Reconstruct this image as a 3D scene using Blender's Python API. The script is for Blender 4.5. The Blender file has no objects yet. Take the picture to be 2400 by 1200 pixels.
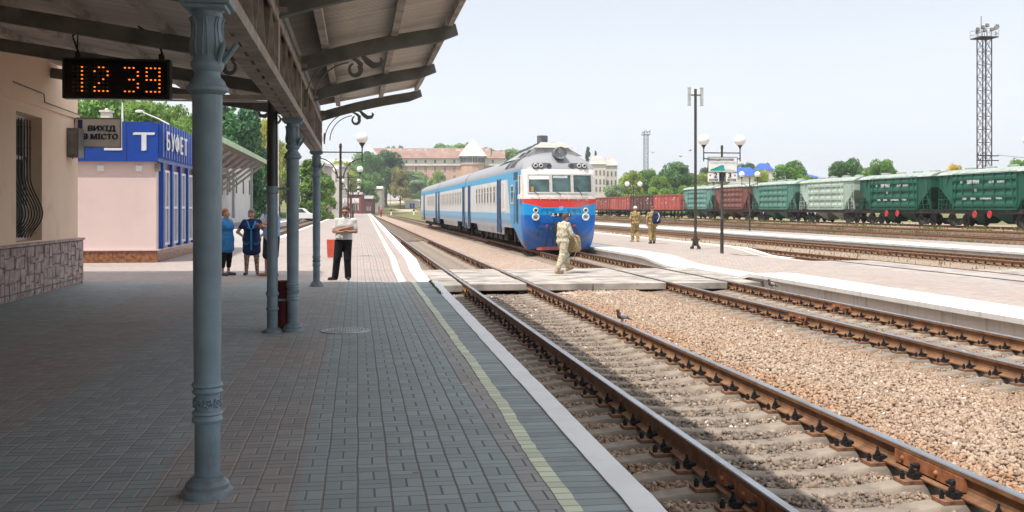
import bpy, math, random
import numpy as np
from mathutils import Vector, Matrix
R_=math.radians
SC=bpy.context.scene; COL=SC.collection
# ---------------------------------------------------------------- camera, sky, sun, exposure
FPX=2450.0; HZ=488.0; CAMH=1.70; TH=math.atan(.148); CT=math.cos(TH); ST=math.sin(TH)
cd=bpy.data.cameras.new('camera'); cam=bpy.data.objects.new('camera',cd); COL.objects.link(cam)
cd.sensor_width=36; cd.lens=36*FPX/2400; cd.shift_y=-(600-HZ)/2400; cd.clip_start=.05; cd.clip_end=6000
cam.location=(0,0,CAMH); cam.rotation_euler=(R_(90),0,0); SC.camera=cam
SUN=Vector((-.345,-.33,1)).normalized()
wd=bpy.data.worlds.new('World'); SC.world=wd; wd.use_nodes=True
wn=wd.node_tree; wn.nodes.clear()
wo=wn.nodes.new('ShaderNodeOutputWorld'); wb=wn.nodes.new('ShaderNodeBackground'); sk=wn.nodes.new('ShaderNodeTexSky')
sk.sky_type='NISHITA'; sk.sun_disc=False; sk.sun_elevation=math.asin(SUN.z); sk.sun_rotation=math.atan2(SUN.x,SUN.y)
sk.air_density=1.0; sk.dust_density=4.0; sk.ozone_density=1.0; sk.altitude=200
# thin bright summer overcast: the blue of the clear sky is veiled by milky high haze
hs=wn.nodes.new('ShaderNodeHueSaturation'); hs.inputs['Saturation'].default_value=.45
mx=wn.nodes.new('ShaderNodeMix'); mx.data_type='RGBA'; mx.inputs['Factor'].default_value=.8
wt=wn.nodes.new('ShaderNodeTexCoord'); wz_=wn.nodes.new('ShaderNodeSeparateXYZ'); wr=wn.nodes.new('ShaderNodeValToRGB'); wn.links.new(wt.outputs['Generated'],wz_.inputs[0])
wnz=wn.nodes.new('ShaderNodeTexNoise'); wnz.inputs['Scale'].default_value=2.2; wnz.inputs['Detail'].default_value=5; wmp=wn.nodes.new('ShaderNodeMapping'); wmp.inputs['Scale'].default_value=(1,1,4.5); wn.links.new(wt.outputs['Generated'],wmp.inputs[0]); wn.links.new(wmp.outputs[0],wnz.inputs['Vector'])
for i,(p_,c_) in enumerate(((0,(.70,.725,.765)),(.10,(.635,.675,.735)),(.20,(.515,.56,.625)),(1,(.84,.86,.885)))):
    e_=wr.color_ramp.elements[i] if i<2 else wr.color_ramp.elements.new(p_); e_.position=p_; e_.color=(*c_,1)
wa=wn.nodes.new('ShaderNodeMath'); wa.operation='MULTIPLY_ADD'; wa.inputs[1].default_value=.06; wn.links.new(wnz.outputs[0],wa.inputs[0]); wn.links.new(wz_.outputs[2],wa.inputs[2])
wsb=wn.nodes.new('ShaderNodeMath'); wsb.operation='SUBTRACT'; wsb.inputs[1].default_value=.03; wn.links.new(wa.outputs[0],wsb.inputs[0]); wn.links.new(wsb.outputs[0],wr.inputs[0])
wv=wn.nodes.new('ShaderNodeVectorMath'); wv.operation='SCALE'; wv.inputs['Scale'].default_value=10; wn.links.new(wr.outputs[0],wv.inputs[0]); wn.links.new(wv.outputs[0],mx.inputs['B'])
wn.links.new(sk.outputs[0],hs.inputs['Color']); wn.links.new(hs.outputs[0],mx.inputs['A']); wn.links.new(mx.outputs['Result'],wb.inputs['Color'])
wb.inputs['Strength'].default_value=.115; wn.links.new(wb.outputs[0],wo.inputs[0])
sl=bpy.data.lights.new('sun','SUN'); sl.energy=3.7; sl.angle=R_(.6); sl.color=(1,.95,.87)
so=bpy.data.objects.new('sun',sl); COL.objects.link(so); so.rotation_euler=SUN.to_track_quat('Z','Y').to_euler(); so.location=(0,0,60)
vs=SC.view_settings; vs.view_transform='Standard'; vs.look='None'; vs.gamma=1; vs.use_curve_mapping=False; vs.exposure=.55
SC.cycles.max_bounces=8; SC.cycles.diffuse_bounces=6; SC.cycles.glossy_bounces=3; SC.cycles.transmission_bounces=4; SC.cycles.transparent_max_bounces=8
SC.cycles.use_denoising=True
# ---------------------------------------------------------------- frames
def W(u,v,z=0): return Vector((u*CT-v*ST,u*ST+v*CT,z))
def pw(px,py,z=0.):
    y=FPX*(CAMH-z)/(py-HZ); return Vector(((px-1200)/FPX*y,y,z))
def at(px,Y,z=0.): return Vector(((px-1200)/FPX*Y,Y,z))
def zat(py,Y): return CAMH-(py-HZ)*Y/FPX
def uv(p): return (p.x*CT+p.y*ST,-p.x*ST+p.y*CT)
# ---------------------------------------------------------------- mesh builder
class MB:
    def __init__(s): s.v=[];s.f=[];s.m=[];s.s=[]
    def add(s,vs,fs,mat=0,sm=False,M=None):
        n=len(s.v)
        if M is not None: vs=[M@Vector(p) for p in vs]
        s.v+= [tuple(p) for p in vs]; s.f+=[tuple(i+n for i in f) for f in fs]; s.m+=[mat]*len(fs); s.s+=[sm]*len(fs); return s
    def box(s,x0,x1,y0,y1,z0,z1,mat=0,M=None):
        return s.add([(x0,y0,z0),(x1,y0,z0),(x1,y1,z0),(x0,y1,z0),(x0,y0,z1),(x1,y0,z1),(x1,y1,z1),(x0,y1,z1)],
          [(0,3,2,1),(4,5,6,7),(0,1,5,4),(1,2,6,5),(2,3,7,6),(3,0,4,7)],mat,False,M)
    def bar(s,p,q,w,h,mat=0,up=(0,0,1)):
        p=Vector(p);q=Vector(q);d=q-p;L=d.length;d.normalize();a=Vector(up).cross(d)
        if a.length<1e-4: a=Vector((1,0,0)).cross(d)
        a.normalize();b=d.cross(a)
        M=Matrix((( a.x,b.x,d.x,p.x),(a.y,b.y,d.y,p.y),(a.z,b.z,d.z,p.z),(0,0,0,1)))
        return s.box(-w/2,w/2,-h/2,h/2,0,L,mat,M)
    def tube(s,pts,r,n=8,mat=0,sm=True,cap=True):
        pts=[Vector(p) for p in pts]; N=len(pts); rs=r if isinstance(r,(list,tuple)) else [r]*N
        vs=[];fs=[];pa=None
        for i,p in enumerate(pts):
            d=(pts[min(i+1,N-1)]-pts[max(i-1,0)]).normalized()
            if pa is None:
                a=d.cross(Vector((0,0,1)))
                if a.length<1e-3: a=d.cross(Vector((1,0,0)))
            else: a=pa-d*pa.dot(d)
            a.normalize();pa=a;b=d.cross(a)
            for k in range(n):
                t=2*math.pi*k/n; vs.append(p+(a*math.cos(t)+b*math.sin(t))*rs[i])
        for i in range(N-1):
            for k in range(n): fs.append((i*n+k,i*n+(k+1)%n,(i+1)*n+(k+1)%n,(i+1)*n+k))
        if cap: fs+= [tuple(range(n))[::-1],tuple((N-1)*n+k for k in range(n))]
        return s.add(vs,fs,mat,sm)
    def lathe(s,prof,n=16,c=(0,0,0),mat=0,sm=True,M=None,mod=None):
        vs=[];fs=[]
        for r,z in prof:
            for k in range(n):
                t=2*math.pi*k/n; rr=r if mod is None else mod(r,z,t); vs.append((c[0]+rr*math.cos(t),c[1]+rr*math.sin(t),c[2]+z))
        m=len(prof)
        for i in range(m-1):
            for k in range(n): fs.append((i*n+k,i*n+(k+1)%n,(i+1)*n+(k+1)%n,(i+1)*n+k))
        fs+=[tuple(range(n))[::-1],tuple((m-1)*n+k for k in range(n))]
        return s.add(vs,fs,mat,sm,M)
    def ball(s,c,r,n=16,m=10,mat=0,sc=(1,1,1)):
        pr=[]
        for i in range(m+1):
            a=-math.pi/2+math.pi*i/m; pr.append((max(1e-4,math.cos(a)*r),math.sin(a)*r))
        return s.lathe(pr,n,(0,0,0),mat,True,Matrix.Translation(Vector(c))@Matrix.Diagonal((*sc,1)))
    def prism(s,poly,h0,h1,mat=0,ax='z',sm=False,M=None):
        n=len(poly)
        def q(p,h): return {'z':(p[0],p[1],h),'x':(h,p[0],p[1]),'y':(p[0],h,p[1])}[ax]
        vs=[q(p,h0) for p in poly]+[q(p,h1) for p in poly]
        fs=[tuple(range(n))[::-1],tuple(range(n,2*n))]+[(i,(i+1)%n,n+(i+1)%n,n+i) for i in range(n)]
        return s.add(vs,fs,mat,sm,M)
    def grid(s,rows,mat=0,sm=True,close=False):
        n=len(rows[0]);vs=[p for r in rows for p in r];fs=[]
        for i in range(len(rows)-1):
            for k in range(n if close else n-1): fs.append((i*n+k,i*n+(k+1)%n,(i+1)*n+(k+1)%n,(i+1)*n+k))
        return s.add(vs,fs,mat,sm)
    def merge(s,o,M=None):
        n=len(s.v); s.v+=[tuple(M@Vector(p)) if M else p for p in o.v]; s.f+=[tuple(i+n for i in f) for f in o.f]; s.m+=o.m; s.s+=o.s; return s
    def build(s,name,mats,parent=None,loc=None,rz=None,bev=0,ang=40):
        me=bpy.data.meshes.new(name); me.from_pydata(s.v,[],s.f)
        for m in (mats if isinstance(mats,(list,tuple)) else [mats]): me.materials.append(m)
        me.polygons.foreach_set('material_index',s.m); me.polygons.foreach_set('use_smooth',[bool(x) for x in s.s])
        if any(s.s): me.set_sharp_from_angle(angle=R_(ang))
        me.update(); return link(name,me,parent,loc,rz,bev)
def link(name,me,parent=None,loc=None,rz=None,bev=0):
    o=bpy.data.objects.new(name,me); COL.objects.link(o)
    if parent is not None: o.parent=parent
    if loc is not None: o.location=loc
    if rz is not None: o.rotation_euler=(0,0,rz)
    if bev:
        b=o.modifiers.new('bevel','BEVEL'); b.width=bev; b.segments=2; b.limit_method='ANGLE'; b.angle_limit=R_(40)
    return o
def tag(o,label,cat,group=None,kind=None):
    o['label']=label; o['category']=cat
    if group: o['group']=group
    if kind: o['kind']=kind
    return o
def struct(o,kind='structure'): o['kind']=kind; return o
def thing(name,label,cat,loc=(0,0,0),rz=0.,group=None):
    o=bpy.data.objects.new(name,None); COL.objects.link(o); o.location=loc; o.rotation_euler=(0,0,rz); o.empty_display_size=.2
    return tag(o,label,cat,group)
def kids(o): return [c for c in bpy.data.objects if c.parent==o]
def dup(o,loc=None,rz=None,label=None,parent=None,scale=None):
    c=o.copy(); COL.objects.link(c); c.parent=parent
    for k in kids(o): dup(k,parent=c)
    if loc is not None: c.location=loc
    if rz is not None: c.rotation_euler=(0,0,rz)
    if scale is not None: c.scale=(scale,)*3 if not isinstance(scale,tuple) else scale
    if label: c['label']=label
    return c
# ---------------------------------------------------------------- node helpers
class S:
    def __init__(s,nt,k): s.nt=nt;s.k=k
    def m(s,op,o=None,o2=None):
        n=s.nt.nodes.new('ShaderNodeMath'); n.operation=op
        for i,x in enumerate((s,o,o2)):
            if x is None: continue
            if isinstance(x,S): s.nt.links.new(x.k,n.inputs[i])
            else: n.inputs[i].default_value=x
        return S(s.nt,n.outputs[0])
    def __add__(s,o): return s.m('ADD',o)
    def __sub__(s,o): return s.m('SUBTRACT',o)
    def __mul__(s,o): return s.m('MULTIPLY',o)
    def __truediv__(s,o): return s.m('DIVIDE',o)
    def lt(s,o): return s.m('LESS_THAN',o)
    def gt(s,o): return s.m('GREATER_THAN',o)
    def abs(s): return s.m('ABSOLUTE')
    def fr(s): return s.m('FRACT')
    def fl(s): return s.m('FLOOR')
    def mn(s,o): return s.m('MINIMUM',o)
    def mxx(s,o): return s.m('MAXIMUM',o)
    def inv(s): return s*-1.+1.
    def btw(s,a,b): return s.gt(a)*s.lt(b)
    def sm(s,a,b):
        n=s.nt.nodes.new('ShaderNodeMapRange'); n.interpolation_type='SMOOTHSTEP'; n.inputs[1].default_value=a; n.inputs[2].default_value=b
        s.nt.links.new(s.k,n.inputs[0]); return S(s.nt,n.outputs[0])
class Mat:
    def __init__(s,name,rough=.7,metal=0,spec=.5):
        s.mat=bpy.data.materials.new(name); s.mat.use_nodes=True; s.nt=s.mat.node_tree; s.b=s.nt.nodes['Principled BSDF']
        s.b.inputs['Roughness'].default_value=rough; s.b.inputs['Metallic'].default_value=metal; s.b.inputs['Specular IOR Level'].default_value=spec
        s.tc=s.nt.nodes.new('ShaderNodeTexCoord')
    def xyz(s,kind='Object'):
        n=s.nt.nodes.new('ShaderNodeSeparateXYZ'); s.nt.links.new(s.tc.outputs[kind],n.inputs[0]); return [S(s.nt,n.outputs[i]) for i in range(3)]
    def vec(s,x,y,z=0.):
        n=s.nt.nodes.new('ShaderNodeCombineXYZ')
        for i,a in enumerate((x,y,z)):
            if isinstance(a,S): s.nt.links.new(a.k,n.inputs[i])
            else: n.inputs[i].default_value=a
        return S(s.nt,n.outputs[0])
    def noise(s,scale,detail=4,v=None,rough=.55,col=False,dim='3D'):
        n=s.nt.nodes.new('ShaderNodeTexNoise'); n.inputs['Scale'].default_value=scale; n.inputs['Detail'].default_value=detail; n.inputs['Roughness'].default_value=rough
        s.nt.links.new(v.k if v else s.tc.outputs['Object'],n.inputs['Vector']); return S(s.nt,n.outputs[1 if col else 0])
    def voro(s,scale,v=None,feat='F1',out='Distance',rand=1):
        n=s.nt.nodes.new('ShaderNodeTexVoronoi'); n.feature=feat; n.inputs['Scale'].default_value=scale; n.inputs['Randomness'].default_value=rand
        s.nt.links.new(v.k if v else s.tc.outputs['Object'],n.inputs['Vector']); return S(s.nt,n.outputs[out])
    def white(s,v):
        n=s.nt.nodes.new('ShaderNodeTexWhiteNoise'); n.noise_dimensions='3D'; s.nt.links.new(v.k,n.inputs['Vector']); return S(s.nt,n.outputs[0])
    def rnd(s):
        n=s.nt.nodes.new('ShaderNodeObjectInfo'); return S(s.nt,n.outputs['Random'])
    def attr(s,name,out='Fac'):
        n=s.nt.nodes.new('ShaderNodeAttribute'); n.attribute_name=name; return S(s.nt,n.outputs[out])
    def mix(s,f,a,b,mode='MIX'):
        n=s.nt.nodes.new('ShaderNodeMix'); n.data_type='RGBA'; n.blend_type=mode
        for key,x in (('Factor',f),('A',a),('B',b)):
            i=n.inputs[key] if key=='Factor' else [q for q in n.inputs if q.name==key and q.type=='RGBA'][0]
            if isinstance(x,S): s.nt.links.new(x.k,i)
            elif key=='Factor': i.default_value=x
            else: i.default_value=(*x[:3],1)
        return S(s.nt,[q for q in n.outputs if q.type=='RGBA'][0])
    def ramp(s,f,stops,const=False):
        n=s.nt.nodes.new('ShaderNodeValToRGB'); e=n.color_ramp.elements
        if const: n.color_ramp.interpolation='CONSTANT'
        while len(e)<len(stops): e.new(.5)
        for i,(p,c) in enumerate(stops): e[i].position=p; e[i].color=(*c[:3],1)
        s.nt.links.new(f.k,n.inputs[0]); return S(s.nt,n.outputs[0])
    def col(s,c):
        if isinstance(c,S): s.nt.links.new(c.k,s.b.inputs['Base Color'])
        else: s.b.inputs['Base Color'].default_value=(*c,1)
        return s
    def rough(s,r):
        s.nt.links.new(r.k,s.b.inputs['Roughness']); return s
    def bump(s,h,strength=.3,dist=.01):
        n=s.nt.nodes.new('ShaderNodeBump'); n.inputs['Strength'].default_value=strength; n.inputs['Distance'].default_value=dist
        s.nt.links.new(h.k,n.inputs['Height']); s.nt.links.new(n.outputs[0],s.b.inputs['Normal']); return s
    def emit(s,c,st): s.b.inputs['Emission Color'].default_value=(*c,1); s.b.inputs['Emission Strength'].default_value=st; return s
def sh(c,k): return tuple(min(1,x*k) for x in c)
def simple(name,c,rough=.6,var=.18,scale=5,metal=0,bump=.15,bs=40,dirt=None,dscale=2.,damt=.55,bd=.004,spec=.4):
    m=Mat(name,rough,metal,spec); n=m.noise(scale,5)
    k=m.mix(n.sm(.3,.7),sh(c,1-var),sh(c,1+var))
    if dirt: k=m.mix(m.noise(dscale,7,rough=.65).sm(.52,.72)*damt,k,dirt)
    m.col(k)
    if bump: m.bump(m.noise(bs,3),bump,bd)
    return m.mat
def glassm(name,c=(.03,.045,.05),rough=.06):
    m=Mat(name,rough,0,.8); m.col(m.mix(m.noise(1.3,2).sm(.35,.65),sh(c,.6),sh(c,1.5))); return m.mat
def textmesh(s,size,name,mat,parent=None,loc=(0,0,0),rot=(R_(90),0,0),ext=.004,align='CENTER',sx=1.,bold=0.):
    cu=bpy.data.curves.new(name,'FONT'); cu.body=s; cu.size=size; cu.align_x=align; cu.align_y='CENTER'; cu.extrude=ext
    t=bpy.data.objects.new(name,cu); COL.objects.link(t); bpy.context.view_layer.update()
    me=bpy.data.meshes.new_from_object(t.evaluated_get(bpy.context.evaluated_depsgraph_get())); bpy.data.objects.remove(t); bpy.data.curves.remove(cu)
    if bold:                                   # thick strokes: three slightly shifted layers of the same letters
        n=len(me.vertices); co=np.zeros(n*3,np.float32); me.vertices.foreach_get('co',co); co=co.reshape(-1,3); fs=[tuple(p.vertices) for p in me.polygons]; V=[];F=[]
        for i,(dx,dz) in enumerate(((-bold,0),(0,.0012),(bold,.0024))): V+=[(x+dx,y+bold*.5*(i-1),z+dz) for x,y,z in co.tolist()]; F+=[tuple(j+n*i for j in f) for f in fs]
        me=bpy.data.meshes.new(name); me.from_pydata(V,[],F); me.update()
    me.name=name; me.materials.clear(); me.materials.append(mat); o=link(name,me,parent,loc); o.rotation_euler=rot; o.scale=(sx,1,1); return o
# ---------------------------------------------------------------- ground materials
def paver_mat(name,grey,red,pink,reds,pinkv=24.3):
    m=Mat(name,.72,0,.35); u,v,z=m.xyz()
    wob=m.noise(1.1,3)-.5; u=u+wob*.03; v=v+(m.noise(1.7,2)-.5)*.02
    cu=u/.2; cv=v/.2; fu=cu.fr(); fv=cv.fr(); par=((cu.fl()+cv.fl())*.5).fr().gt(.25)
    du=fu.mn(fu.inv()); dv=fv.mn(fv.inv()); mu=(fu-.5).abs(); mv=(fv-.5).abs()
    ju=du.mn(mu+par.inv()*9.); jv=dv.mn(mv+par*9.)
    lu=ju.sm(.022,.05).inv(); lv=jv.sm(.010,.028).inv()
    bid=m.vec(cu.fl(),cv.fl(),fu.gt(.5)*par+fv.gt(.5)*par.inv()*2.+par*5.)
    w=m.white(bid); big=m.noise(.55,4)
    zone=None
    for a,b in reds: q=u.btw(a,b); zone=q if zone is None else zone+q
    base=m.mix((zone*.6+(big-.5)*1.1).sm(.1,.9),grey,red)
    base=m.mix(v.sm(pinkv-.4,pinkv+1.5),base,pink)  # sunlit look put into the colour: pinker paving past the canopy's shadow edge
    base=m.mix(1.,base,m.mix(w,(.88,.885,.89),(1.1,1.09,1.08)),'MULTIPLY')
    base=m.mix((m.noise(3.2,6,rough=.7)).sm(.55,.8)*.35,base,(.3,.28,.26))
    base=m.mix(m.noise(.8,6,rough=.7).sm(.55,.72)*.3,base,sh(grey,.55))
    c=m.mix(lv*.8,base,(.04,.04,.04)); side=u.sm(-1.5,.8); c=m.mix(lu*.85,c,m.mix(side,(.34,.30,.27),(.09,.08,.075)))
    spots=m.voro(2.3,out='Distance').lt(.055); c=m.mix(spots*.7,c,(.10,.10,.10)); c=m.mix(m.noise(.35,7,rough=.72).sm(.50,.68)*.35,c,sh(grey,.5)); c=m.mix(m.voro(1.1).lt(.03)*.8,c,(.5,.48,.45))
    m.col(c); m.bump((lu*.8+lv).inv()*1.+m.noise(60,2)*.15+w*.35,.55,.006)
    m.rough(m.noise(2.,4)*.25+.55); return m.mat
GREY=(.275,.315,.322); RED=(.315,.275,.262); SUNLIT_PINK=(.36,.295,.27)
M_pav=paver_mat('block_paving',GREY,RED,SUNLIT_PINK,[(-1.25,-.35),(-4.2,-2.6),(1.02,1.24)])
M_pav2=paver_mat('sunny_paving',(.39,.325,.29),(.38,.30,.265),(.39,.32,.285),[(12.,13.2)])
def edge_mat():
    m=Mat('edge_bricks',.7,0,.35); u,v,z=m.xyz(); v=v+(m.noise(2.,2)-.5)*.05; cv=v/.13; f=cv.fr(); j=f.mn(f.inv()).sm(.03,.09).inv()
    w=m.white(m.vec(cv.fl(),1.,2.)); c=m.mix(w,sh(GREY,.75),sh(GREY,1.12)); c=m.mix(v.sm(23.8,25.5),c,SUNLIT_PINK); c=m.mix(m.noise(2.5,6,rough=.7).sm(.5,.75)*.4,c,(.09,.09,.085)); m.col(m.mix(j*.55,c,(.06,.06,.06)))  # edge bricks take the same sunlit pink beyond the shadow edge
    m.bump(j.inv()+m.noise(50,2)*.2,.5,.006); return m.mat
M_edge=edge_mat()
def white_paint(name,c=(.72,.72,.71),wear=.5,dirt=(.30,.27,.24),streak=False):
    m=Mat(name,.75,0,.3); n=m.noise(7,8,rough=.7); b=m.mix(m.noise(2,5).sm(.35,.7)*.5,c,sh(c,.84)); b=m.mix(n.sm(.6,.74)*wear,b,dirt)
    if streak:
        u,v,z=m.xyz(); s=m.noise(1.,6,v=m.vec(v*9.,z*.7,u)); b=m.mix(s.sm(.5,.72)*.55,b,(.30,.27,.24)); b=m.mix(m.noise(.35,4).sm(.62,.75)*.8,b,(.36,.17,.09))
    m.col(b); m.bump(m.noise(35,4),.3,.004); return m.mat
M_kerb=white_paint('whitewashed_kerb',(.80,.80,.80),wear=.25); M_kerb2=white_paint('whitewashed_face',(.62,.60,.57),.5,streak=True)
M_line=white_paint('yellow_line_paint',(.70,.74,.55),.75,(.26,.26,.23)); u,v,z=[None]*3
def linejoints(mt):
    nt=mt.node_tree; q=Mat.__new__(Mat); q.mat=mt; q.nt=nt; q.b=nt.nodes['Principled BSDF']; q.tc=nt.nodes.new('ShaderNodeTexCoord'); u,v,z=q.xyz(); f=(v/.13).fr(); j=f.mn(f.inv()).sm(.02,.09).inv(); old=q.b.inputs['Base Color'].links[0].from_socket
    w=q.white(q.vec((v/.13).fl(),3.,1.)); q.col(q.mix(j*.65,q.mix(w*.45,S(nt,old),(.34,.35,.29)),(.08,.08,.07)))
linejoints(M_line)
M_line2=white_paint('cream_line_paint',(.70,.62,.46),.5,(.42,.36,.33))
def ballast_mat(name,c1,c2,c3,sc=22.,bumpd=.03):
    m=Mat(name,.9,0,.2); u,v,z=m.xyz()
    r=m.voro(sc,out='Color'); rr=S(m.nt,m.nt.nodes.new('ShaderNodeSeparateColor').outputs[0]); m.nt.links.new(r.k,rr.k.node.inputs[0])
    c=m.mix(rr,c1,c2); c=m.mix(m.noise(.8,5).sm(.45,.7)*.7,c,c3); d=m.voro(sc)
    c=m.mix(d.sm(.42,.75)*.6,c,(.07,.05,.04)); m.col(c); m.bump(d.inv()+m.noise(sc*3,2)*.3,.9,bumpd); return m.mat
M_bal=ballast_mat('ballast',(.34,.25,.20),(.58,.45,.37),(.44,.28,.19)); M_sand=ballast_mat('sandy_gravel',(.34,.25,.19),(.52,.41,.32),(.36,.28,.17),30.)
def crib_mat():
    m=Mat('stained_ballast',.9,0,.25); u,v,z=m.xyz(); d=m.voro(24.); n=m.noise(.9,5)
    c=m.mix(m.noise(30,3),(.10,.085,.075),(.26,.21,.17)); c=m.mix(n.sm(.4,.7),c,(.36,.28,.22)); c=m.mix(d.sm(.4,.75)*.6,c,(.05,.04,.035)); m.col(c); m.bump(d.inv()+m.noise(70,2)*.3,.9,.03); return m.mat
M_crib=crib_mat()
def grass_mat():
    m=Mat('dry_grass_ground',.95,0,.1); n=m.noise(.25,6,rough=.65); c=m.mix(n.sm(.38,.62),(.10,.125,.035),(.27,.23,.10)); c=m.mix(m.noise(.03,3).sm(.5,.7)*.6,c,(.30,.25,.17)); c=m.mix(m.noise(4,4)*.5,c,sh((.12,.13,.05),.7)); m.col(c); m.bump(m.noise(6,4),.8,.15); return m.mat
M_grass=grass_mat()
M_asph=simple('old_asphalt',(.33,.30,.285),.9,.2,1.2,dirt=(.15,.14,.13),bs=90)
M_conc=simple('slab_concrete',(.33,.295,.265),.85,.38,1.6,dirt=(.22,.19,.16),dscale=3,bs=60,bump=.4,bd=.01)
M_concdark=simple('dark_concrete',(.22,.21,.2),.85,.25,2,dirt=(.1,.09,.08),bs=60,bump=.4)
# ---------------------------------------------------------------- ground sheet with low hills behind the town
def gz(x,y):
    u,v=x*CT+y*ST,-x*ST+y*CT; z=-.5
    if u>30: z+=min(1,(u-30)/14)**2*.62*1.0 if u<44 else .62
    def ss(a,b,t): t=max(0,min(1,(t-a)/(b-a))); return t*t*(3-2*t)
    z+=10*ss(462,640,y)*ss(-420,-200,x)*ss(90,20,x)
    d=math.hypot(x,y)
    if d>420: z+=(min(d,1500)-420)*.012*(1+.25*math.sin(x*.006)+.15*math.sin(x*.017+y*.004))
    return z
xs=[-2600,-1900,-1400,-1000,-800,-650,-520,-420,-340,-270,-210,-160,-120,-90,-60,-40,-25,-12,0,8,16,24,32,40,48,56,64,74,86,100,120,150,190,240,300,380,470,560,680,820,1000,1400,1900,2600]
ys=[-300,-120,-60,-30,-10,0,10,20,30,40,50,60,75,90,110,130,150,180,210,250,300,360,420,480,540,620,720,850,1000,1200,1500,2000,2700,3600]
b=MB(); b.grid([[(x,y,gz(x,y)) for x in xs] for y in ys]); struct(b.build('ground',M_grass))
# (helper) ground strips in the track frame
def uvsheet(name,us,vs,zf,mat,shape=None,kind='structure'):
    b=MB(); b.grid([[((shape(u,v) if shape else u),v,zf(u,v)) for u in us] for v in vs]); return struct(b.build(name,mat,rz=TH),kind)
def fr(a,b,st):
    n=max(1,int(round((b-a)/st))); return [a+(b-a)*i/n for i in range(n+1)]
def sst(a,b,x): t=max(0,min(1,(x-a)/(b-a))); return t*t*(3-2*t)
# the track bed between the platforms, then the yard
def zbed(u,v): return -.435+.075*sst(4.7,5.3,u)*sst(7.3,6.7,u)+.02*math.sin(v*1.7+u*2.3)*.5-.02*sst(9.3,9.8,u)
us=[1.5,2.0,2.3,2.64,3.0,3.44,3.9,4.3,4.6,4.9,5.3,6.0,6.7,7.1,7.4,7.8,8.5,9.3,9.8,10.4]
uvsheet('track_bed',us,fr(-6,60,1.)+fr(64,280,8),zbed,M_bal)
uvsheet('stained_track_bed',[2.3,2.64,3.0,3.44,3.9,4.3,4.55],fr(-6,60,1.)+fr(64,280,8),lambda u,v:zbed(u,v)+.004+.008*math.sin(v*2.1+u*5),M_crib)
uvsheet('stained_track_bed_second',[7.35,7.8,8.5,9.3,9.75],fr(-6,60,1.)+fr(64,280,8),lambda u,v:zbed(u,v)+.004+.008*math.sin(v*2.1+u*5),M_crib).name='stained_track_bed'
uvsheet('yard_bed',[16.0,18,20,22,24,25.4],fr(-6,60,3)+fr(70,280,14),lambda u,v:-.44+.03*math.sin(u+v*.7),M_sand)
uvsheet('yard_bed',[31.4,33,36,39,42,45,48,52,58],fr(-10,60,5)+fr(70,330,13),lambda u,v:max(-.34,gz(*W(u,v).xy)+.05)+.03*math.sin(u*1.3+v*.6),M_sand)
uvsheet('bay_track_bed',[-9.2,-7,-5.2,-4.4],fr(56,200,8),lambda u,v:-.42,M_sand)
# ---------------------------------------------------------------- platforms
KU=lambda v:1.68+.0075*v
def z1(u,v):
    k=KU(v); f=sst(-3.2,-.4,u-k); d=(sst(24.15,25.9,v))*(1-sst(31.,35.,v)); return -.17*f*d
def lft(v): return -14. if v<54 else -4.5
b=MB(); vs_=fr(-6,23,1.)+fr(23.5,36.5,.5)+fr(38,54,2)
b.grid([[(u if u<0 else u/1.3*(KU(v)-.56),v,z1(u if u<0 else u/1.3*(KU(v)-.56),v)) for u in fr(-14,-4,1.)+fr(-3.5,0,.5)+fr(.26,1.3,.26)] for v in vs_])
b.grid([[(u/1.3*(KU(v)-.56) if u>0 else u,v,0) for u in (-4.6,-2,0,1.3)] for v in fr(54,330,8)])
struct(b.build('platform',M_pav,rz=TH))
def strip(name,u0,u1,z0,mat,vs,wob=0,mat2=None,zf=z1,seed=1):
    rg=random.Random(seed); b=MB(); rows=[]
    for v in vs:
        w=rg.uniform(-wob,wob); a=u0(v)+w; c=u1(v)+w+rg.uniform(-wob,wob)*.5; rows.append([(a,v,zf(a,v)+z0),(c,v,zf(c,v)+z0)])
    b.grid(rows); return struct(b.build(name,mat,rz=TH))
vfine=fr(-6,36,.3)+fr(37,60,1)+fr(64,330,8)
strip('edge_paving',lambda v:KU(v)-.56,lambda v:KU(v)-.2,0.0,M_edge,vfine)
wav=lambda v:.012*math.sin(v*.75)+.006*math.sin(v*2.3)-.05*sst(14.5,19,v)
strip('yellow_line',lambda v:KU(v)-.57+wav(v),lambda v:KU(v)-.465+wav(v),.004,M_line,fr(-6,24.3,.13),.006)
strip('yellow_line',lambda v:KU(v)-.85,lambda v:KU(v)-.66,.004,M_line2,fr(24.4,36,.3)+fr(37,60,1)+fr(64,330,8),.006)
def kerb(name,ku,wd,vs,th,mats,zf,face,sgn=1,ov=.0):
    b=MB(); rows=[]
    rg=random.Random(3)
    for v in vs:
        k=ku(v)+rg.uniform(-.006,.006); wv=wd(v) if callable(wd) else wd; z=zf(k,v)+.012
        rows.append([(k-sgn*wv,v,z-.03),(k-sgn*wv,v,z),(k-sgn*.012,v,z),(k,v,z-.012),(k,v,z-th),(k-sgn*(ov+.0),v,z-th-.002),(k-sgn*(ov+.002),v,-.62)])
    if sgn<0: rows=[r[::-1] for r in rows]
    b.grid(rows,0,False); n=len(rows[0])-1
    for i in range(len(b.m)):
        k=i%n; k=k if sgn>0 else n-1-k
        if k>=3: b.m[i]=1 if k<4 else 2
    return struct(b.build(name,mats,rz=TH))
def wk(v): return .20+.16*sst(24.5,27,v)
kerb('kerb',KU,wk,vfine,.16,[M_kerb,M_kerb,M_concdark],z1,0,1,.05)
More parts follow.
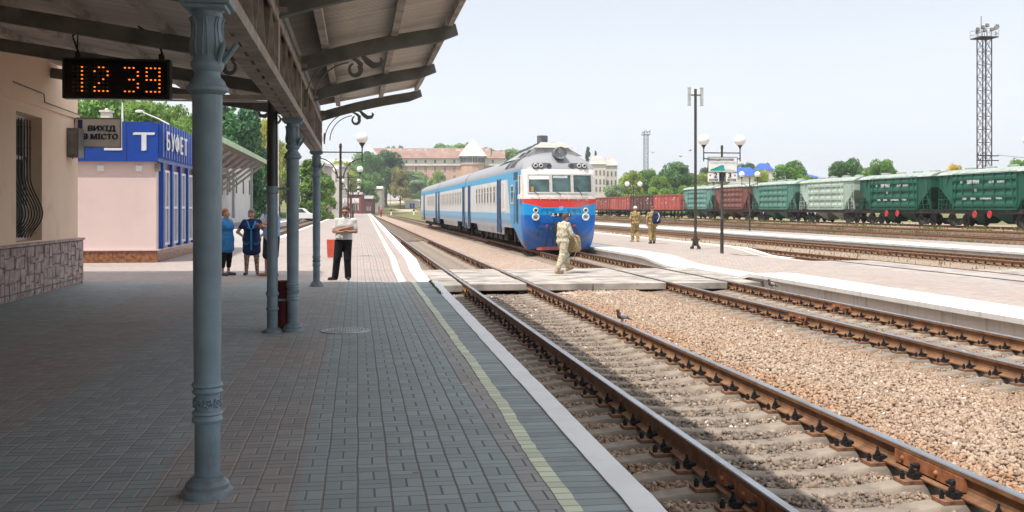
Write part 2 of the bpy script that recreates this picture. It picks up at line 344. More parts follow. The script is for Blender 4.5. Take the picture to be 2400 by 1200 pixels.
# second platform, reached over the crossing
K2=lambda v:10.1
def z2(u,v):
    f=sst(14,10.6,u); d=sst(25.9,27.2,v)*(1-sst(33.,37.,v)); z=-.19*f*d
    g=sst(13.2,15.6,u)*(1-sst(39.5,43.5,v)); return z-.22*g
def r2(v): return 16.4
us=fr(11.1,16.4,.53); vv=fr(-4,24,2)+fr(25,45,.5)+fr(47,150,4)
b=MB(); b.grid([[(u,v,z2(u,v)) for u in us] for v in vv]); struct(b.build('platform',M_pav2,rz=TH))
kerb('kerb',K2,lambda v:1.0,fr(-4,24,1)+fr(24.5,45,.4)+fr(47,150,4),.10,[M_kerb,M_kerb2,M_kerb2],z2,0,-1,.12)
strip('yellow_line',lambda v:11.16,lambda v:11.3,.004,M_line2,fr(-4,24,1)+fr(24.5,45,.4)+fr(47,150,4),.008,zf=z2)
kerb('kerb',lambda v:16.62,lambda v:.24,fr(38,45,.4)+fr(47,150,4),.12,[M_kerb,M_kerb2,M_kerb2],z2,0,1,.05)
strip('yellow_line',lambda v:15.95,lambda v:16.1,.004,M_line2,fr(36,45,.4)+fr(47,150,4),.008,zf=z2)
# third platform
z3=lambda u,v:0
b=MB(); b.grid([[(u,v,-.0-.25*sst(30.3,31.8,u)) for u in fr(27.1,31.9,.6)] for v in fr(-4,180,6)]); struct(b.build('platform',M_pav2,rz=TH))
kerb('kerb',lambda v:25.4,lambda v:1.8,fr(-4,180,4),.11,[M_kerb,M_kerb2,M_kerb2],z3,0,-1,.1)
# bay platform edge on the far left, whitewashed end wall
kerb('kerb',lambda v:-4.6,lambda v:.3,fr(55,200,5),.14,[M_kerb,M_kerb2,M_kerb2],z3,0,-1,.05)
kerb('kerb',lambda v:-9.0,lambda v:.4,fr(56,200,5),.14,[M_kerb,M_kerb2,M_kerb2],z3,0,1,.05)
b=MB(); b.grid([[(u,v,-.05) for u in (-30,-20,-9.4)] for v in fr(56,200,12)]); struct(b.build('yard_paving',M_asph,rz=TH))
# asphalt way over the yard tracks
uvsheet('crossing_path',[16.0,17.3],[20,27,36.5],lambda u,v:-.24,M_asph)
uvsheet('crossing_path',[17.5,18.85],[20,27,36.5],lambda u,v:-.235,M_asph)
uvsheet('crossing_path',[19.1,23.3],[20,25,30.5],lambda u,v:-.24,M_conc)
# ---------------------------------------------------------------- gravel stones, real ones where the camera sees single stones
def stones(name,n,seed,mat,region,size,cols):
    rg=np.random.default_rng(seed); U,V,Z,C,SZ=region(rg,n); n=len(U)
    base=np.array([(x,y,z) for z in (-1,1) for y in (-1,1) for x in (-1,1)],float); base=np.where(base>0,1,-1)*.5
    P=base[None]*rg.uniform(.55,1.25,(n,8,3))*np.array([1,.8,.55]); P*=SZ[:,None,None]
    q=rg.normal(size=(n,4)); q[:,1:3]*=.45; q/=np.linalg.norm(q,axis=1)[:,None]; w,x,y,z=q.T
    Rm=np.stack([1-2*(y*y+z*z),2*(x*y-z*w),2*(x*z+y*w),2*(x*y+z*w),1-2*(x*x+z*z),2*(y*z-x*w),2*(x*z-y*w),2*(y*z+x*w),1-2*(x*x+y*y)],1).reshape(n,3,3)
    P=np.einsum('nij,nkj->nki',Rm,P)+np.stack([U,V,Z],1)[:,None]
    F=np.array([(0,2,3,1),(4,5,7,6),(0,1,5,4),(1,3,7,5),(3,2,6,7),(2,0,4,6)]); Fa=(F[None]+8*np.arange(n)[:,None,None]).reshape(-1)
    me=bpy.data.meshes.new(name); me.vertices.add(8*n); me.vertices.foreach_set('co',P.reshape(-1)); me.loops.add(24*n); me.loops.foreach_set('vertex_index',Fa)
    me.polygons.add(6*n); me.polygons.foreach_set('loop_start',np.arange(6*n)*4); me.update(calc_edges=True)
    a=me.color_attributes.new('tint','FLOAT_COLOR','POINT'); a.data.foreach_set('color',np.concatenate([np.repeat(C,8,0),np.ones((8*n,1))],1).reshape(-1).astype(np.float32))
    me.materials.append(mat); o=link(name,me,None,(0,0,0),TH); return struct(o,'stuff')
m=Mat('stone_tint',.88,0,.25); m.col(m.mix(m.noise(60,3).sm(.3,.7),m.attr('tint','Color'),m.mix(1.,m.attr('tint','Color'),(.72,.70,.68),'MULTIPLY'))); M_stone=m.mat
AU,CU=3.44,8.56
def reg(rg,n):
    v=4.9+ (30-4.9)*rg.random(n)**1.25; u=rg.uniform(1.85,10.0,n)
    X=u*CT-v*ST; Y=u*ST+v*CT; pxl=1200+FPX*X/Y; keep=(pxl>950)&(pxl<2450)
    keep&=~((v>25.2)&(v<32.2)&(u<10))
    for cu in (AU,CU):                      # sleepers show between the stones
        ins=np.abs(u-cu)<1.32; ph=((v-SL0)/.545)%1; on=(np.abs(ph-.5)>.5-.17)|(np.abs(ph)<.17)
        seat=np.abs(np.abs(u-cu)-.8)<.42; rail=np.abs(np.abs(u-cu)-.8)<.1
        keep&=~(ins&on&(seat|(rg.random(n)<.75)))&~rail
    u,v=u[keep],v[keep]; n=len(u)
    z=-.435+.075*np.clip((u-4.7)/.6,0,1)*np.clip((7.3-u)/.6,0,1)-.02*np.clip((u-9.3)/.5,0,1)+rg.uniform(-.008,.03,n)
    s=rg.uniform(.026,.052,n)*(1+.5*(rg.random(n)<.06))
    t=rg.random((n,1)); base=np.array([.31,.225,.165])*(1-t)+np.array([.55,.43,.335])*t
    hot=(np.exp(-((u-4.75)/.35)**2)*.8+np.exp(-((u-7.3)/.3)**2)*.3+.25*np.sin(v*1.3+u*3)*np.sin(u*2.1)).clip(0,1)[:,None]*rg.random((n,1))
    base=base*(1-hot)+np.array([.42,.20,.09])*hot
    for cu,k in ((AU,.9),(CU,.75)):
        dk=(np.exp(-((u-cu)/.62)**4)*k)[:,None]*np.clip(rg.random((n,1))+.35,0,1); dk2=(np.exp(-((u-cu+1.25)/.45)**2)*.5)[:,None]
        base=base*(1-dk)+np.array([.17,.145,.125])*dk; base=base*(1-dk2)+np.array([.26,.17,.11])*dk2
    w=rg.random(n)<.008; base[w]=[.75,.7,.64]
    return u,v,z,base,s
SL0=.27
stones('gravel',190000,5,M_stone,reg,None,None)
# ---------------------------------------------------------------- tracks
def steel():
    m=Mat('rusty_rail_side',.75,.1,.4); n=m.noise(5,6,rough=.65); c=m.mix(n.sm(.3,.7),(.15,.075,.04),(.29,.15,.075)); c=m.mix(m.noise(1.3,4).sm(.55,.75)*.6,c,(.085,.055,.04)); m.col(c); m.bump(m.noise(60,3),.25,.003); return m.mat
M_rust=steel(); m=Mat('polished_rail_head',.22,1,.5); m.col(m.mix(m.noise(2,5).sm(.4,.7),(.42,.43,.46),(.30,.28,.27))); m.rough(m.noise(6,4)*.15+.2); M_head=m.mat
M_headr=simple('worn_rust_head',(.27,.17,.11),.45,.3,3,metal=.4)
M_slp=simple('sleeper_concrete',(.225,.185,.15),.9,.3,3,dirt=(.12,.10,.085),dscale=4,damt=.6,bs=60,bump=.5,bd=.008)
M_bolt=simple('greasy_black_iron',(.022,.022,.025),.55,.4,20,metal=.3); M_plate=simple('rust_plate',(.20,.10,.055),.8,.35,14); M_fish=simple('orange_rust_plate',(.30,.115,.05),.75,.35,10,bs=60,bump=.4)
HEADZ=-.15
def railprof(): return [(-.07,-.18),(.07,-.18),(.07,-.168),(.02,-.152),(.009,-.13),(.009,-.055),(.034,-.04),(.036,-.008),(.028,0),(-.028,0),(-.036,-.008),(-.034,-.04),(-.009,-.055),(-.009,-.13),(-.02,-.152),(-.07,-.168)]
def railmesh(path,du,vs,polished=True):
    b=MB(); P=railprof(); rows=[]
    for v in vs:
        u0,z0=path(v); s=(path(v+.5)[0]-u0)/.5; n=math.hypot(1,s)
        rows.append([(u0+(du+x)/n,v-(du+x)*s/n,z0+z) for x,z in P])
    b.grid(rows,0,False,True); n=len(P)
    for i in range(len(b.m)):
        if i%n in (7,8,9): b.m[i]=1
    return b
def sleeper_mb():
    b=MB(); prof=[(-1.35,-.035),(-1.1,-.005),(-.98,0),(-.62,0),(-.5,-.012),(-.25,-.042),(.25,-.042),(.5,-.012),(.62,0),(.98,0),(1.1,-.005),(1.35,-.035)]; rows=[]
    for x,z in prof: rows.append([(x,-.15,-.2),(x,-.115,z-.03),(x,-.09,z-.006),(x,.09,z-.006),(x,.115,z-.03),(x,.15,-.2)])
    b.grid([r[::-1] for r in rows],0,True); n=6
    b.add(rows[0],[(0,1,2,3,4,5)],0); b.add(rows[-1],[(5,4,3,2,1,0)],0); return b
def fast_mb(x,hi=True):
    b=MB(); b.box(x-.19,x+.19,-.085,.085,-.004,.022,1)
    for s in (-1,1):
        b.box(x+s*.075-.025,x+s*.075+.025,-.05,.05,.02,.062,0); b.box(x+s*.055-.03,x+s*.055+.03,-.045,.045,.05,.068,0)
        if hi:
            b.lathe([(.019,.06),(.019,.1),(.011,.1),(.011,.135)],6,(x+s*.085,0,0),0,False); b.lathe([(.026,.062),(.026,.085)],6,(x+s*.085,0,0),0,False)
            b.lathe([(.020,.02),(.020,.07),(.012,.07),(.012,.085)],6,(x+s*.16,.0,0),0,False)
        else: b.box(x+s*.085-.02,x+s*.085+.02,-.02,.02,.06,.125,0)
    return b
SLEEP=sleeper_mb(); slp_me=SLEEP.build('sleeper',[M_slp]); slp_mesh=slp_me.data; bpy.data.objects.remove(slp_me)
fm=[]
for hi in (1,0):
    for x in (-.8,.8):
        o=fast_mb(x,hi).build('rail_fastening',[M_bolt,M_plate]); fm.append(o.data); bpy.data.objects.remove(o)
SEATZ=HEADZ-.18-.026
def track(label,path,vs,indiv,stuffv,joints=(),pol=True,hi_to=30,zoff=0,rails=True):
    t=thing('railway_track',label,'railway track',(0,0,0),TH)
    for du in (-.8,.8): railmesh(path,du,vs).build('rail',[M_rust,M_head if pol else M_headr],t)
    rg=random.Random(7)
    for i,v in enumerate(indiv):
        u,z=path(v); o=link('sleeper',slp_mesh,t,(u+rg.uniform(-.03,.03),v,z-.18-.026),rg.uniform(-.015,.015))
        if v<62:
            h=0 if v<hi_to else 2
            link('rail_fastening',fm[h],o,(0,0,0)); link('rail_fastening',fm[h+1],o,(0,0,0))
    if stuffv:
        b=MB()
        for v in stuffv: u,z=path(v); b.box(u-1.35,u+1.35,v-.12,v+.12,z-.35,z-.206)
        struct(b.build('sleeper',M_slp,t),'stuff')
    for ju,jv,jl in joints:
        u,z=path(jv); b=MB()
        for s in (-1,1):
            x=u+ju; a,c=sorted((x+s*.012,x+s*.04)); b.box(a,c,jv-jl/2,jv+jl/2,z-.142,z-.046)
            for k in range(4):
                y=jv-jl/2+jl*(k+.5)/4
                if k%2==0 : b.lathe([(.022,0),(.022,.035),(.013,.035),(.013,.06)],6,(0,0,0),1,False,Matrix.Translation((x+s*.04,y,z-.095))@Matrix.Rotation(R_(90*s),4,'Y'))
                else: b.ball((x+s*.04,y,z-.095),.022,8,6,0)
        b.build('fishplate',[M_fish,M_bolt],t)
    return t
def bend(u0,z0=HEADZ,k=.0004,v0=265): return lambda v:(u0+(k*(v-v0)**2 if v>v0 else 0),z0)
sleep=lambda a,b:[SL0+.545*i for i in range(int((a-SL0)/.545)+1,int((b-SL0)/.545)+1)]
vrail=[-6,10,25,60,120,200,265]+fr(270,480,15)
tA=track('nearest railway track beside the block paved platform, empty and crossed by concrete slabs',bend(AU),vrail,sleep(4.6,25.1)+sleep(31.9,66),sleep(66.5,300),[(-.8,6.9,.85),(.8,7.25,.95)])
tC=track('second railway track, the one the blue and white train stands on',bend(CU),vrail,sleep(10.8,27.4)+sleep(32.2,70),sleep(70.5,260),[(-.8,17.6,.75),(.8,19.2,.8)])
tD=track('rusty track sunk in the asphalt along the far edge of the second platform',bend(18.2,-.22,.0004,300),[-6,20,60,160],sleep(36.5,60),sleep(60.5,150),[],False)
tE=track('rusty track running along the white kerb of the third platform',bend(24.2,-.2,.0004,300),[-6,20,60,190],sleep(30,70),sleep(70.5,180),[(-.8,33.3,.8),(-.8,44,.8)],False)
tF=track('rusty yard track next to the third platform, in sandy gravel with weeds',bend(36.,.05,.0004,400),[-6,30,90,320],[],sleep(45,200),[],False)
tG=track('rusty yard track nearest to the line of freight wagons',bend(41.5,.2,.0004,400),[-6,30,90,320],[],sleep(50,200),[],False)
tW=track('yard track under the row of freight wagons',bend(47.2,.3,.0004,400),[-6,30,90,330],[],sleep(55,240),[],False)
tB=track('dead end bay track at the left of the first platform',bend(-6.6,-.12,.0004,400),[57,90,200],sleep(57,100),sleep(100.5,190),[],False)
# ---------------------------------------------------------------- pedestrian crossing of concrete panels
CVA,CVB=25.35,31.7
def deck(label,u0,u1,zt,nr,seed,kid='slab',thick=.17,v0=None,v1=None):
    rg=random.Random(seed); t=thing('crossing_deck',label,'crossing slabs',(0,0,0),TH,'concrete decks of the track crossing')
    a=CVA if v0 is None else v0; e=CVB if v1 is None else v1
    for i in range(nr):
        s0=a+(e-a)*i/nr; s1=a+(e-a)*(i+1)/nr-.045; ncol=1 if u1-u0<2 else 2; x=u0
        for c in range(ncol):
            x1=u0+(u1-u0)*((c+1)/ncol if ncol==1 else (.0+ (c+1)/ncol+rg.uniform(-.12,.12)*(c<ncol-1)))
            b=MB(); z=zt+rg.uniform(-.008,.008); j=rg.uniform(-.07,.03) if i==0 else 0; b.box(x,x1-.02,s0+j,s1,z-thick,z); b.build(kid,M_conc,t,bev=.015); x=x1
deck('concrete crossing deck between the white kerb and the nearest rail',1.92,2.56,HEADZ-.015,4,1)
deck('concrete crossing deck between the rails of the nearest track',2.74,4.14,HEADZ-.01,4,2)
deck('wide concrete crossing deck between the two tracks, where the soldier walks',4.34,7.66,HEADZ-.01,4,3)
deck('concrete crossing deck between the rails of the second track',7.84,9.26,HEADZ-.01,4,4)
deck('grey concrete crossing deck between the second track and the opposite platform',9.46,10.5,HEADZ-.03,4,5)
M_cem=simple('cement_dust',(.50,.43,.38),.95,.12,3,bs=50)
b=MB(); rgp=random.Random(2); pts=[(5.75+.95*math.cos(a)*(1+.25*math.sin(3*a+1)),24.6+.62*math.sin(a)*(1+.2*math.sin(2*a))) for a in fr(0,6.2,.25)]
b.add([(6.,24.6,-.318)]+[(x,y,-.355) for x,y in pts],[(0,i+1,(i+1)%len(pts)+1) for i in range(len(pts))],0,True); struct(b.build('cement_patch',M_cem,rz=TH))
# ---------------------------------------------------------------- canopy, columns, station building, kiosk
BU=-.88; CV=[6.40,14.70,23.15]
m=Mat('grey_blue_paint',.48,0,.5); x,y,z=m.xyz(); k=m.mix(m.noise(5,5).sm(.3,.7),(.165,.23,.275),(.22,.30,.35)); k=m.mix(m.noise(2.2,6,v=m.vec(x*4.,y*4.,z*.7),rough=.7).sm(.5,.72)*.5,k,(.09,.11,.125)); ch=m.noise(26,8,rough=.75).sm(.645,.68); k=m.mix(ch*.8,k,(.10,.075,.06)); k=m.mix(z.sm(.05,.5).inv()*m.noise(9,6).sm(.35,.65)*.6,k,(.11,.10,.09)); m.col(k); m.bump(m.noise(22,3)-ch*.4,.3,.004); M_col=m.mat
M_iron=simple('old_brown_grey_paint',(.34,.29,.245),.75,.3,4,dirt=(.08,.065,.05),bs=40,bump=.3)
M_raft=simple('dark_rafter_paint',(.15,.147,.135),.7,.3,3,dirt=(.13,.12,.1),bs=30,bump=.3)
M_purl=simple('weathered_purlin',(.50,.45,.40),.8,.25,3,dirt=(.12,.10,.08),bs=30,bump=.3)
def board_mat(nm='weathered_roof_boards'):
    m=Mat(nm,.85,0,.2); u,v,z=m.xyz(); cv=v/.085; f=cv.fr(); j=f.mn(f.inv()).sm(.03,.10).inv(); w=m.white(m.vec(cv.fl(),(u/2.7).fl(),1.))
    g=m.noise(1.,7,v=m.vec(u*.9,v*13.,z),rough=.7); c=m.mix(w,(.74,.665,.585),(.88,.82,.745)); c=m.mix(g.sm(.47,.74)*.5,c,(.36,.30,.24))
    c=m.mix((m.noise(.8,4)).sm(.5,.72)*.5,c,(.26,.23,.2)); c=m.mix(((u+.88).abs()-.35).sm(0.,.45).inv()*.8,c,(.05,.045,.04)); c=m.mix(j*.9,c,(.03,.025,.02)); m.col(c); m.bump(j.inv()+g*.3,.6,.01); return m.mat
M_board=board_mat()
M_tin=simple('grey_roof_tin',(.32,.33,.33),.5,.2,2,metal=.3)
zr=lambda u: 3.80+.205*(u-BU) if u>BU else 3.80+.15*(BU-u)
cn=thing('platform_canopy','weathered plank platform canopy on a lattice girder with dark rafters and scroll brackets','canopy',(0,0,0),TH)
RV=[-5.85,-1.75,2.35,6.45,10.55,14.65,18.75,22.85]
for v in RV:
    b=MB(); rows=[]
    for i in range(9):
        t=i/8; u=BU+.12+t*2.14; z=zr(u)+.03*math.sin(t*3.1)-.05*(1-t)**3; h=.20
        rows.append([(u,v-.055,z-h),(u,v+.055,z-h),(u,v+.055,z),(u,v-.055,z)])
    rows[-1]=[(1.40,v-.055,zr(1.4)-.13),(1.40,v+.055,zr(1.4)-.13),(1.36,v+.055,zr(1.4)+.02),(1.36,v-.055,zr(1.4)+.02)]
    b.grid([r[::-1] for r in rows],0,False,True); b.add(rows[0],[(0,1,2,3)]); b.add(rows[-1],[(3,2,1,0)])
    b.build('rafter',M_raft,cn)
    b=MB(); b.bar((BU-.1,v,zr(BU-.1)-.10),(-6.28,v,zr(-6.28)-.10),.11,.21)
    for u in (-2.0,-2.18,-4.1,-4.28):
        for s in (-.04,.04): b.ball((u,v-.058,zr(u)-.1+s),.013,6,4)
    b.build('rafter',M_raft,cn)
rg=random.Random(4)
for u,w in ((-.42,.09),(.52,.09),(1.27,.07)):
    b=MB()
    for a,c in zip(RV[:-1],RV[1:]): o=rg.uniform(-.02,.02); b.bar((u+o,a+.06,zr(u)+.05),(u+o,c-.06,zr(u)+.05),w,.10)
    b.build('purlin',M_purl,cn)
for u in (-1.5,-2.55,-3.6,-4.65,-5.7):
    b=MB(); b.bar((u,RV[0],zr(u)+.055),(u,23.3,zr(u)+.055),.10,.11); b.build('purlin',M_purl,cn)
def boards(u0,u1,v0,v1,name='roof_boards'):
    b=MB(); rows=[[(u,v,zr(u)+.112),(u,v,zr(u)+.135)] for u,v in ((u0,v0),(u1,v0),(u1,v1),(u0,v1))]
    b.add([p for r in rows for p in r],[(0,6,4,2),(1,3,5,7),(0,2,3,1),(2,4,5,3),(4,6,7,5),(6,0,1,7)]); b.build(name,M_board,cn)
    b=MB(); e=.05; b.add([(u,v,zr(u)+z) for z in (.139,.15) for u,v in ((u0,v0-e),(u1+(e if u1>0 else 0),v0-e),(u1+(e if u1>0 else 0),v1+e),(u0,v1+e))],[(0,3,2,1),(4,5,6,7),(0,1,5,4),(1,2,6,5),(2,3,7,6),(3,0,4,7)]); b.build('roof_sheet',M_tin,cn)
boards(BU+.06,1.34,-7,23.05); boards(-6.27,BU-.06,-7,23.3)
b=MB(); b.box(BU-.09,BU+.09,-7,23.1,3.78,3.90); b.build('valley_gutter',M_tin,cn)
# lattice girder
b=MB()
for s in (-1,1): b.box(BU+s*.07-.055,BU+s*.07+.055,-6,23.35,2.935,2.955); b.box(BU+s*.11-.01,BU+s*.11+.01,-6,23.35,2.957,3.04)
for i in range(58): v=-5.8+i*.5; b.box(BU-.02,BU+.02,v,v+.26,2.932,2.9345)
b.build('bottom_chord',M_iron,cn)
b=MB()
for s in (-1,1): b.box(BU+s*.07-.055,BU+s*.07+.055,-6,23.35,3.60,3.62); b.box(BU+s*.11-.01,BU+s*.11+.01,-6,23.35,3.52,3.598)
b.build('top_chord',M_iron,cn)
b=MB(); n=56; st=29.2/n
for i in range(n):
    v=-5.9+i*st; a=(BU-.07,v,2.97); c=(BU-.07,v+st,3.60)
    if i%2: a,c=(BU-.07,v,3.60),(BU-.07,v+st,2.97)
    b.bar(a,c,.016,.075,up=(1,0,0)); a2=(BU+.07,a[1],6.57-a[2]); c2=(BU+.07,c[1],6.57-c[2]); b.bar(a2,c2,.016,.075,up=(1,0,0))
for v in (-2.,*CV,2.2,10.5,18.9): b.box(BU-.12,BU+.12,v-.09,v+.09,2.967,3.60)
b.build('lattice_web',M_iron,cn)
b=MB()
for v in RV: b.box(BU-.16,BU+.20,v-.06,v+.06,3.626,3.68); b.box(BU-.2,BU-.05,v-.05,v+.05,3.68,3.76); b.box(BU+.05,BU+.18,v-.05,v+.05,3.68,3.80)
b.build('rafter_shoe',M_iron,cn)
# wrought iron scroll brackets
def ribbon(b,pts,ws,v,t=.012):
    pts=[Vector(p) for p in pts]; top=[];bot=[]
    for i,p in enumerate(pts):
        d=(pts[min(i+1,len(pts)-1)]-pts[max(i-1,0)]); d=Vector((d.x,d.y)).normalized(); nrm=Vector((-d.y,d.x)); w=ws[i]/2
        top.append(p+nrm*w); bot.append(p-nrm*w)
    rows=[[(a.x,v-t,a.y),(c.x,v-t,c.y),(c.x,v+t,c.y),(a.x,v+t,a.y)] for a,c in zip(top,bot)]
    b.grid(rows,0,False,True); b.add(rows[0],[(3,2,1,0)]); b.add(rows[-1],[(0,1,2,3)])
def bracket(v,sg=1):
    b=MB(); X=lambda x:BU+sg*x
    arc=lambda a0,a1,cx,cz,r,n=14:[(cx+r*math.cos(R_(a0+(a1-a0)*i/n)),cz+r*math.sin(R_(a0+(a1-a0)*i/n))) for i in range(n+1)]
    m1=arc(180,100,.80,3.18,.62); m2=arc(180,98,.84,3.18,.55)
    for q in (m1,m2): b.tube([(X(x),v,z) for x,z in q],.011,6)
    e=m1[-1]; curl=[(e[0],e[1]),(.82,3.80),(.92,3.76),(.99,3.70)]+arc(30,-250,.90,3.63,.085,16)
    ribbon(b,[(X(x*.92+.02),z) for x,z in curl],[.02,.03,.05,.07]+[.075-.003*i for i in range(17)],v)
    tail=[(m1[-2][0],m1[-2][1]),(.86,3.84),(1.0,3.83),(1.08,3.75),(1.17,3.69),(1.27,3.70),(1.31,3.76),(1.28,3.80)]
    ribbon(b,[(X(x*.92+.02),z) for x,z in tail],[.02,.025,.05,.085,.09,.075,.05,.02],v)
    b.bar((X(.17),v,3.10),(X(.17),v,3.34),.03,.03); b.build('scroll_bracket',M_raft,cn)
for v in CV: bracket(v); bracket(v,-1)
# cast iron columns
def column_parts():
    t=thing('cast_iron_column','','column')
    b=MB(); b.lathe([(.02,-.01),(.150,-.01),(.150,.028),(.140,.042),(.128,.048),(.128,.070),(.112,.088),(.098,.094),(.098,.11),(.078,.115)],32); b.build('base',M_col,t)
    b=MB(); b.lathe([(.0735,.10),(.0735,.43),(.083,.432),(.090,.45),(.083,.468),(.080,.475),(.090,.485),(.086,.50),(.072,.505),(.072,.60),(.084,.605),(.090,.617),(.082,.63),(.080,.638),(.092,.65),(.086,.668),(.077,.672),(.080,.9),(.0875,2.38)],32)
    b.build('shaft',M_col,t)
    b=MB()
    for k in range(8):
        a=2*math.pi*k/8+.2; M=Matrix.Rotation(a,4,'Z')@Matrix.Translation((.073,0,.552))@Matrix.Rotation(R_(90),4,'Y')
        ring=[(.022*math.cos(x)*(1+.22*math.cos(5*x)),.022*math.sin(x)*(1+.22*math.cos(5*x)),.004) for x in fr(0,6.2832,.26)]
        b.tube([M@Vector(p) for p in ring],.006,5); b.ball(M@Vector((0,0,.004)),.009,8,5)
    b.build('rosette_band',M_col,t)
    b=MB(); flute=lambda r,z,t: r*(1+.065*abs(math.cos(4*t))**.5*math.sin(max(0,min(1,(z-2.585)/.24))*math.pi)) if 2.585<z<2.83 else r
    b.lathe([(.088,2.37),(.120,2.395),(.122,2.415),(.108,2.43),(.104,2.445),(.094,2.46),(.078,2.475),(.073,2.505),(.088,2.52),(.098,2.54),(.098,2.56),(.086,2.575),(.083,2.60),(.087,2.62),(.092,2.66),(.089,2.70),(.082,2.75),(.083,2.79),(.090,2.815),(.101,2.828),(.088,2.832),(.085,2.86),(.098,2.868),(.108,2.885),(.100,2.90)],40,mod=flute)
    for k in range(8):                                   # acanthus ribs
        a=2*math.pi*k/8; pr=[(.090,2.60),(.098,2.64),(.097,2.68),(.088,2.73),(.088,2.78),(.098,2.82),(.106,2.825)]
        for da in (-.16,.16): b.tube([(r*math.cos(a+da*(1-((z-2.6)/.23))**.3 if z<2.83 else a),r*math.sin(a+da*(1-((z-2.6)/.23))**.3 if z<2.83 else a),z) for r,z in pr],.0055,5)
    b.build('capital',M_col,t)
    b=MB(); b.box(-.145,.145,-.145,.145,2.895,2.935); b.box(-.12,.12,-.12,.12,2.87,2.896); b.build('abacus',M_col,t,bev=.006)
    for q,e in (((.06,-.04,2.53),(.105,-.11,2.665)),((.07,.0,2.53),(.175,-.02,2.675)),((.06,.04,2.55),(.10,.12,2.64))):
        b=MB(); p=Vector(q);d=Vector(e); b.tube([p,d],.0155,10); b.build('flag_socket',M_col,t)
    return t
c0=column_parts(); c0.location=W(BU,CV[0]); c0.rotation_euler=(0,0,TH); c0['group']='cast iron columns carrying the canopy'
c0['label']='big grey blue cast iron column standing nearest, with rosette band and leafy capital'
dup(c0,W(BU,CV[1]),TH,'grey blue cast iron column paired with the black topped downpipe')
dup(c0,W(BU,CV[2]),TH,'smallest grey blue cast iron column, beside the man with crossed arms')
t=thing('downpipe','dark grey rainwater downpipe with round joints beside the second column','downpipe',W(-1.15,14.64),TH)
b=MB(); b.lathe([(.075,1.9),(.075,2.55),(.070,3.0),(.062,3.4)],20); b.tube([(0,0,3.35),(.0,0,3.5),(.12,0,3.66),(.2,0,3.78)],.06,14); b.build('upper_pipe',simple('black_pipe_paint',(.018,.02,.024),.4,.2,6,spec=.6),t)
b=MB(); b.lathe([(.02,-.01),(.135,-.01),(.135,.03),(.115,.045),(.09,.06),(.074,.065),(.074,.30),(.086,.31),(.086,.34),(.074,.35),(.074,.50),(.088,.51),(.088,.55),(.074,.56),(.072,1.9),(.084,1.91),(.084,1.97),(.076,1.98),(.076,2.0)],24); b.build('lower_pipe',M_col,t)
b=MB(); b.box(-.05,.30,-.012,.012,1.95,1.98); b.build('pipe_clip',M_col,t)
t=thing('litter_bin','dark red litter bin clamped between downpipe and second column','bin',W(-1.01,14.86),TH)
mb=simple('maroon_paint',(.14,.018,.02),.45,.2,5,dirt=(.05,.012,.012)); b=MB(); b.lathe([(.02,.02),(.115,.02),(.122,.66),(.130,.67),(.130,.69),(.115,.69),(.105,.3)],24); b.build('drum',mb,t)
b=MB(); b.box(-.16,.16,-.14,-.128,.42,.45); b.build('bracket',M_col,t)
t=thing('manhole_cover','round iron manhole cover let into the shaded paving','manhole cover',W(-.16,14.62),TH)
M_mh=simple('worn_cast_iron',(.42,.43,.44),.5,.2,10,metal=.2); b=MB(); b.lathe([(.02,.001),(.335,.001),(.335,.014),(.29,.016),(.29,.006),(.27,.006),(.27,.018),(.0,.018)],40,sm=False); b.build('ring',M_mh,t)
b=MB()
for i in range(-7,8):
    for j in range(-7,8):
        if (i*i+j*j)<42: x,y=i*.037,j*.037; b.obj=0; b.box(x-.013,x+.013,y-.006,y+.006,.017,.024,0,Matrix.Translation((0,0,0)))
b.build('tread_pattern',M_mh,t)
# ---------------------------------------------------------------- hanging clock
t=thing('led_clock','black station clock showing 12 39 in orange dots, hung under the canopy','clock',W(-3.18,14.60,3.16),TH)
M_blk=simple('black_housing',(.006,.006,.006),.35,.3,6,spec=.5); M_face=simple('dark_clock_glass',(.004,.003,.003),.12,.2,3,bump=0,spec=.6)
b=MB(); b.box(-.69,.69,-.03,.16,0,.54); b.build('housing',M_blk,t,bev=.008)
b=MB(); b.box(-.655,.655,-.036,-.031,.03,.51); b.build('face',M_face,t)
m=Mat('lit_orange_dot',.4); m.col((.9,.25,.02)); m.emit((1,.20,.02),1.1); M_led=m.mat; M_off=simple('unlit_dot',(.035,.035,.033),.4,.2,5,bump=0)
pats={'1':['..#.']*7,'2':['.##.','#..#','...#','..#.','.#..','#...','####'],'3':['###.','...#','...#','.##.','...#','...#','###.'],'9':['####','#..#','#..#','####','...#','...#','####']}
off=MB()
for ch,x0 in (('1',-.545),('2',-.275),('3',.112),('9',.39)):
    on=MB()
    for r in range(7):
        for c in range(4):
            x=x0+c*.055; z=.415-r*.0525
            if pats[ch][r][c]=='#': on.ball((x,-.038,z),.0125,10,6,0,(1.15,.5,.8))
            elif ch in '12': off.lathe([(.016,0),(.016,.004),(.011,.004),(.011,.001)],10,(0,0,0),0,False,Matrix.Translation((x,-.037,z))@Matrix.Rotation(R_(90),4,'X'))
    on.build('digit',M_led,t)
off.build('unlit_dots',M_off,t)
b=MB()
for x in (-.52,.56): b.tube([(x,.06,.53),(x,.06,.62)],.035,8); b.tube([(x,.06,.6),(x+.01,.06,.98)],.010,6); b.tube([(x+.04,.06,.56),(x-.02,.06,.72),(x-.06,.06,.84),(x-.3 if x>0 else x+.12,.06,.99)],.014,6)
b.build('hanger',M_blk,t)
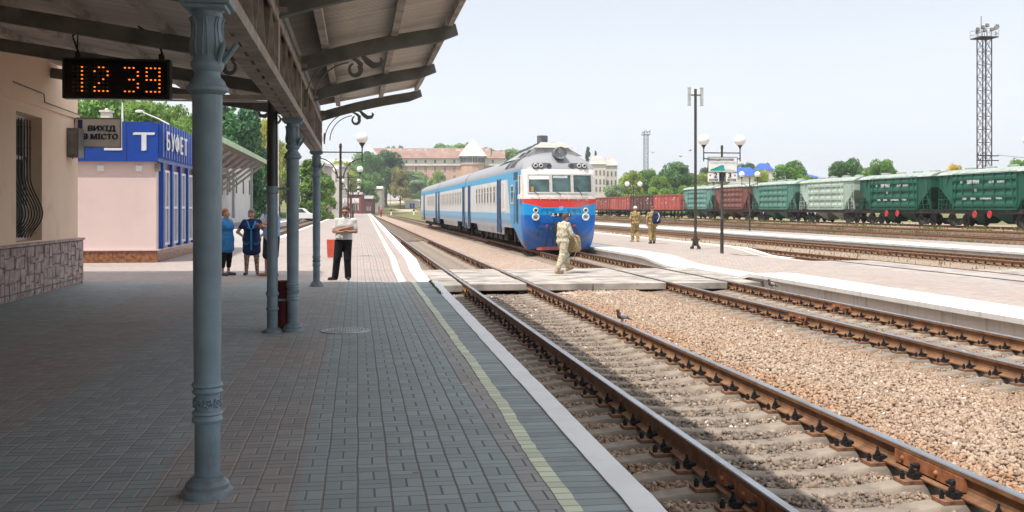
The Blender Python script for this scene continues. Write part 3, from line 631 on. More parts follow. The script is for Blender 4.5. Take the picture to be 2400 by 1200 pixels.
# ---------------------------------------------------------------- station building
WU=-6.29; BV=24.97
M_wall=simple('peach_plaster',(.86,.63,.47),.85,.05,.8,dirt=(.42,.30,.22),dscale=.8,damt=.35,bs=70,bump=.15)
M_stone=simple('brown_split_stone',(.44,.335,.31),.85,.3,5,dirt=(.11,.09,.085),dscale=6,bs=35,bump=.7,bd=.012)
st=thing('station_building','peach plastered station building with stone plinth and barred window','building',(0,0,0),TH)
wv=(20.62,22.24); wz=(1.06,3.52)
b=MB(); b.box(-26,WU-.5,-9,BV,0,12.6)
for a,c,z0,z1 in ((-9,wv[0],0,12.6),(wv[1],BV,0,12.6),(wv[0],wv[1],0,wz[0]),(wv[0],wv[1],wz[1],12.6)): b.box(WU-.499,WU,a,c,z0,z1)
b.box(WU,WU+.035,-9,BV+.035,3.72,3.80); b.box(WU,WU+.02,-9,20.3,3.801,4.4)
b.build('wall',M_wall,st)
b=MB(); b.prism([(-26.4,12.62),(WU+.4,12.62),(WU+.4,12.75),(-16,16),(-26.4,12.75)],-9.4,BV+.4,ax='y'); b.build('roof',simple('roof_tile',(.3,.13,.09),.8),st)
rg=random.Random(11); b=MB(); b.box(WU,WU+.06,-9,BV+.02,0,.985)
def split(a,c,z0,z1,d):
    w,h=c-a,z1-z0
    if d<=0 or (w<.34 and h<.30) or (w*h<.05 and rg.random()<.6):
        g=.004; p=rg.uniform(.03,.05); e=.012
        b.add([(WU+.06,a+g,z0+g),(WU+.06,c-g,z0+g),(WU+.06,c-g,z1-g),(WU+.06,a+g,z1-g)]+[(WU+.06+p+rg.uniform(-.012,.012),y,z) for y,z in ((a+g+e,z0+g+e),(c-g-e,z0+g+e),(c-g-e,z1-g-e),(a+g+e,z1-g-e))],[(4,5,6,7),(0,1,5,4),(1,2,6,5),(2,3,7,6),(3,0,4,7)]); return
    if w>h*1.1 or (w>h*.7 and rg.random()<.5): m_=a+w*rg.uniform(.35,.65); split(a,m_,z0,z1,d-1); split(m_,c,z0,z1,d-1)
    else: m_=z0+h*rg.uniform(.35,.65); split(a,c,z0,m_,d-1); split(a,c,m_,z1,d-1)
for i in range(22):
    a=12+(BV-12)*i/22; split(a,a+(BV-12)/22,.03,.98,4)
b.box(WU-.1,WU+.15,-9,BV+.05,.986,1.03); b.build('stone_plinth',M_stone,st)
b=MB(); b.box(-9,WU+.10,BV,BV+.09,0,1.03); b.build('stone_plinth',M_stone,st)
wn_=MB(); wn_.box(WU-.44,WU-.36,wv[0],wv[1],wz[0],wz[1],0); f=wn_.build('window',glassm('dark_window_glass'),st)
b=MB(); fw=.07
for y in (wv[0]+.035,(wv[0]+wv[1])/2,wv[1]-.035): b.box(WU-.359,WU-.30,y-fw/2,y+fw/2,wz[0],wz[1])
for z in (wz[0]+.035,2.7,wz[1]-.035): b.box(WU-.357,WU-.303,wv[0],wv[1],z-fw/2,z+fw/2)
b.build('frame',simple('white_pvc',(.7,.7,.7),.4,.05),f)
b=MB(); M_grl=simple('black_wrought_iron',(.02,.02,.02),.5,.3,20)
for i in range(9):
    y=wv[0]+.09+i*(wv[1]-wv[0]-.18)/8; pts=[]
    for k in range(25):
        z=wz[1]-.06-k*(wz[1]-wz[0]-.12)/24; s=max(0,min(1,(2.35-z)/1.2)); bul=.24*math.sin(math.pi*s**1.5)**1.3 if z<2.35 else 0; pts.append((WU-.20+bul,y,z))
    b.tube(pts,.013,6)
for z,x in ((wz[1]-.2,-.2),(2.9,-.2),(1.2,-.12)): b.bar((WU+x,wv[0],z),(WU+x,wv[1],z),.03,.008)
for yc in (21.1,21.75):
    for zc,r in ((2.45,.2),(1.95,.14)): b.tube([(WU-.185,yc+r*math.cos(a)*.7,zc+r*math.sin(a)*1.4) for a in fr(0,6.2832,.4)],.008,6,cap=False)
b.build('window_grille',M_grl,st)
b=MB(); b.tube([(WU+.05,20.3,4.02),(WU+.05,22.2,4.0),(WU+.05,22.25,3.84),(WU+.05,24.9,3.82)],.012,6); b.tube([(WU+.12,12,.14),(WU+.12,BV,.14)],.012,6); b.build('wall_cable',M_raft,st)
t=thing('electric_cabinet','small grey metal electric cabinet on the building corner below the sign','cabinet',W(WU,24.2,2.82),TH)
b=MB(); b.box(.001,.25,-.15,.3,0,.64); b.build('box',simple('grey_enamel',(.16,.155,.15),.5,.15,6,dirt=(.09,.08,.07)),t,bev=.008)
b=MB(); b.ball((.12,-.155,.32),.02,8,6); b.box(.10,.12,-.1,-.05,-.04,0); b.box(.03,.22,-.156,-.151,.06,.58); b.build('door',simple('grey_enamel_door',(.19,.185,.18),.5,.15,6),t)
t=thing('exit_sign','white box sign reading ВИХІД В МІСТО, projecting from the building corner','sign',W(-6.27,24.66,3.07),TH)
b=MB(); b.box(.0,.98,.0,.16,0,.66); b.build('sign_box',simple('cream_sign',(.55,.50,.45),.5,.06,2,dirt=(.4,.34,.3)),t,bev=.006)
b=MB(); b.box(-.01,.99,-.012,-.001,.645,.67); b.box(-.01,.99,-.012,-.001,-.01,.015); b.box(.97,.99,-.012,-.001,.016,.644); b.build('sign_frame',M_raft,t)
M_navy=simple('navy_lettering',(.02,.03,.06),.5,.1,3,bump=0)
textmesh('ВИХІД',.165,'lettering',M_navy,t,(.57,-.004,.42),bold=.011,sx=1.1); textmesh('В МІСТО',.165,'lettering',M_navy,t,(.545,-.004,.235),bold=.011,sx=1.05)
b=MB(); b.box(.06,.16,-.006,-.001,.42,.62); b.build('emblem',simple('dark_blue_patch',(.02,.03,.12),.5),t)
for i,(px,py,L) in enumerate(((470,228,1.6),)):
    t=thing('tube_lamp','long cream fluorescent tube lamp hung under the last canopy rafter','lamp',W(-3.0,22.3,3.95),TH)
    b=MB(); b.box(-1.3,1.3,-.06,.06,0,.10); b.build('housing',simple('cream_lamp',(.5,.47,.42),.5,.1),t); b=MB(); b.tube([(-1.25,0,-.03),(1.25,0,-.03)],.02,8); b.build('tube',simple('lamp_tube',(.7,.7,.68),.3,.03,bump=0),t)
    b=MB(); b.tube([(-1,0,.1),(-1,0,.25)],.01,6); b.tube([(1,0,.1),(1,0,.1)],.01,6); b.build('hanger',M_raft,t)
# ---------------------------------------------------------------- buffet kiosk
KUx,KV0,KV1=-6.22,34.05,45.5
M_pink=simple('pink_plaster',(.66,.535,.52),.85,.04,.6,dirt=(.55,.44,.43),dscale=.9,damt=.3,bs=80,bump=.12)
M_blue=simple('cobalt_panel',(.006,.055,.33),.35,.12,.7,bump=0,spec=.5); M_wht=simple('white_pvc_frame',(.72,.73,.75),.35,.04,3,bump=0); M_ltr=simple('silver_white_letter',(.66,.68,.74),.35,.05,2,bump=0)
def granite():
    m=Mat('brown_granite_tile',.25,0,.5); u,v,z=m.xyz(); a=((u+v)/.42).fr(); q=a.lt(.02).mxx((z/.42).fr().lt(.025)); c=m.mix(m.noise(9,6).sm(.35,.65),(.16,.06,.03),(.30,.14,.075)); m.col(m.mix(q,c,(.08,.05,.04))); return m.mat
M_gran=granite(); kt=thing('buffet_kiosk','pink walled kiosk with cobalt fascia lettered БУФЕТ and tall windows','kiosk',(0,0,0),TH)
b=MB(); b.box(-13,KUx-.02,KV0+.02,KV1-.02,0,4.2); b.build('wall',M_pink,kt)
b=MB(); b.box(-13.1,KUx+.03,KV0-.05,KV1+.03,0,.37); b.build('plinth',M_gran,kt)
b=MB(); b.box(-13.1,KUx+.06,KV0-.08,KV1+.06,.371,.41); b.build('ledge',simple('pink_ledge',(.6,.48,.47),.8,.05),kt)
b=MB(); b.box(-13.15,KUx+.05,KV0-.12,KV0+.019,3.16,4.36)
for u in (-7.1,-8.35,-9.6,-10.85): b.box(u-.012,u+.012,KV0-.124,KV0-.121,3.17,4.35,1)
b.box(-13.15,KUx-.05,KV0-.11,KV1,4.361,4.40); b.build('fascia',[M_blue,simple('panel_joint',(.01,.02,.12),.5)],kt)
b=MB(); b.box(KUx-.019,KUx+.05,KV0-.1,KV1+.05,3.16,4.30,0)
for i in range(23):
    v=KV0+.25+i*.5
    b.prism([(KUx+.05,v-.14),(KUx+.17,v-.1),(KUx+.17,v+.1),(KUx+.05,v+.14)],3.3,4.42,0,'z')
b.build('fascia',[M_blue],kt)
b=MB()
for i in range(22):
    v=KV0+.5+i*.5; b.box(KUx+.051,KUx+.075,v-.075,v+.075,3.5,4.28)
b.build('fascia_stripe',simple('pale_blue_metal',(.42,.50,.66),.3,.1,2,metal=.3,bump=0),kt)
b=MB(); b.box(KUx-.01,KUx+.03,KV0+.2,KV1-.1,2.95,3.155); b.build('maroon_band',simple('maroon_band',(.13,.02,.03),.4),kt)
for i,c in enumerate('БУФЕТ'):
    textmesh(c,.76,'lettering',M_ltr,kt,(-10.30+i*.93,KV0-.13,3.73),bold=.016,sx=1.45)
    textmesh(c,.80,'lettering',M_wht,kt,(KUx+.22,KV0+.78+i*.86,3.80),(R_(90),0,R_(90)),bold=.022,sx=1.3)
for i in range(6):
    v=KV0+.62+i*1.62
    b=MB(); b.box(KUx-.019,KUx+.0,v+.1,v+1.35,.5,2.94); f=b.build('window',glassm('kiosk_glass',(.03,.045,.06),.03),kt)
    b=MB()
    for y in (v+.13,v+.72,v+1.32): b.box(KUx+.001,KUx+.06,y-.04,y+.04,.5,2.94)
    for z in (.54,1.72,2.9): b.box(KUx+.002,KUx+.057,v+.09,v+1.36,z-.04,z+.04)
    b.build('frame',M_wht,f)
    b=MB(); b.box(KUx-.01,KUx+.13,v-.2,v+.06,.42,3.15); b.build('pilaster',M_blue,kt)
for u in (-6.75,-7.9,-9.05,-10.2):
    b=MB(); b.box(u-.1,u+.1,KV0-.03,KV0+.019,2.85,3.03); b.build('vent',M_wht,kt)
b=MB(); b.tube([(-10.35,KV0-.2,2.85),(-10.35,KV0-.2,3.0),(-10.45,KV0-.16,3.15),(-10.45,KV0-.14,3.3)],.07,10); b.build('drain_pipe',M_tin,kt)
b=MB(); b.box(KUx-.05,KUx+.1,KV0-.06,KV0+.1,2.86,3.1); b.build('flood_lamp',M_raft,kt)
# ---------------------------------------------------------------- diesel train
def train_paint(name,front):
    m=Mat(name,.42,0,.28); x,y,z=m.xyz(); ax=x.abs()
    WH=(.60,.59,.585); AZ=(.065,.34,.58); LB=(.17,.40,.58); GB=(.20,.30,.42); GR=(.34,.345,.37); RF=(.27,.275,.295)
    c=m.mix(z.gt(.93),GR,GB); c=m.mix(z.gt(1.17),c,LB); c=m.mix(z.gt(1.47),c,WH); c=m.mix(z.gt(3.05),c,AZ)
    if front:
        e=y.lt((z-1.2)*.55+4.1); q=m.mix(z.gt(1.41),(.05,.27,.52),AZ)
        c=m.mix(e,c,q)
        ny=y.lt(.95); q=m.mix(z.gt(1.41),(.003,.12,.47),(.006,.28,.64))
        rd=z.btw(1.74,2.10)*(ax-(z-1.74)*4.2).lt(.78); q=m.mix(z.gt(2.10),q,(.70,.685,.665)); q=m.mix(rd,q,(.62,.045,.04))
        c=m.mix(ny,c,q)
    c=m.mix(z.gt(3.36),c,RF)
    st=m.noise(1.,6,v=m.vec(y*5.,z*.35,x*.4),rough=.7); c=m.mix(st.sm(.47,.72)*.5*z.lt(3.3),c,(.24,.235,.24)); c=m.mix(m.noise(.7,6,rough=.7).sm(.5,.75)*.3,c,(.27,.26,.25))
    c=m.mix((z.lt(.75)*m.noise(2.2,5).sm(.4,.65))*.5,c,(.13,.115,.11)); c=m.mix((z.gt(3.5)*m.noise(1.6,6,rough=.7).sm(.45,.7))*.35,c,(.24,.225,.2))
    m.col(c); m.bump(m.noise(3.5,2)+m.noise(40,2)*.08,.10,.02); return m.mat
M_tp1=train_paint('train_paint_cab',True); M_tp2=train_paint('train_paint_coach',False)
M_und=simple('oily_underframe',(.025,.022,.021),.75,.4,6,dirt=(.07,.055,.045),bs=40); M_tdoor=simple('door_blue_grey',(.05,.10,.19),.45,.2,3,dirt=(.12,.13,.16)); M_dblue=simple('cab_door_blue',(.012,.07,.19),.4,.2,3)
M_twin=glassm('train_window_glass',(.07,.075,.065),.08); M_wsg=glassm('windscreen_glass',(.045,.085,.085),.05); M_alu=simple('window_aluminium',(.55,.53,.50),.45,.12,8,metal=.2,dirt=(.36,.33,.28))
M_lampgrey=simple('lamp_pod_grey',(.13,.14,.15),.5,.15,6); M_chrome=simple('white_lamp_ring',(.75,.75,.73),.3,.05,4); M_lens=simple('lamp_lens',(.30,.32,.33),.1,.3,18,metal=.6,spec=.8); M_dlens=simple('dark_lens',(.03,.045,.04),.08,.2,6,spec=.8)
M_redp=simple('faded_red_beam',(.50,.13,.13),.6,.25,5,dirt=(.22,.12,.11)); M_grn=simple('dark_louvre',(.025,.032,.035),.5,.3,20)
roofx=lambda z: 1.575*max(0,1-((z-3.34)/.88)**2)**(1/2.2) if z>3.34 else 1.575
def wz(z):
    if z>3.34: return max(.02,roofx(z))
    P=[(-.05,1.36),(.1,1.47),(.4,1.54),(.8,1.568),(1.3,1.575),(3.34,1.575)]
    for (a,p),(c,q) in zip(P[:-1],P[1:]):
        if z<=c: return p+(q-p)*(z-a)/(c-a)
def y0z(z):
    P=[(-.05,.42),(.4,.26),(.8,.12),(1.3,.03),(2.0,0),(2.3,.02),(3.2,.16),(3.4,.22),(3.6,.36),(3.9,.85),(4.11,1.5),(4.2,2.1),(4.22,2.9)]
    for (a,p),(c,q) in zip(P[:-1],P[1:]):
        if z<=c: return p+(q-p)*(z-a)/(c-a)
    return 2.9
def dz_(z): return .42 if z<3.34 else .42+1.0*(z-3.34)
def nosept(z,s,yb):                       # s in -1..1 : left back corner -> nose -> right back corner
    w,y0,d=wz(z),y0z(z),min(dz_(z),3.0-y0z(z)); a=abs(s); sg=1 if s>0 else -1
    if a>.8: return (sg*w,y0+d+(max(yb,y0+d)-y0-d)*(a-.8)/.2,z)
    t=a/.8*math.pi/2; p=2/2.7; return (sg*w*math.sin(t)**p,y0+d*(1-math.cos(t)**p) if t<math.pi/2-1e-6 else y0+d,z)
SS=[-1,-.9,-.8]+[-.8+.8*i/16 for i in range(1,16)]+[0]+[.8*i/16 for i in range(1,16)]+[.8,.9,1]
# even spacing in x round the nose
def car_body(L,front,end=False):
    b=MB()
    if front:
        zs=[-.05,.05,.15,.4,.62,.8,1.0,1.3,1.41,1.6,1.74,1.9,2.1,2.3,2.7,3.1,3.34,3.4,3.5,3.6,3.7,3.8,3.9,4.0,4.08,4.14,4.18,4.21]
        rows=[]
        for z in zs:
            yb=3.0 if z>=.8 else .95+max(0,z+.05)*2.3
            rows.append([nosept(z,s,yb) for s in SS])
        b.grid(rows,0,True); y1=3.0
    else: y1=0.
    prof=[(1.50,.45),(1.545,.8),(1.575,1.3),(1.575,2.2),(1.575,3.34)]+[(roofx(3.34+.88*math.sin(R_(a))),3.34+.88*math.sin(R_(a))) for a in range(10,90,10)]+[(0,4.22)]
    prof=prof+[(-x,z) for x,z in prof[-2::-1]]
    ya=fr(y1,L,3.0); b.grid([[(x,y,max(z,.8)) for x,z in prof] for y in ya],0,True)
    n=len(prof)
    for y in (0.,L):
        if front and y==0: continue
        pts=[(x,y,max(z,.8)) for x,z in prof[1:-1]]; b.add(pts,[tuple(range(len(pts)))])
    for s in (-1,1):                      # skirts between the bogies
        for a,c in SKIRT[front]:
            b.add([(s*1.545,a,.8),(s*1.545,c,.8),(s*1.50,c-.35,.42),(s*1.50,a+.35,.42),(s*1.49,a,.8),(s*1.49,c,.8),(s*1.45,c-.35,.42),(s*1.45,a+.35,.42)],[(0,1,2,3),(7,6,5,4),(3,2,6,7),(0,3,7,4),(1,5,6,2)])
    return b
SKIRT={True:[(6.4,18.0),(22.2,24.0)],False:[(0,1.6),(5.8,17.9),(22.1,23.7)]}
TV=43.6; TU=8.56; YA=W(TU,TV)
def swin(t,y,w=.62,z0=1.96,z1=2.82,sides=(-1,1)):
    for s in sides:
        x=s*1.576; b=MB(); a,c=sorted((x-s*.02,x+s*.006)); b.box(a,c,y,y+w,z0,z1); f=b.build('window',M_twin,t)
        b=MB(); a,c=sorted((x,x+s*.022))
        for q in ((y-.05,y+.03,z0-.05,z1+.05),(y+w-.03,y+w+.05,z0-.05,z1+.05),(y+.031,y+w-.031,z0-.05,z0+.03),(y+.031,y+w-.031,z1-.03,z1+.05),(y+.031,y+w-.031,z1-.29,z1-.25)): b.box(a,c,*q)
        b.build('frame',M_alu,f)
def sdoor(t,y,w=.95,z0=.5,z1=3.08):
    for s in (-1,1):
        x=s*1.577; b=MB(); a,c=sorted((x-s*.05,x+s*.004)); b.box(a,c,y,y+w,z0,z1); d=b.build('door',M_tdoor,t)
        b=MB(); a,c=sorted((x,x+s*.05))
        for q in ((y-.1,y,z0,z1+.06),(y+w,y+w+.1,z0,z1+.06)): b.box(a,c,*q)
        b.box(*sorted((x,x+s*.03)),y+w/2-.02,y+w/2+.02,z0,z1); b.build('door_frame',M_tdoor,d)
        b=MB(); b.tube([(x+s*.07,y-.15,1.2),(x+s*.09,y-.15,1.25),(x+s*.09,y-.15,2.1),(x+s*.07,y-.15,2.15)],.014,6); b.build('handrail',M_und,d)
def bogie(t,y):
    b=MB()
    for s in (-1,1):
        b.box(s*1.05-.08,s*1.05+.08,y-1.7,y+1.7,.32,.52); b.box(s*1.07-.12,s*1.07+.12,y-.35,y+.35,.15,.7)
        for dy in (-1.1,1.1): b.box(s*1.1-.12,s*1.1+.12,y+dy-.18,y+dy+.18,.1,.5); b.lathe([(.09,0),(.09,.35)],10,(s*1.1,y+dy-.3,.3)); b.lathe([(.09,0),(.09,.35)],10,(s*1.1,y+dy+.3,.3))
    for dx in (-.6,.6): b.tube([(dx,y-1.5,.62),(dx*1.9,y-1.0,.45),(dx*2.0,y-.5,.2),(dx*2.,y+.1,.5)],.03,6)
    g=b.build('bogie',M_und,t)
    for dy in (-1.1,1.1):
        b=MB()
        for s in (-1,1): b.lathe([(.1,-.09),(.46,-.07),(.46,.05),(.49,.055),(.49,.08),(.1,.08)],28,(0,0,0),0,True,Matrix.Translation((s*.78,y+dy,HEADZ+.46))@Matrix.Rotation(R_(90*s),4,'Y'))
        b.tube([(-1,y+dy,HEADZ+.46),(1,y+dy,HEADZ+.46)],.08,8)
        b.build('wheelset',M_und,g)
def underfl(t,y0,y1):
    b=MB(); b.box(-1.2,1.2,y0,y1,.45,.79); b.build('underframe',M_und,t)
    b=MB()
    for i in range(5): y=y0+1+(y1-y0-2)*i/5; b.box(-1.25,-.3,y,y+1.3,.12,.449); b.box(.3,1.25,y+.3,y+1.4,.15,.449)
    b.build('equipment_boxes',M_und,t)
t=thing('train_car','blue and white leading diesel train car with red stripe, three windscreens and grey domed roof','train',W(TU,TV),TH,'cars of the diesel train'); tr1=t
car_body(24.0,True).build('body',M_tp1,t,ang=50)
for i in range(7): swin(t,9.5+i*1.32)
swin(t,8.85,.22); sdoor(t,7.4); sdoor(t,21.4); bogie(t,4.0); bogie(t,20.1); underfl(t,6.2,18)
b=MB(); b.box(-1.1,1.1,.9,23.6,.5,.79); b.build('underframe',M_und,t)
# cab: windscreens follow the nose
def nosex(z,x):                            # surface y and outward normal at given x on the nose
    w,y0,d=wz(z),y0z(z),dz_(z); q=min(.999,abs(x)/w)**2.7; y=y0+d*(1-(1-q)**(1/2.7)); return y
def patch(x0,x1,z0,z1,off,n=8,b=None,mat=0,th=.015):
    b=b or MB(); xs=[x0+(x1-x0)*i/n for i in range(n+1)]; rows=[[(x,nosex(z,x)-off,z) for x in xs] for z in (z0,(z0+z1)/2,z1)]; b.grid(rows,mat,True)
    ed=[rows[0],rows[-1],[r[0] for r in rows],[r[-1] for r in rows]]
    for k,e in enumerate(ed): b.grid([e,[(p[0],p[1]+th+off,p[2]) for p in e]],mat,False)
    return b
for x0,x1 in ((-1.37,-.47),(-.39,.45),(.53,1.37)):
    f=patch(x0,x1,2.37,3.13,.006).build('windscreen',M_wsg,t); b=MB(); e=.045
    for q in ((x0-e,x0+.02,2.33,3.17),(x1-.02,x1+e,2.33,3.17),(x0+.021,x1-.021,2.33,2.39),(x0+.021,x1-.021,3.11,3.17)): patch(*q,.028,8,b)
    b.build('frame',M_alu,f)
    b=MB(); xm=(x0+x1)/2; b.tube([(xm-.05,nosex(2.3,xm)-.04,2.24),(xm-.05,nosex(2.33,xm)-.06,2.3),(xm+(-.3 if x0>0 else -.25),nosex(2.5,xm-.3)-.05,2.40 if x0<0.3 else 2.62)],.012,5); b.build('wiper',M_und,f)
patch(-1.33,-.5,2.93,3.10,.012).build('sun_blind',simple('white_blind',(.8,.8,.78),.6,.05),t)
patch(-.33,.30,2.98,3.09,.012).build('destination_board',simple('pale_board',(.42,.50,.52),.4,.2,12),t)
b=MB(); patch(-1.28,-1.16,2.42,2.62,.010,2,b); b.build('curtain',simple('ochre_cloth',(.35,.22,.06),.8),t)
b=MB()
for x in (-.95,-.55,-.15,.25,.65,1.05): b.tube([(x,nosex(2.25,x)-.01,2.22),(x+.03,nosex(2.15,x)-.06,2.16),(x+.08,nosex(2.1,x)-.05,2.02)],.011,5)
b.tube([(-1.3,nosex(2.2,-1.3)-.02,2.19)]+[(x,nosex(2.2,x)-.05,2.19) for x in fr(-1.2,1.2,.2)],.010,5); b.build('handrail',M_alu,t)
def lamp(x,z,r,ring,lens,par,nm='headlight',tilt=0,proud=.06,y=None):
    y=(nosex(z,x) if y is None else y); M=Matrix.Translation((x,y-.01,z))@Matrix.Rotation(R_(90),4,'X'); g=MB()
    g.lathe([(r*1.28,-.05),(r*1.28,proud*.7),(r*1.1,proud),(r*.98,proud),(r*.95,proud*.4)],24,(0,0,0),0,True,M); o=g.build(nm,ring,par)
    b=MB(); b.lathe([(.001,proud*.55),(r*.5,proud*.5),(r*.97,proud*.35),(r*.97,0)],20,(0,0,0),0,True,M); b.lathe([(r*.3,proud*.5),(r*.3,proud*.8),(.001,proud*.82)],12,(0,0,0),1,True,M); b.build('lens',[lens,M_dlens],o); return o
for s in (-1,1): lamp(s*1.08,1.61,.085,M_chrome,M_dlens,t); lamp(s*1.08,1.33,.125,M_chrome,M_lens,t)
for s in (-1,1):
    b=MB(); cx=s*.78; ym=nosex(3.52,cx); pl=[]
    for a in fr(-90,90,15): pl.append((cx+.30+.115*math.cos(R_(a)),3.52+.115*math.sin(R_(a))))
    for a in fr(90,270,15): pl.append((cx-.30+.115*math.cos(R_(a)),3.52+.115*math.sin(R_(a))))
    b.prism(pl,ym-.10,ym+.6,ax='y'); pd=b.build('lamp_pod',M_lampgrey,t,bev=.01)
    for k,x in enumerate((-.28,-.05,.28) if s<0 else (-.28,.05,.28)): dk=(k==2) if s<0 else (k==0); lamp(cx+x,3.52,.07,M_lampgrey if dk else M_chrome,M_dlens,pd,'marker_lamp',y=ym-.09,proud=.05)
M=Matrix.Translation((.05,.55,4.07))@Matrix.Rotation(R_(90),4,'X'); b=MB(); b.lathe([(.18,-.9),(.27,-.4),(.27,.2),(.255,.21),(.24,.2),(.23,.1)],28,(0,0,0),0,True,M); hl=b.build('searchlight',M_lampgrey,t); b=MB(); b.lathe([(.001,.03),(.12,.06),(.235,.12),(.235,.1)],24,(0,0,0),0,True,M); b.ball((.02,.45,4.06),.07,10,8); b.build('lens',M_lens,hl)
# engine cowl and exhaust on the roof
b=MB(); rows=[]
for y,h,w in ((1.75,4.36,.86),(1.95,4.60,.52),(3.8,4.62,.55),(6.0,4.52,.7),(10.5,4.24,.9)): rows.append([(-w-.45,y,4.0),(-w,y,h-.12),(-w*.62,y,h),(0,y,h+.03),(w*.62,y,h),(w,y,h-.12),(w+.45,y,4.0)])
b.grid(rows,0,True); b.add(rows[0],[tuple(range(7))]); b.build('engine_cowl',simple('mottled_roof_paint',(.29,.29,.295),.6,.15,4,dirt=(.26,.22,.18),dscale=5),t,ang=25)
b=MB(); b.add([(-.52,1.925,4.60),(.52,1.925,4.60),(.88,1.70,4.37),(-.88,1.70,4.37),(-.52,1.97,4.62),(.52,1.97,4.62),(.88,1.76,4.36),(-.88,1.76,4.36)],[(0,1,2,3),(7,6,5,4),(0,4,5,1),(2,6,7,3),(1,5,6,2),(3,7,4,0)]); b.build('cowl_front_plate',simple('flaking_white',(.44,.41,.38),.8,.2,30,dirt=(.2,.15,.11),dscale=14,damt=.8),t)
b=MB()
for i in range(3): b.add([(-.62-.1*i,2.2+i*1.2,4.56-.06*i),(-.62-.1*i,3.2+i*1.2,4.56-.06*i),(-1.08,3.2+i*1.2,4.28),(-1.08,2.2+i*1.2,4.28),(-.62-.1*i,2.2+i*1.2,4.60-.06*i),(-.62-.1*i,3.2+i*1.2,4.60-.06*i),(-1.08,3.2+i*1.2,4.31),(-1.08,2.2+i*1.2,4.31)],[(3,2,1,0),(4,5,6,7),(0,1,5,4),(1,2,6,5),(2,3,7,6),(3,0,4,7)])
b.build('cooler_flap',M_grn,t)
b=MB(); b.lathe([(.245,4.3),(.245,5.0),(.22,5.0),(.2,4.6)],24,(-.22,3.3,0)); b.build('exhaust_stack',simple('sooty_metal',(.13,.14,.14),.6,.3,4,metal=.3,dirt=(.06,.06,.055)),t)
for yy,n in ((3.0,4),(5.0,3)):
    b=MB()
    for c in range(n):
        for r in range(9):
            a=R_(14+r*5.2); z=3.34+.88*math.sin(a); x=roofx(z); a2=R_(14+r*5.2+3.6); z2_=3.34+.88*math.sin(a2); x2=roofx(z2_); y=yy+c*.42
            for s in (-1,1): b.add([(s*(x+.008),y,z),(s*(x+.008),y+.34,z),(s*(x2+.02),y+.34,z2_+.01),(s*(x2+.02),y,z2_+.01)],[(0,1,2,3)])
    b.build('roof_louvre',M_grn,t)
b=MB()
for r in range(4):
    for c in range(3):
        for s in (-1,1): b.box(*sorted((s*1.57,s*1.582)),1.9+c*.42,2.25+c*.42,2.98+r*.085,3.04+r*.085)
b.build('side_louvre',M_grn,t)
for s in (-1,1):
    b=MB(); b.box(*sorted((s*1.54,s*1.579)),1.75,2.5,1.1,2.88); d=b.build('cab_door',M_dblue,t); b=MB(); b.tube([(s*1.62,1.62,1.0),(s*1.62,1.62,2.4)],.014,6); b.tube([(s*1.62,2.62,1.0),(s*1.62,2.62,2.4)],.014,6); b.build('handrail',M_und,d)
    swin(t,3.15,.7,1.94,2.72,(s,))
    b=MB(); b.box(*sorted((s*1.56,s*1.585)),.95,1.5,2.3,3.1); w=b.build('cab_side_window',M_twin,t); b=MB()
    for q in ((.88,.95,2.25,3.15),(1.5,1.57,2.25,3.15)): b.box(*sorted((s*1.575,s*1.61)),*q)
    b.box(*sorted((s*1.575,s*1.68)),.8,1.25,2.1,2.3); b.build('frame',M_chrome,w)
    b=MB(); b.box(*sorted((s*1.577,s*1.60)),5.8,6.9,1.55,3.0); d=b.build('radiator_panel',M_chrome,t); b=MB(); b.box(*sorted((s*1.6,s*1.61)),6.05,6.65,1.7,2.9); b.build('panel_inset',simple('cream_panel',(.55,.50,.45),.6,.1,3),d)
# buffer beam, coupler, hoses
b=MB(); b.grid([[(x,nosex(-.03,x)-.03,z) for x in fr(-.98,.98,.14)] for z in (-.09,.10)]); b.grid([[(x,nosex(-.03,x)-.03+q,.10) for x in fr(-.98,.98,.14)] for q in (0,.3)]); b.build('pilot_beam',M_redp,t)
b=MB(); b.prism([(-.09,.78),(.11,.78),(.17,.95),(.12,1.1),(-.1,1.1),(-.15,.95)],-.55,.2,ax='y'); b.prism([(-.2,.85),(-.06,.72),(-.05,1.12),(-.2,1.05)],-.62,-.3,ax='y'); b.prism([(.10,.8),(.22,.85),(.22,1.05),(.1,1.1)],-.48,-.1,ax='y'); b.box(-.28,.28,-.04,.1,.6,1.12); b.build('coupler',simple('grimy_coupler',(.07,.065,.06),.6,.3,9,metal=.3,dirt=(.02,.02,.02)),t,bev=.015)
b=MB()
for x,dx in ((-.62,-.02),(-.47,.04),(-.34,.05),(.36,-.05),(.5,-.05),(.62,.03)): b.tube([(x,.0,.92),(x,-.14,.90),(x+dx,-.20,.7),(x+dx*2,-.16,.35),(x+dx*3,-.02,.12)],.028,7)
b.tube([(-.95,.02,.95),(-.9,-.12,.9),(-1.02,-.10,.62),(-.98,.0,.5)],.02,6); b.tube([(-.9,.0,.95),(-.3,-.25,.72),(.1,-.3,.62)],.012,5); b.build('brake_hose',simple('black_rubber',(.03,.03,.033),.6,.2,10),t)
b=MB()
for x in (-.62,.56): b.ball((x,-.08,.94),.05,8,6); b.box(x-.015,x+.015,-.16,-.05,.95,1.02)
b.build('red_cock',simple('red_cock',(.5,.04,.05),.5),t)
b=MB(); patch(-.42,.42,1.345,1.49,.012,6,b); pl=b.build('number_plate',M_blk,t)
textmesh('Д . 8',.15,'lettering',M_wht,pl,(-.26,-.02,1.42),bold=.006); textmesh('-1',.15,'lettering',M_wht,pl,(.33,-.01,1.42),bold=.006)
b=MB(); patch(-.09,.09,1.6,1.78,.014,2,b); patch(-.07,.07,1.65,1.72,.018,2,b); b.build('plate',simple('light_blue_plate',(.1,.4,.75),.4),t)
b=MB()
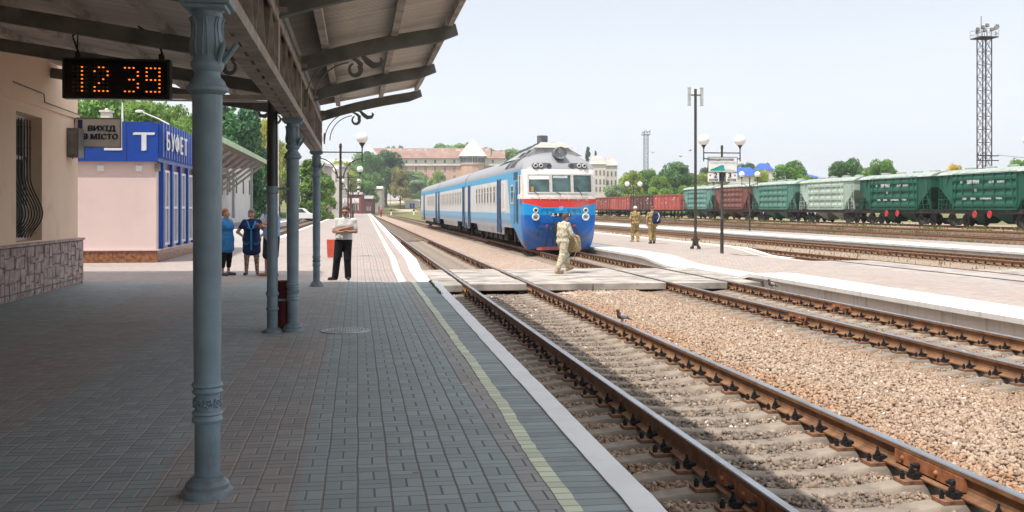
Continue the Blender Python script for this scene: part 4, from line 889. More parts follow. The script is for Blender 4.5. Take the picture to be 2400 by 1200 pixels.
for s in (-1,1):
    for p,q in (((.28,1.66),(.82,1.66)),((.28,1.66),(.42,1.4)),((.82,1.66),(.86,1.5)),((.58,1.66),(.62,1.45))): b.tube([(s*p[0],nosex(p[1],p[0])-.02,p[1]),(s*q[0],nosex(q[1],q[0])-.02,q[1])],.009,5)
    b.tube([(s*.1,nosex(1.05,.1)-.01,1.07),(s*.6,nosex(1.05,.6)-.01,1.07),(s*1.1,nosex(1.05,1.1)-.01,1.07)],.008,5); b.tube([(s*.2,nosex(.78,.2)-.01,.80),(s*.8,nosex(.78,.8)-.01,.80),(s*1.4,nosex(.78,1.4)-.01,.80)],.008,5)
b.build('panel_seam',M_dblue,t)
def coach(y,label,L=23.7,rear=False,wins=()):
    t=thing('train_car',label,'train',W(TU,TV+y),TH,'cars of the diesel train')
    car_body(L,False).build('body',M_tp2,t,ang=50); bogie(t,3.7); bogie(t,20.0); underfl(t,5.8,17.9)
    for i in wins: swin(t,i)
    return t
t=coach(24.5,'middle car of the blue and white train with a long row of windows',23.7,wins=[2.6+i*1.3 for i in range(14)]); sdoor(t,.45); sdoor(t,21.6)
t=coach(48.7,'rearmost visible car of the blue and white train, farthest from the camera',23.7,wins=[3+i*1.3 for i in range(8)]); sdoor(t,.45); sdoor(t,17.5)
b=MB(); b.box(-.8,.8,23.95,24.55,.9,3.2); o=b.build('gangway',M_und,tr1); b=MB(); b.box(-.8,.8,23.65,24.25,.9,3.2); b.build('gangway',M_und,bpy.data.objects['train_car.001'])
# ---------------------------------------------------------------- freight wagons
def wpaint(name,c,dirt,amt=.5):
    m=Mat(name,.55,0,.35); n=m.noise(.9,6,rough=.7); x,y,z=m.xyz(); s=m.noise(1.,6,v=m.vec(y*3.,z*.5,x),rough=.7); k=m.mix(m.noise(.4,3).sm(.3,.7),sh(c,.85),sh(c,1.15)); k=m.mix(s.sm(.5,.75)*amt,k,dirt); k=m.mix(n.sm(.55,.75)*amt*.8,k,sh(dirt,.7)); m.col(k); m.bump(m.noise(12,3),.15,.01); return m.mat
M_wg=simple('wagon_bogie_iron',(.045,.042,.04),.7,.4,5,dirt=(.12,.10,.09)); M_wroof=simple('pale_wagon_roof',(.30,.345,.31),.7,.2,1.5,dirt=(.25,.23,.2)); M_rwh=simple('red_handwheel',(.55,.05,.06),.5)
def wag_bogie(t,y):
    b=MB()
    for s in (-1,1):
        b.prism([(y-1.25,.42),(y-.9,.62),(y-.35,.40),(y+.35,.40),(y+.9,.62),(y+1.25,.42),(y+1.15,.26),(y+.8,.3),(y+.35,.08),(y-.35,.08),(y-.8,.3),(y-1.15,.26)],s*1.0-.08,s*1.0+.08,ax='x')
        for dy in (-.2,0,.2): b.lathe([(.07,.1),(.07,.42)],8,(s*1.12,y+dy,0))
        for dy in (-.925,.925): b.lathe([(.14,0),(.14,.1)],10,(0,0,0),0,True,Matrix.Translation((s*1.08,y+dy,.42))@Matrix.Rotation(R_(90*s),4,'Y'))
    b.box(-1,1,y-.2,y+.2,.35,.62); g=b.build('bogie',M_wg,t)
    for dy in (-.925,.925):
        b=MB()
        for s in (-1,1): b.lathe([(.1,-.07),(.44,-.06),(.475,-.05),(.475,.06),(.42,.05),(.1,.07)],24,(0,0,0),0,True,Matrix.Translation((s*.80,y+dy,.475))@Matrix.Rotation(R_(90*s),4,'Y'))
        b.tube([(-.95,y+dy,.475),(.95,y+dy,.475)],.08,8)
        b.build('wheelset',M_wg,g)
def hopper(label,c,dirt,loc,marks=None,wheels=False,light=(.5,.52,.5),frame=None):
    L=12.5; h=L/2; t=thing('hopper_wagon',label,'freight wagon',loc,TH,'covered hopper wagons in the yard')
    P=wpaint('hopper_paint',c,dirt,.7); F=wpaint('hopper_frame_paint',frame or c,sh(dirt,.8),.75)
    sd=4.0                                   # straight side panel half length
    b=MB(); b.box(-1.5,1.5,-sd,sd,1.32,4.02)
    for s in (-1,1):                          # inward sloping end hoppers
        y0,y1=s*sd,s*(h-.25); b.add([(-1.5,y0,1.32),(1.5,y0,1.32),(1.5,y0,4.02),(-1.5,y0,4.02),(-1.5,y1,4.02),(1.5,y1,4.02),(1.5,y1,3.1),(-1.5,y1,3.1),(-1.5,s*(sd+.25),1.75),(1.5,s*(sd+.25),1.75)],
          [(2,5,6,9,1),(0,8,7,4,3),(4,7,6,5),(7,8,9,6),(8,0,1,9)] if s>0 else [(1,9,6,5,2),(3,4,7,8,0),(5,6,7,4),(6,9,8,7),(9,1,0,8)])
    b.build('body',P,t)
    b=MB()
    for x in (-1.52,1.52):
        s=1 if x>0 else -1
        for i in range(7): y=-sd+.03+i*(2*sd-.06)/6; b.box(*sorted((x-s*.02,x+s*.075)),y-.04,y+.04,1.3,4.02)
        for z in (1.32,4.0): b.box(*sorted((x-s*.018,x+s*.06)),-sd,sd,z-.05,z+.05)
        for i in range(6):
            for k in range(4):
                y0=-sd+.09+i*(2*sd-.06)/6; y1=y0+(2*sd-.06)/6-.12; z0=1.42+k*.65
                b.prism([(x-s*.02,z0+.02),(x+s*.06,z0+.12),(x+s*.06,z0+.30),(x-s*.02,z0+.5)] if s>0 else [(x-s*.02,z0+.5),(x+s*.06,z0+.30),(x+s*.06,z0+.12),(x-s*.02,z0+.02)],y0,y1,ax='y')
        for s2 in (-1,1):
            b.bar((x,s2*(sd-.2),1.3),(x,s2*(sd-.75),4.0),.06,.22,up=(1,0,0)); b.bar((x*.98,s2*(sd+.5),4.0),(x*.85,s2*(h-.5),1.25),.07,.17,up=(1,0,0))
            b.bar((x,s2*(h-1.3),1.3),(x,s2*(h-1.5),2.1),.06,.06); b.bar((x,s2*(sd+.4),2.1),(x,s2*(h-.2),2.1),.035,.035,); b.bar((x,s2*(sd+.4),1.3),(x,s2*(sd+.4),2.1),.035,.035); b.bar((x,s2*(h-.2),1.3),(x,s2*(h-.2),2.1),.035,.035); b.bar((x,s2*(sd+.4),1.7),(x,s2*(h-.2),1.7),.03,.03)
    b.build('side_ribs',F,t)
    b=MB(); pr=[(-1.62,3.98),(-1.3,4.2),(-.6,4.38),(0,4.42),(.6,4.38),(1.3,4.2),(1.62,3.98)]; b.prism(pr[::-1],-h+.15,h-.15,ax='y')
    for i in range(4):
        for x in (-.0,): b.lathe([(.42,4.3),(.42,4.52),(.38,4.56),(.02,4.58)],16,(x,-h+2.2+i*2.7,0))
    b.build('roof',M_wroof if light else F,t,ang=20)
    b=MB(); b.box(-1.35,1.35,-h,h,.98,1.29); b.box(-1.5,1.5,-h,-sd-.3,1.29,1.33); b.box(-1.5,1.5,sd+.3,h,1.29,1.33); b.build('underframe',M_wg,t)
    b=MB()
    for y in (-1.7,1.7): b.add([(-1.2,y-1.3,1.0),(1.2,y-1.3,1.0),(1.2,y+1.3,1.0),(-1.2,y+1.3,1.0),(-.5,y-.3,.25),(.5,y-.3,.25),(.5,y+.3,.25),(-.5,y+.3,.25)],[(0,1,2,3),(7,6,5,4),(0,4,5,1),(1,5,6,2),(2,6,7,3),(3,7,4,0)])
    b.build('discharge_chute',wpaint('chute_paint',sh(frame or c,.6),(.08,.07,.06)),t)
    b=MB(); b.tube([(-.7,-h+1.3,1.75),(-.7,-h+2.9,1.75)],.2,12); b.build('air_tank',F,t)
    for s in (-1,1):
        b=MB()
        for y in (s*(h-.55)-.2,s*(h-.55)+.2): b.bar((-1.56,y,1.2),(-1.5,y,4.0),.035,.035)
        for k in range(9): z=1.45+k*.3; b.bar((-1.55,s*(h-.55)-.2,z),(-1.55,s*(h-.55)+.2,z),.03,.03)
        b.build('ladder',F,t); wag_bogie(t,s*(h-2.0))
        b=MB(); b.box(-.12,.12,*sorted((s*h,s*(h+.25))),.95,1.25); b.build('coupler',M_wg,t)
    if wheels:
        for y in (-.9,.95):
            b=MB(); ring=[(-1.62,y+.24*math.cos(a),.95+.24*math.sin(a)) for a in fr(0,6.2832,.3)]; b.tube(ring,.035,6,cap=False)
            for k in range(4): a=k*math.pi/4; b.bar((-1.62,y+.22*math.cos(a),.95+.22*math.sin(a)),(-1.62,y-.22*math.cos(a),.95-.22*math.sin(a)),.05,.05)
            b.build('handwheel',M_rwh,t)
    if marks:
        mk=thing('tmp','','tmp'); bpy.data.objects.remove(mk); rt=(R_(90),0,R_(-90))
        for s,sz,y,z in marks: textmesh(s,sz,'lettering',M_wht,t,(-1.605,y,z),rt,bold=.006)
    return t
WU_=47.2; wpl=lambda v: W(WU_,v,.30)
def wv_(px):                                   # along-track place of a pixel column on the near wagon side
    k=(px-1200)/FPX; u=WU_-1.55; return (u*(CT-k*ST))/(k*CT+ST)
B=[wv_(p) for p in (1598,1672,1760,1870,2000,2190)]; B.append(B[-1]-(B[-2]-B[-1])); st_=(B[0]-B[5])/5
G1=(.010,.085,.052); M1=[(s,z,-y,q) for s,z,y,q in [('589 9562',.42,-1.2,3.35),('Ш-ТР',.24,1.1,3.3),('ВСНЯТО',.2,2.2,3.3),('-УГ-',.24,-2.7,3.35),('ТЗ',.24,-.9,2.72),('ХЛЕБ',.2,-2.3,2.1),('ЗЕРНО',.2,-1.2,2.1),('НЕ ПРЕВЫШАТЬ',.17,0.4,2.1),('ГРУЗИТЬ',.17,2.,2.1)]]
M2=[(('589 9949' if s=='589 9562' else s),z,y,q) for s,z,y,q in M1]
cfg=[('faded teal hopper wagon next to the red open wagons',(.13,.27,.24),(.30,.29,.25),None,False,None),('rust brown hopper wagon seen behind the platform sign post',(.19,.075,.06),(.12,.07,.055),None,False,None),
('dull green hopper wagon between the brown and the pale green one',(.085,.21,.17),(.2,.23,.2),None,False,None),('pale mint hopper wagon with bleached panels and brown underframe',(.33,.44,.375),(.34,.34,.29),None,False,(.36,.44,.38)),
('dark green hopper wagon numbered 589 9562 with red handwheels',G1,(.05,.12,.08),M1,True,None),('dark green hopper wagon numbered 589 9949, second from the right frame edge',G1,(.05,.13,.085),M2,True,None),('dark green hopper wagon cut off by the right edge of the picture',G1,(.05,.12,.08),None,True,None)]
for i,(lb,c,d,mk,wh,frm) in enumerate(cfg): hopper(lb,c,d,wpl(B[0]-st_*(i+.5)),mk,wh,frame=frm)
def gondola(label,c,dirt,v):
    L=13.2;h=L/2; t=thing('gondola_wagon',label,'freight wagon',wpl(v),TH,'open gondola wagons in the yard'); P=wpaint('gondola_paint',c,dirt,.55)
    b=MB()
    for x0,x1,y0,y1 in ((-1.5,-1.44,-h,h),(1.44,1.5,-h,h),(-1.44,1.44,-h,-h+.06),(-1.44,1.44,h-.06,h)): b.box(x0,x1,y0,y1,1.25,3.35)
    b.box(-1.44,1.44,-h+.06,h-.06,1.2,1.3); b.build('body',P,t); b=MB()
    for s in (-1,1):
        for i in range(8): y=-h+.08+i*(L-.16)/7; b.box(*sorted((s*1.49,s*1.62)),y-.07,y+.07,1.2,3.35)
        b.box(*sorted((s*1.48,s*1.6)),-h,h,3.3,3.42); b.box(*sorted((s*1.48,s*1.56)),-h,h,1.18,1.32)
        for i in range(7):
            y=-h+.08+(i+.5)*(L-.16)/7; b.box(*sorted((s*1.49,s*1.53)),y-.75,y+.75,2.35,2.42); b.box(*sorted((s*1.49,s*1.525)),y-.6,y+.6,1.4,1.85)
    for s in (-1,1):
        for z in (1.7,2.2,2.7): b.box(-1.45,1.45,*sorted((s*h,s*(h+.08))),z-.06,z+.06)
    b.build('side_ribs',P,t); b=MB(); b.box(-1.3,1.3,-h,h,.95,1.199); b.build('underframe',M_wg,t)
    rr=random.Random(int(v)); b=MB()
    for k in range(9): y=rr.uniform(-h+.5,h-.9); z=rr.choice((2.6,2.85,2.15)); w=rr.uniform(.2,.55); b.box(-1.506,-1.501,y,y+w,z,z+rr.uniform(.07,.2))
    b.build('stencil_marks',M_wht,t)
    for s in (-1,1): wag_bogie(t,s*(h-2.3))
    return t
g0=wv_(1596)
for i,(lb,c,d) in enumerate((('bright rust red open gondola wagon nearest the teal hopper',(.42,.10,.085),(.25,.09,.07)),('dark brown open gondola wagon between two red ones',(.13,.055,.045),(.20,.10,.075)),('faded red open gondola wagon beside the train nose',(.40,.105,.09),(.22,.10,.08)),('red brown open gondola wagon partly hidden by the train',(.30,.09,.07),(.2,.09,.07)),('farthest open gondola wagon hidden mostly behind the train',(.26,.09,.07),(.2,.09,.07)))): gondola(lb,c,d,B[0]+14.0*(i+.5)+.6)
# ---------------------------------------------------------------- bodies grown as one smooth surface from tapered limbs
def field(prims,vox,k0):
    A=np.array([np.minimum(p[0],p[1])-max(p[2],p[3]) for p in prims]); Bx=np.array([np.maximum(p[0],p[1])+max(p[2],p[3]) for p in prims])
    lo=A.min(0)-3*vox; hi=Bx.max(0)+3*vox; n=np.ceil((hi-lo)/vox).astype(int)+1; D=np.full(n,1.,np.float32)
    ax=[lo[i]+vox*np.arange(n[i]) for i in range(3)]
    for p in prims:
        a,b_,r1,r2=np.array(p[0],float),np.array(p[1],float),p[2],p[3]; k=p[4] if len(p)>4 else k0; fl=p[5] if len(p)>5 else None
        mr=max(r1,r2)+k+2*vox; l=np.minimum(a,b_)-mr; h=np.maximum(a,b_)+mr
        i0=np.maximum(0,np.floor((l-lo)/vox).astype(int)); i1=np.minimum(n,np.ceil((h-lo)/vox).astype(int)+1); sl=tuple(slice(i0[i],i1[i]) for i in range(3))
        X,Y,Z=np.meshgrid(*[ax[i][sl[i]] for i in range(3)],indexing='ij'); d=b_-a; L=float(d@d)+1e-9
        px,py,pz=X-a[0],Y-a[1],Z-a[2]; t=np.clip((px*d[0]+py*d[1]+pz*d[2])/L,0,1); qx,qy,qz=px-t*d[0],py-t*d[1],pz-t*d[2]
        if fl is not None: qx,qy,qz=qx/fl[0],qy/fl[1],qz/fl[2]
        dd=(np.sqrt(qx*qx+qy*qy+qz*qz)-(r1+(r2-r1)*t)).astype(np.float32); O=D[sl]; hh=np.clip(.5+.5*(O-dd)/k,0,1); D[sl]=O*(1-hh)+dd*hh-k*hh*(1-hh)
    return D,lo
def nets(prims,vox=.01,k=.03):
    D,lo=field(prims,vox,k); s=D<0; n=D.shape; c=tuple(x-1 for x in n); cnt=np.zeros(c,np.float32); P=np.zeros(c+(3,),np.float32)
    cs=[(i,j,q) for i in (0,1) for j in (0,1) for q in (0,1)]; V={q:D[q[0]:q[0]+c[0],q[1]:q[1]+c[1],q[2]:q[2]+c[2]] for q in cs}
    for q in cs:
        for axx in range(3):
            if q[axx]: continue
            r=list(q); r[axx]=1; a,b_=V[q],V[tuple(r)]; m_=(a<0)!=(b_<0); t=np.where(m_,a/(a-b_+1e-12),0)
            for e in range(3): P[...,e]+=np.where(m_,q[e]+(t if e==axx else 0),0)
            cnt+=m_
    act=cnt>0; idx=np.full(c,-1,np.int64); idx[act]=np.arange(act.sum()); I=np.argwhere(act); vs=(I+P[act]/cnt[act][:,None])*vox+lo; F=[]
    for axx in range(3):
        o=[a for a in range(3) if a!=axx]; sl0=[slice(1,-1)]*3; sl0[axx]=slice(0,n[axx]-1); sl1=list(sl0); sl1[axx]=slice(1,n[axx])
        a,b_=s[tuple(sl0)],s[tuple(sl1)]; m_=np.argwhere(a!=b_); 
        if len(m_)==0: continue
        g=m_+1; g[:,axx]-=1; w=a[tuple(m_.T)]
        def at_(d0,d1): q=g.copy(); q[:,o[0]]+=d0; q[:,o[1]]+=d1; return idx[tuple(q.T)]
        Q=np.stack([at_(-1,-1),at_(0,-1),at_(0,0),at_(-1,0)],1); fl=w if axx!=1 else ~w; Q[~fl]=Q[~fl][:,::-1]; F.append(Q)
    F=np.concatenate(F); F=F[(F>=0).all(1)]; return vs,F
def sdfobj(name,prims,mats,parent,vox=.01,k=.03,mfn=None,jit=0):
    vs,F=nets(prims,vox,k); me=bpy.data.meshes.new(name); me.vertices.add(len(vs)); me.vertices.foreach_set('co',vs.astype(np.float32).reshape(-1)); me.loops.add(4*len(F)); me.loops.foreach_set('vertex_index',F.reshape(-1)); me.polygons.add(len(F)); me.polygons.foreach_set('loop_start',np.arange(len(F))*4); me.update(calc_edges=True)
    me.polygons.foreach_set('use_smooth',[True]*len(F))
    for m in (mats if isinstance(mats,list) else [mats]): me.materials.append(m)
    if mfn: me.polygons.foreach_set('material_index',mfn(vs[F].mean(1)).astype(np.int32))
    me.validate(); me.update(); return link(name,me,parent)
def skinm(name,c):
    m=Mat(name,.55,0,.35); m.col(m.mix(m.noise(14,3).sm(.35,.65),sh(c,.9),sh(c,1.08))); m.b.inputs['Subsurface Weight'].default_value=.08; m.b.inputs['Subsurface Radius'].default_value=(.01,.004,.002); return m.mat
SK1=skinm('tanned_skin',(.40,.20,.135)); SK2=skinm('fair_skin',(.50,.29,.215)); M_eye=simple('eye_dark',(.03,.02,.015),.3,bump=0); M_lip=simple('lip',(.36,.13,.11),.5,bump=0)
def cloth(name,c,var=.1,fold=.5,extra=None):
    m=Mat(name,.85,0,.2); k=m.mix(m.noise(6,3).sm(.3,.7),sh(c,1-var),sh(c,1+var)); k=extra(m,k) if extra else k; m.col(k); m.bump(m.noise(11,3,rough=.6)+m.noise(300,1)*.02,fold,.03); return m.mat
def camo(name,cols,sc=9):
    m=Mat(name,.9,0,.15); x,y,z=m.xyz(); v=m.vec(x*1.,y*1.,z*1.5); a=m.noise(sc,3,v=v,rough=.65); b2=m.noise(sc*1.7,3,v=m.vec(y+3.,z,x),rough=.7); c=m.mix(a.gt(.5),cols[0],cols[1]); c=m.mix(b2.gt(.56),c,cols[2]); c=m.mix((a-b2).gt(.1),c,cols[3]); m.col(c); m.bump(m.noise(12,3),.5,.025); return m.mat
DEF=dict(pel=(0,0,.95),wai=(0,0,1.09),che=(0,.0,1.28),nek=(0,.02,1.45),hed=(0,-.005,1.605),shL=(-.185,.01,1.405),shR=(.185,.01,1.405),elL=(-.25,.03,1.13),elR=(.25,.03,1.13),wrL=(-.27,-.06,.90),wrR=(.27,-.06,.90),
 hiL=(-.09,0,.92),hiR=(.09,0,.92),knL=(-.105,-.02,.50),knR=(.105,-.02,.50),anL=(-.115,.02,.09),anR=(.115,.02,.09),toL=(-.15,-.15,.03),toR=(.15,-.15,.03),hdL=None,hdR=None,look=0.,nod=0.)
def hand(P,w,d,nr,side,s=1.,curl=.5):
    w=Vector(w); d=Vector(d).normalized(); nr=Vector(nr); nr=(nr-d*nr.dot(d)).normalized(); x=d.cross(nr)*side
    for i,(o,L) in enumerate(((-.030,.072),(-.010,.082),(.010,.078),(.029,.062))):
        kn=w+d*(.085*s)+x*(o*s); P.append((w+d*.02+x*(o*.6),kn,.017*s,.0135*s,.012)); c=curl*(1+.12*i); d1=(d*math.cos(c)+nr*math.sin(c)); d2=(d*math.cos(2.2*c)+nr*math.sin(2.2*c))
        m=kn+d1*(L*.5*s); P.append((kn,m,.0105*s,.0095*s,.006)); P.append((m,m+d2*(L*.5*s),.0095*s,.0075*s,.006))
    b0=w+d*.03*s-x*.022*s; t1=b0+(-x*.8+d*.7+nr*.35).normalized()*.042*s; P.append((b0,t1,.015*s,.0115*s,.012)); P.append((t1,t1+(d*.9-x*.25+nr*.45).normalized()*.032*s,.011*s,.009*s,.006))
def person(label,loc,rz,pose,garm,skin,hairc=None,hair='short',scale=1.,fat=0.,group=None,curl=.5,extra=None,female=False):
    J=dict(DEF); J.update(pose); V={k:np.array(v,float) for k,v in J.items() if isinstance(v,tuple)}
    t=thing('person',label,'person',loc,rz,group); t.scale=(scale,)*3; B=[]; f=fat
    sh_=V['shR']-V['shL']; hx=sh_/np.linalg.norm(sh_)
    B+=[(V['pel']-hx*.07,V['pel']+hx*.07,.105+f,.105+f,.05,(1,.92,1)),(V['wai']-hx*.055,V['wai']+hx*.055,.10+f*1.2,.10+f*1.2,.06,(1,.9,1)),(V['che']-hx*.08,V['che']+hx*.08,.115+f*.8,.115+f*.8,.06,(1,.9,1)),(V['shL'],V['shR'],.062,.062,.05),
        (V['nek']-np.array([0,0,.05]),V['hed']-np.array([0,-.01,.05]),.058,.050,.03)]
    if female: 
        fw=np.array([-hx[1],hx[0],0])*-1; fw=np.array([hx[1],-hx[0],0]); B+=[(V['che']+hx*s*.075+fw*.09,V['che']+hx*s*.07+fw*.10-np.array([0,0,.03]),.066+f*.5,.066+f*.5,.04) for s in (-1,1)]
    for s in 'LR':
        B+=[(V['hi'+s],V['kn'+s],.088+f*.6,.058,.04),(V['kn'+s],V['an'+s],.056,.036,.03),(V['an'+s]+np.array([0,.03,-.03]),V['to'+s],.036,.026,.03),(V['sh'+s],V['el'+s],.054+f*.4,.040,.03),(V['el'+s],V['wr'+s],.042,.027,.02)]
        kx=V['kn'+s]*.7+V['an'+s]*.3; B.append((kx+np.array([0,.025,0]),kx+np.array([0,.02,-.1]),.045,.035,.04))
        d=J['hd'+s] or tuple((V['wr'+s]-V['el'+s])); n_=J.get('pn'+s,(0,-1,.0) if abs(d[2])<.8*np.linalg.norm(d) else ((1 if s=='L' else -1),-.3,0)); hand(B,V['wr'+s],d,n_,-1 if s=='L' else 1,.95 if female else 1.05,curl)
    # head, with brow, nose, mouth, chin, ears; turned by look
    hd=V['hed']; Rz=Matrix.Rotation(J['look'],3,'Z')@Matrix.Rotation(J['nod'],3,'X'); hp=lambda x,y,z: hd+np.array(Rz@Vector((x,y,z)))
    B+=[(hp(0,.018,.030),hp(0,-.008,.028),.085,.080,.03),(hp(0,-.02,-.01),hp(0,-.035,-.075),.066,.038,.03),(hp(-.04,-.045,-.02),hp(.04,-.045,-.02),.03,.03,.03),(hp(0,-.085,.012),hp(0,-.108,-.024),.010,.016,.012),(hp(-.028,-.082,.03),hp(.028,-.082,.03),.012,.012,.015),(hp(-.018,-.085,-.052),hp(.018,-.085,-.052),.010,.010,.010),(hp(0,-.07,-.098),hp(0,-.072,-.10),.022,.022,.02)]
    for s in (-1,1): B.append((hp(s*.080,.012,.018),hp(s*.078,.010,-.022),.014,.010,.006,(.6,1.1,1)))
    ev=[np.array(hp(s*.032,-.084,.013)) for s in (-1,1)]; mo=np.array(hp(0,-.096,-.053))
    def mf(C):
        r=np.zeros(len(C))
        for e in ev: r[((C-e)**2).sum(1)<.013**2]=1
        q=np.abs(C-mo); r[(q[:,2]<.007)&(np.hypot(q[:,0],q[:,1])<.026)]=2; return r
    sdfobj('body',B,[skin,M_eye,M_lip],t,.0085,.03,mf)
    if hair:
        H=[(hp(0,.030,.048),hp(0,.012,.060),.088,.086,.02)] if hair!='cap' else [(hp(0,.02,.062),hp(0,-.005,.066),.090,.090,.02)]
        if hair=='short': H+=[(hp(0,.05,.02),hp(0,.055,-.02),.062,.05,.03),(hp(-.062,.005,.03),hp(-.062,.01,.0),.024,.018,.02),(hp(.062,.005,.03),hp(.062,.01,.0),.024,.018,.02)]
        if hair=='bob': H=[(hp(0,.035,.045),hp(0,.0,.066),.092,.088,.03),(hp(-.075,.02,.03),hp(-.078,.03,-.05),.034,.03,.03),(hp(.075,.02,.03),hp(.078,.03,-.05),.034,.03,.03),(hp(0,.07,.03),hp(0,.075,-.06),.06,.05,.03),(hp(-.04,-.055,.085),hp(.04,-.055,.085),.03,.03,.03)]
        if hair=='bun': H+=[(hp(0,.10,.06),hp(0,.11,.05),.045,.04,.02),(hp(0,.05,.03),hp(0,.06,-.02),.065,.05,.03)]
        sdfobj('hair' if hair!='cap' else 'cap',H,hairc,t,.009,.02)
    for nm,mat,segs,kw in garm:
        sdfobj(nm,[ (np.array(a,float),np.array(b_,float),*r) for a,b_,*r in segs(V,hx)],mat,t,kw.get('vox',.011),kw.get('k',.03))
    return t,V,hx
Z=lambda v,dz,dy=0,dx=0: v+np.array([dx,dy,dz])
L_=lambda a,b_,t: a+(b_-a)*t
def g_trous(f=0,end=.97,w0=.10,w1=.062,w2=.055,top=.0):
    def s(V,hx):
        r=[(V['pel']-hx*.07,V['pel']+hx*.07,.122+f,.122+f,.05,(1,.95,.9)),(Z(V['pel'],.08)-hx*.06,Z(V['pel'],.08)+hx*.06,.108+f,.108+f,.05,(1,.93,.5))]
        for q in 'LR': r+=[(V['hi'+q],V['kn'+q],w0+f,w1+.012,.03),(V['kn'+q],L_(V['kn'+q],V['an'+q],end),w1+.010,w2,.02)]
        return r
    return s
def g_shirt(f=0,slv=.62,bot=.0,loose=.02,cw=.118):
    def s(V,hx):
        p=V['pel']; r=[(Z(p,bot)-hx*.075,Z(p,bot)+hx*.075,.112+f+loose,.112+f+loose,.05,(1,.93,.75)),(V['wai']-hx*.06,V['wai']+hx*.06,.105+f*1.2+loose,.105+f*1.2+loose,.06,(1,.92,1)),(V['che']-hx*.08,V['che']+hx*.08,cw+f*.8+loose,cw+f*.8+loose,.06,(1,.92,1)),(V['shL'],V['shR'],.064,.064,.05),(Z(V['nek'],-.05),(V['shL']+V['shR'])/2+np.array([0,0,.012]),.085,.085,.07),(Z(V['nek'],-.045),Z(V['nek'],-.012),.076,.066,.02)]
        for q in 'LR': r+=[(V['sh'+q],L_(V['sh'+q],V['el'+q],min(1,slv)),.060+f*.4,.061,.03)]
        if slv>1:
            for q in 'LR': r+=[(V['el'+q],L_(V['el'+q],V['wr'+q],slv-1),.056,.05,.03)]
        return r
    return s
def g_tunic(f=0,hem=.62,slv=0):
    def s(V,hx):
        c=(V['knL']+V['knR'])/2; h=L_(V['pel'],c,(.95-hem)/.45)
        r=g_shirt(f,slv or .05,0,.022)(V,hx)+[(V['pel']-hx*.08,h-hx*.09,.125+f,.12+f,.05,(1,1,.8)),(V['pel']+hx*.08,h+hx*.09,.125+f,.12+f,.05,(1,1,.8)),(V['pel'],h,.13+f,.13+f,.05,(1,.95,.8))]
        fw=np.array([hx[1],-hx[0],0]); r+=[(V['che']+hx*q*.075+fw*.085,V['che']+hx*q*.07+fw*.095-np.array([0,0,.03]),.082+f*.5,.082+f*.5,.05) for q in (-1,1)]
        return r if slv else [x for x in r if not (x[2]==.060+f*.4 and x[3]==.061)]
    return s
def g_shoes(h=.0,r=.046,rt=.036,boot=0):
    def s(V,hx):
        o=[]
        for q in 'LR':
            a,t_=V['an'+q],V['to'+q]; dd=t_-a; dd=np.array([dd[0],dd[1],0]); dd/=np.linalg.norm(dd)+1e-6
            o+=[(a-dd*.03+np.array([0,0,-.045]),t_+dd*.02+np.array([0,0,.008]),r,rt,.02)]
            if boot: o+=[(a,L_(a,V['kn'+q],boot),.056,.064,.02)]
        return o
    return s
blk=cloth('black_trousers',(.012,.012,.015),.2,.6); shoeb=simple('black_leather',(.015,.014,.013),.4,.2,20)
wsh=cloth('white_grey_shirt',(.58,.57,.55),.06,.55,lambda m,k: m.mix((m.xyz()[0]*42.).fr().lt(.16)*.35,k,(.32,.33,.35)))
ptm=lambda px,py,z=0: pw(px,py,z)
# man with crossed arms
p_=pw(803,656.5); t,V,hx=person('man in striped white shirt and black trousers standing with crossed arms by the smallest column',p_,R_(4),
 dict(pel=(.02,0,.95),wai=(.035,0,1.09),che=(.06,0,1.28),nek=(.07,.02,1.455),hed=(.075,-.01,1.605),shL=(-.125,.0,1.405),shR=(.265,.0,1.40),elL=(-.20,-.05,1.16),elR=(.315,-.04,1.15),wrL=(.12,-.215,1.235),wrR=(-.055,-.205,1.135),
 hiL=(-.07,0,.92),hiR=(.11,0,.92),knL=(-.125,-.05,.5),knR=(.115,-.02,.5),anL=(-.175,.0,.09),anR=(.125,.02,.09),toL=(-.29,-.13,.035),toR=(.15,-.15,.03),hdL=(1,.15,.0),hdR=(-1,.1,.15),pnL=(.2,1,0),pnR=(-.2,1,0),look=R_(-16),nod=R_(6)),
 [('shirt',wsh,g_shirt(.012,.72,.03,.012),{}),('trousers',blk,g_trous(.008,1.,.108,.075,.078),{}),('belt',simple('brown_belt',(.05,.025,.015),.4),lambda V,hx:[(Z(V['pel'],.075)-hx*.07,Z(V['pel'],.075)+hx*.07,.118,.118,.03,(1,.95,.16))],{}),('shoes',shoeb,g_shoes(),{})],SK1,simple('dark_hair',(.04,.025,.018),.6),'short',1.0,.012,curl=.25)
b=MB(); hd=V['hed']; Rz=Matrix.Translation(Vector(hd))@Matrix.Rotation(R_(-16),4,'Z')@Matrix.Rotation(R_(6),4,'X')
for s in (-1,1): b.ball(Rz@Vector((s*.034,-.094,.014)),.022,10,8,0,(1,.35,.75))
b.tube([Rz@Vector(q) for q in ((-.078,.0,.022),(-.07,-.07,.02),(0,-.104,.02),(.07,-.07,.02),(.078,.0,.022))],.004,5); b.build('sunglasses',simple('dark_glasses',(.012,.010,.009),.15,spec=.7),t)
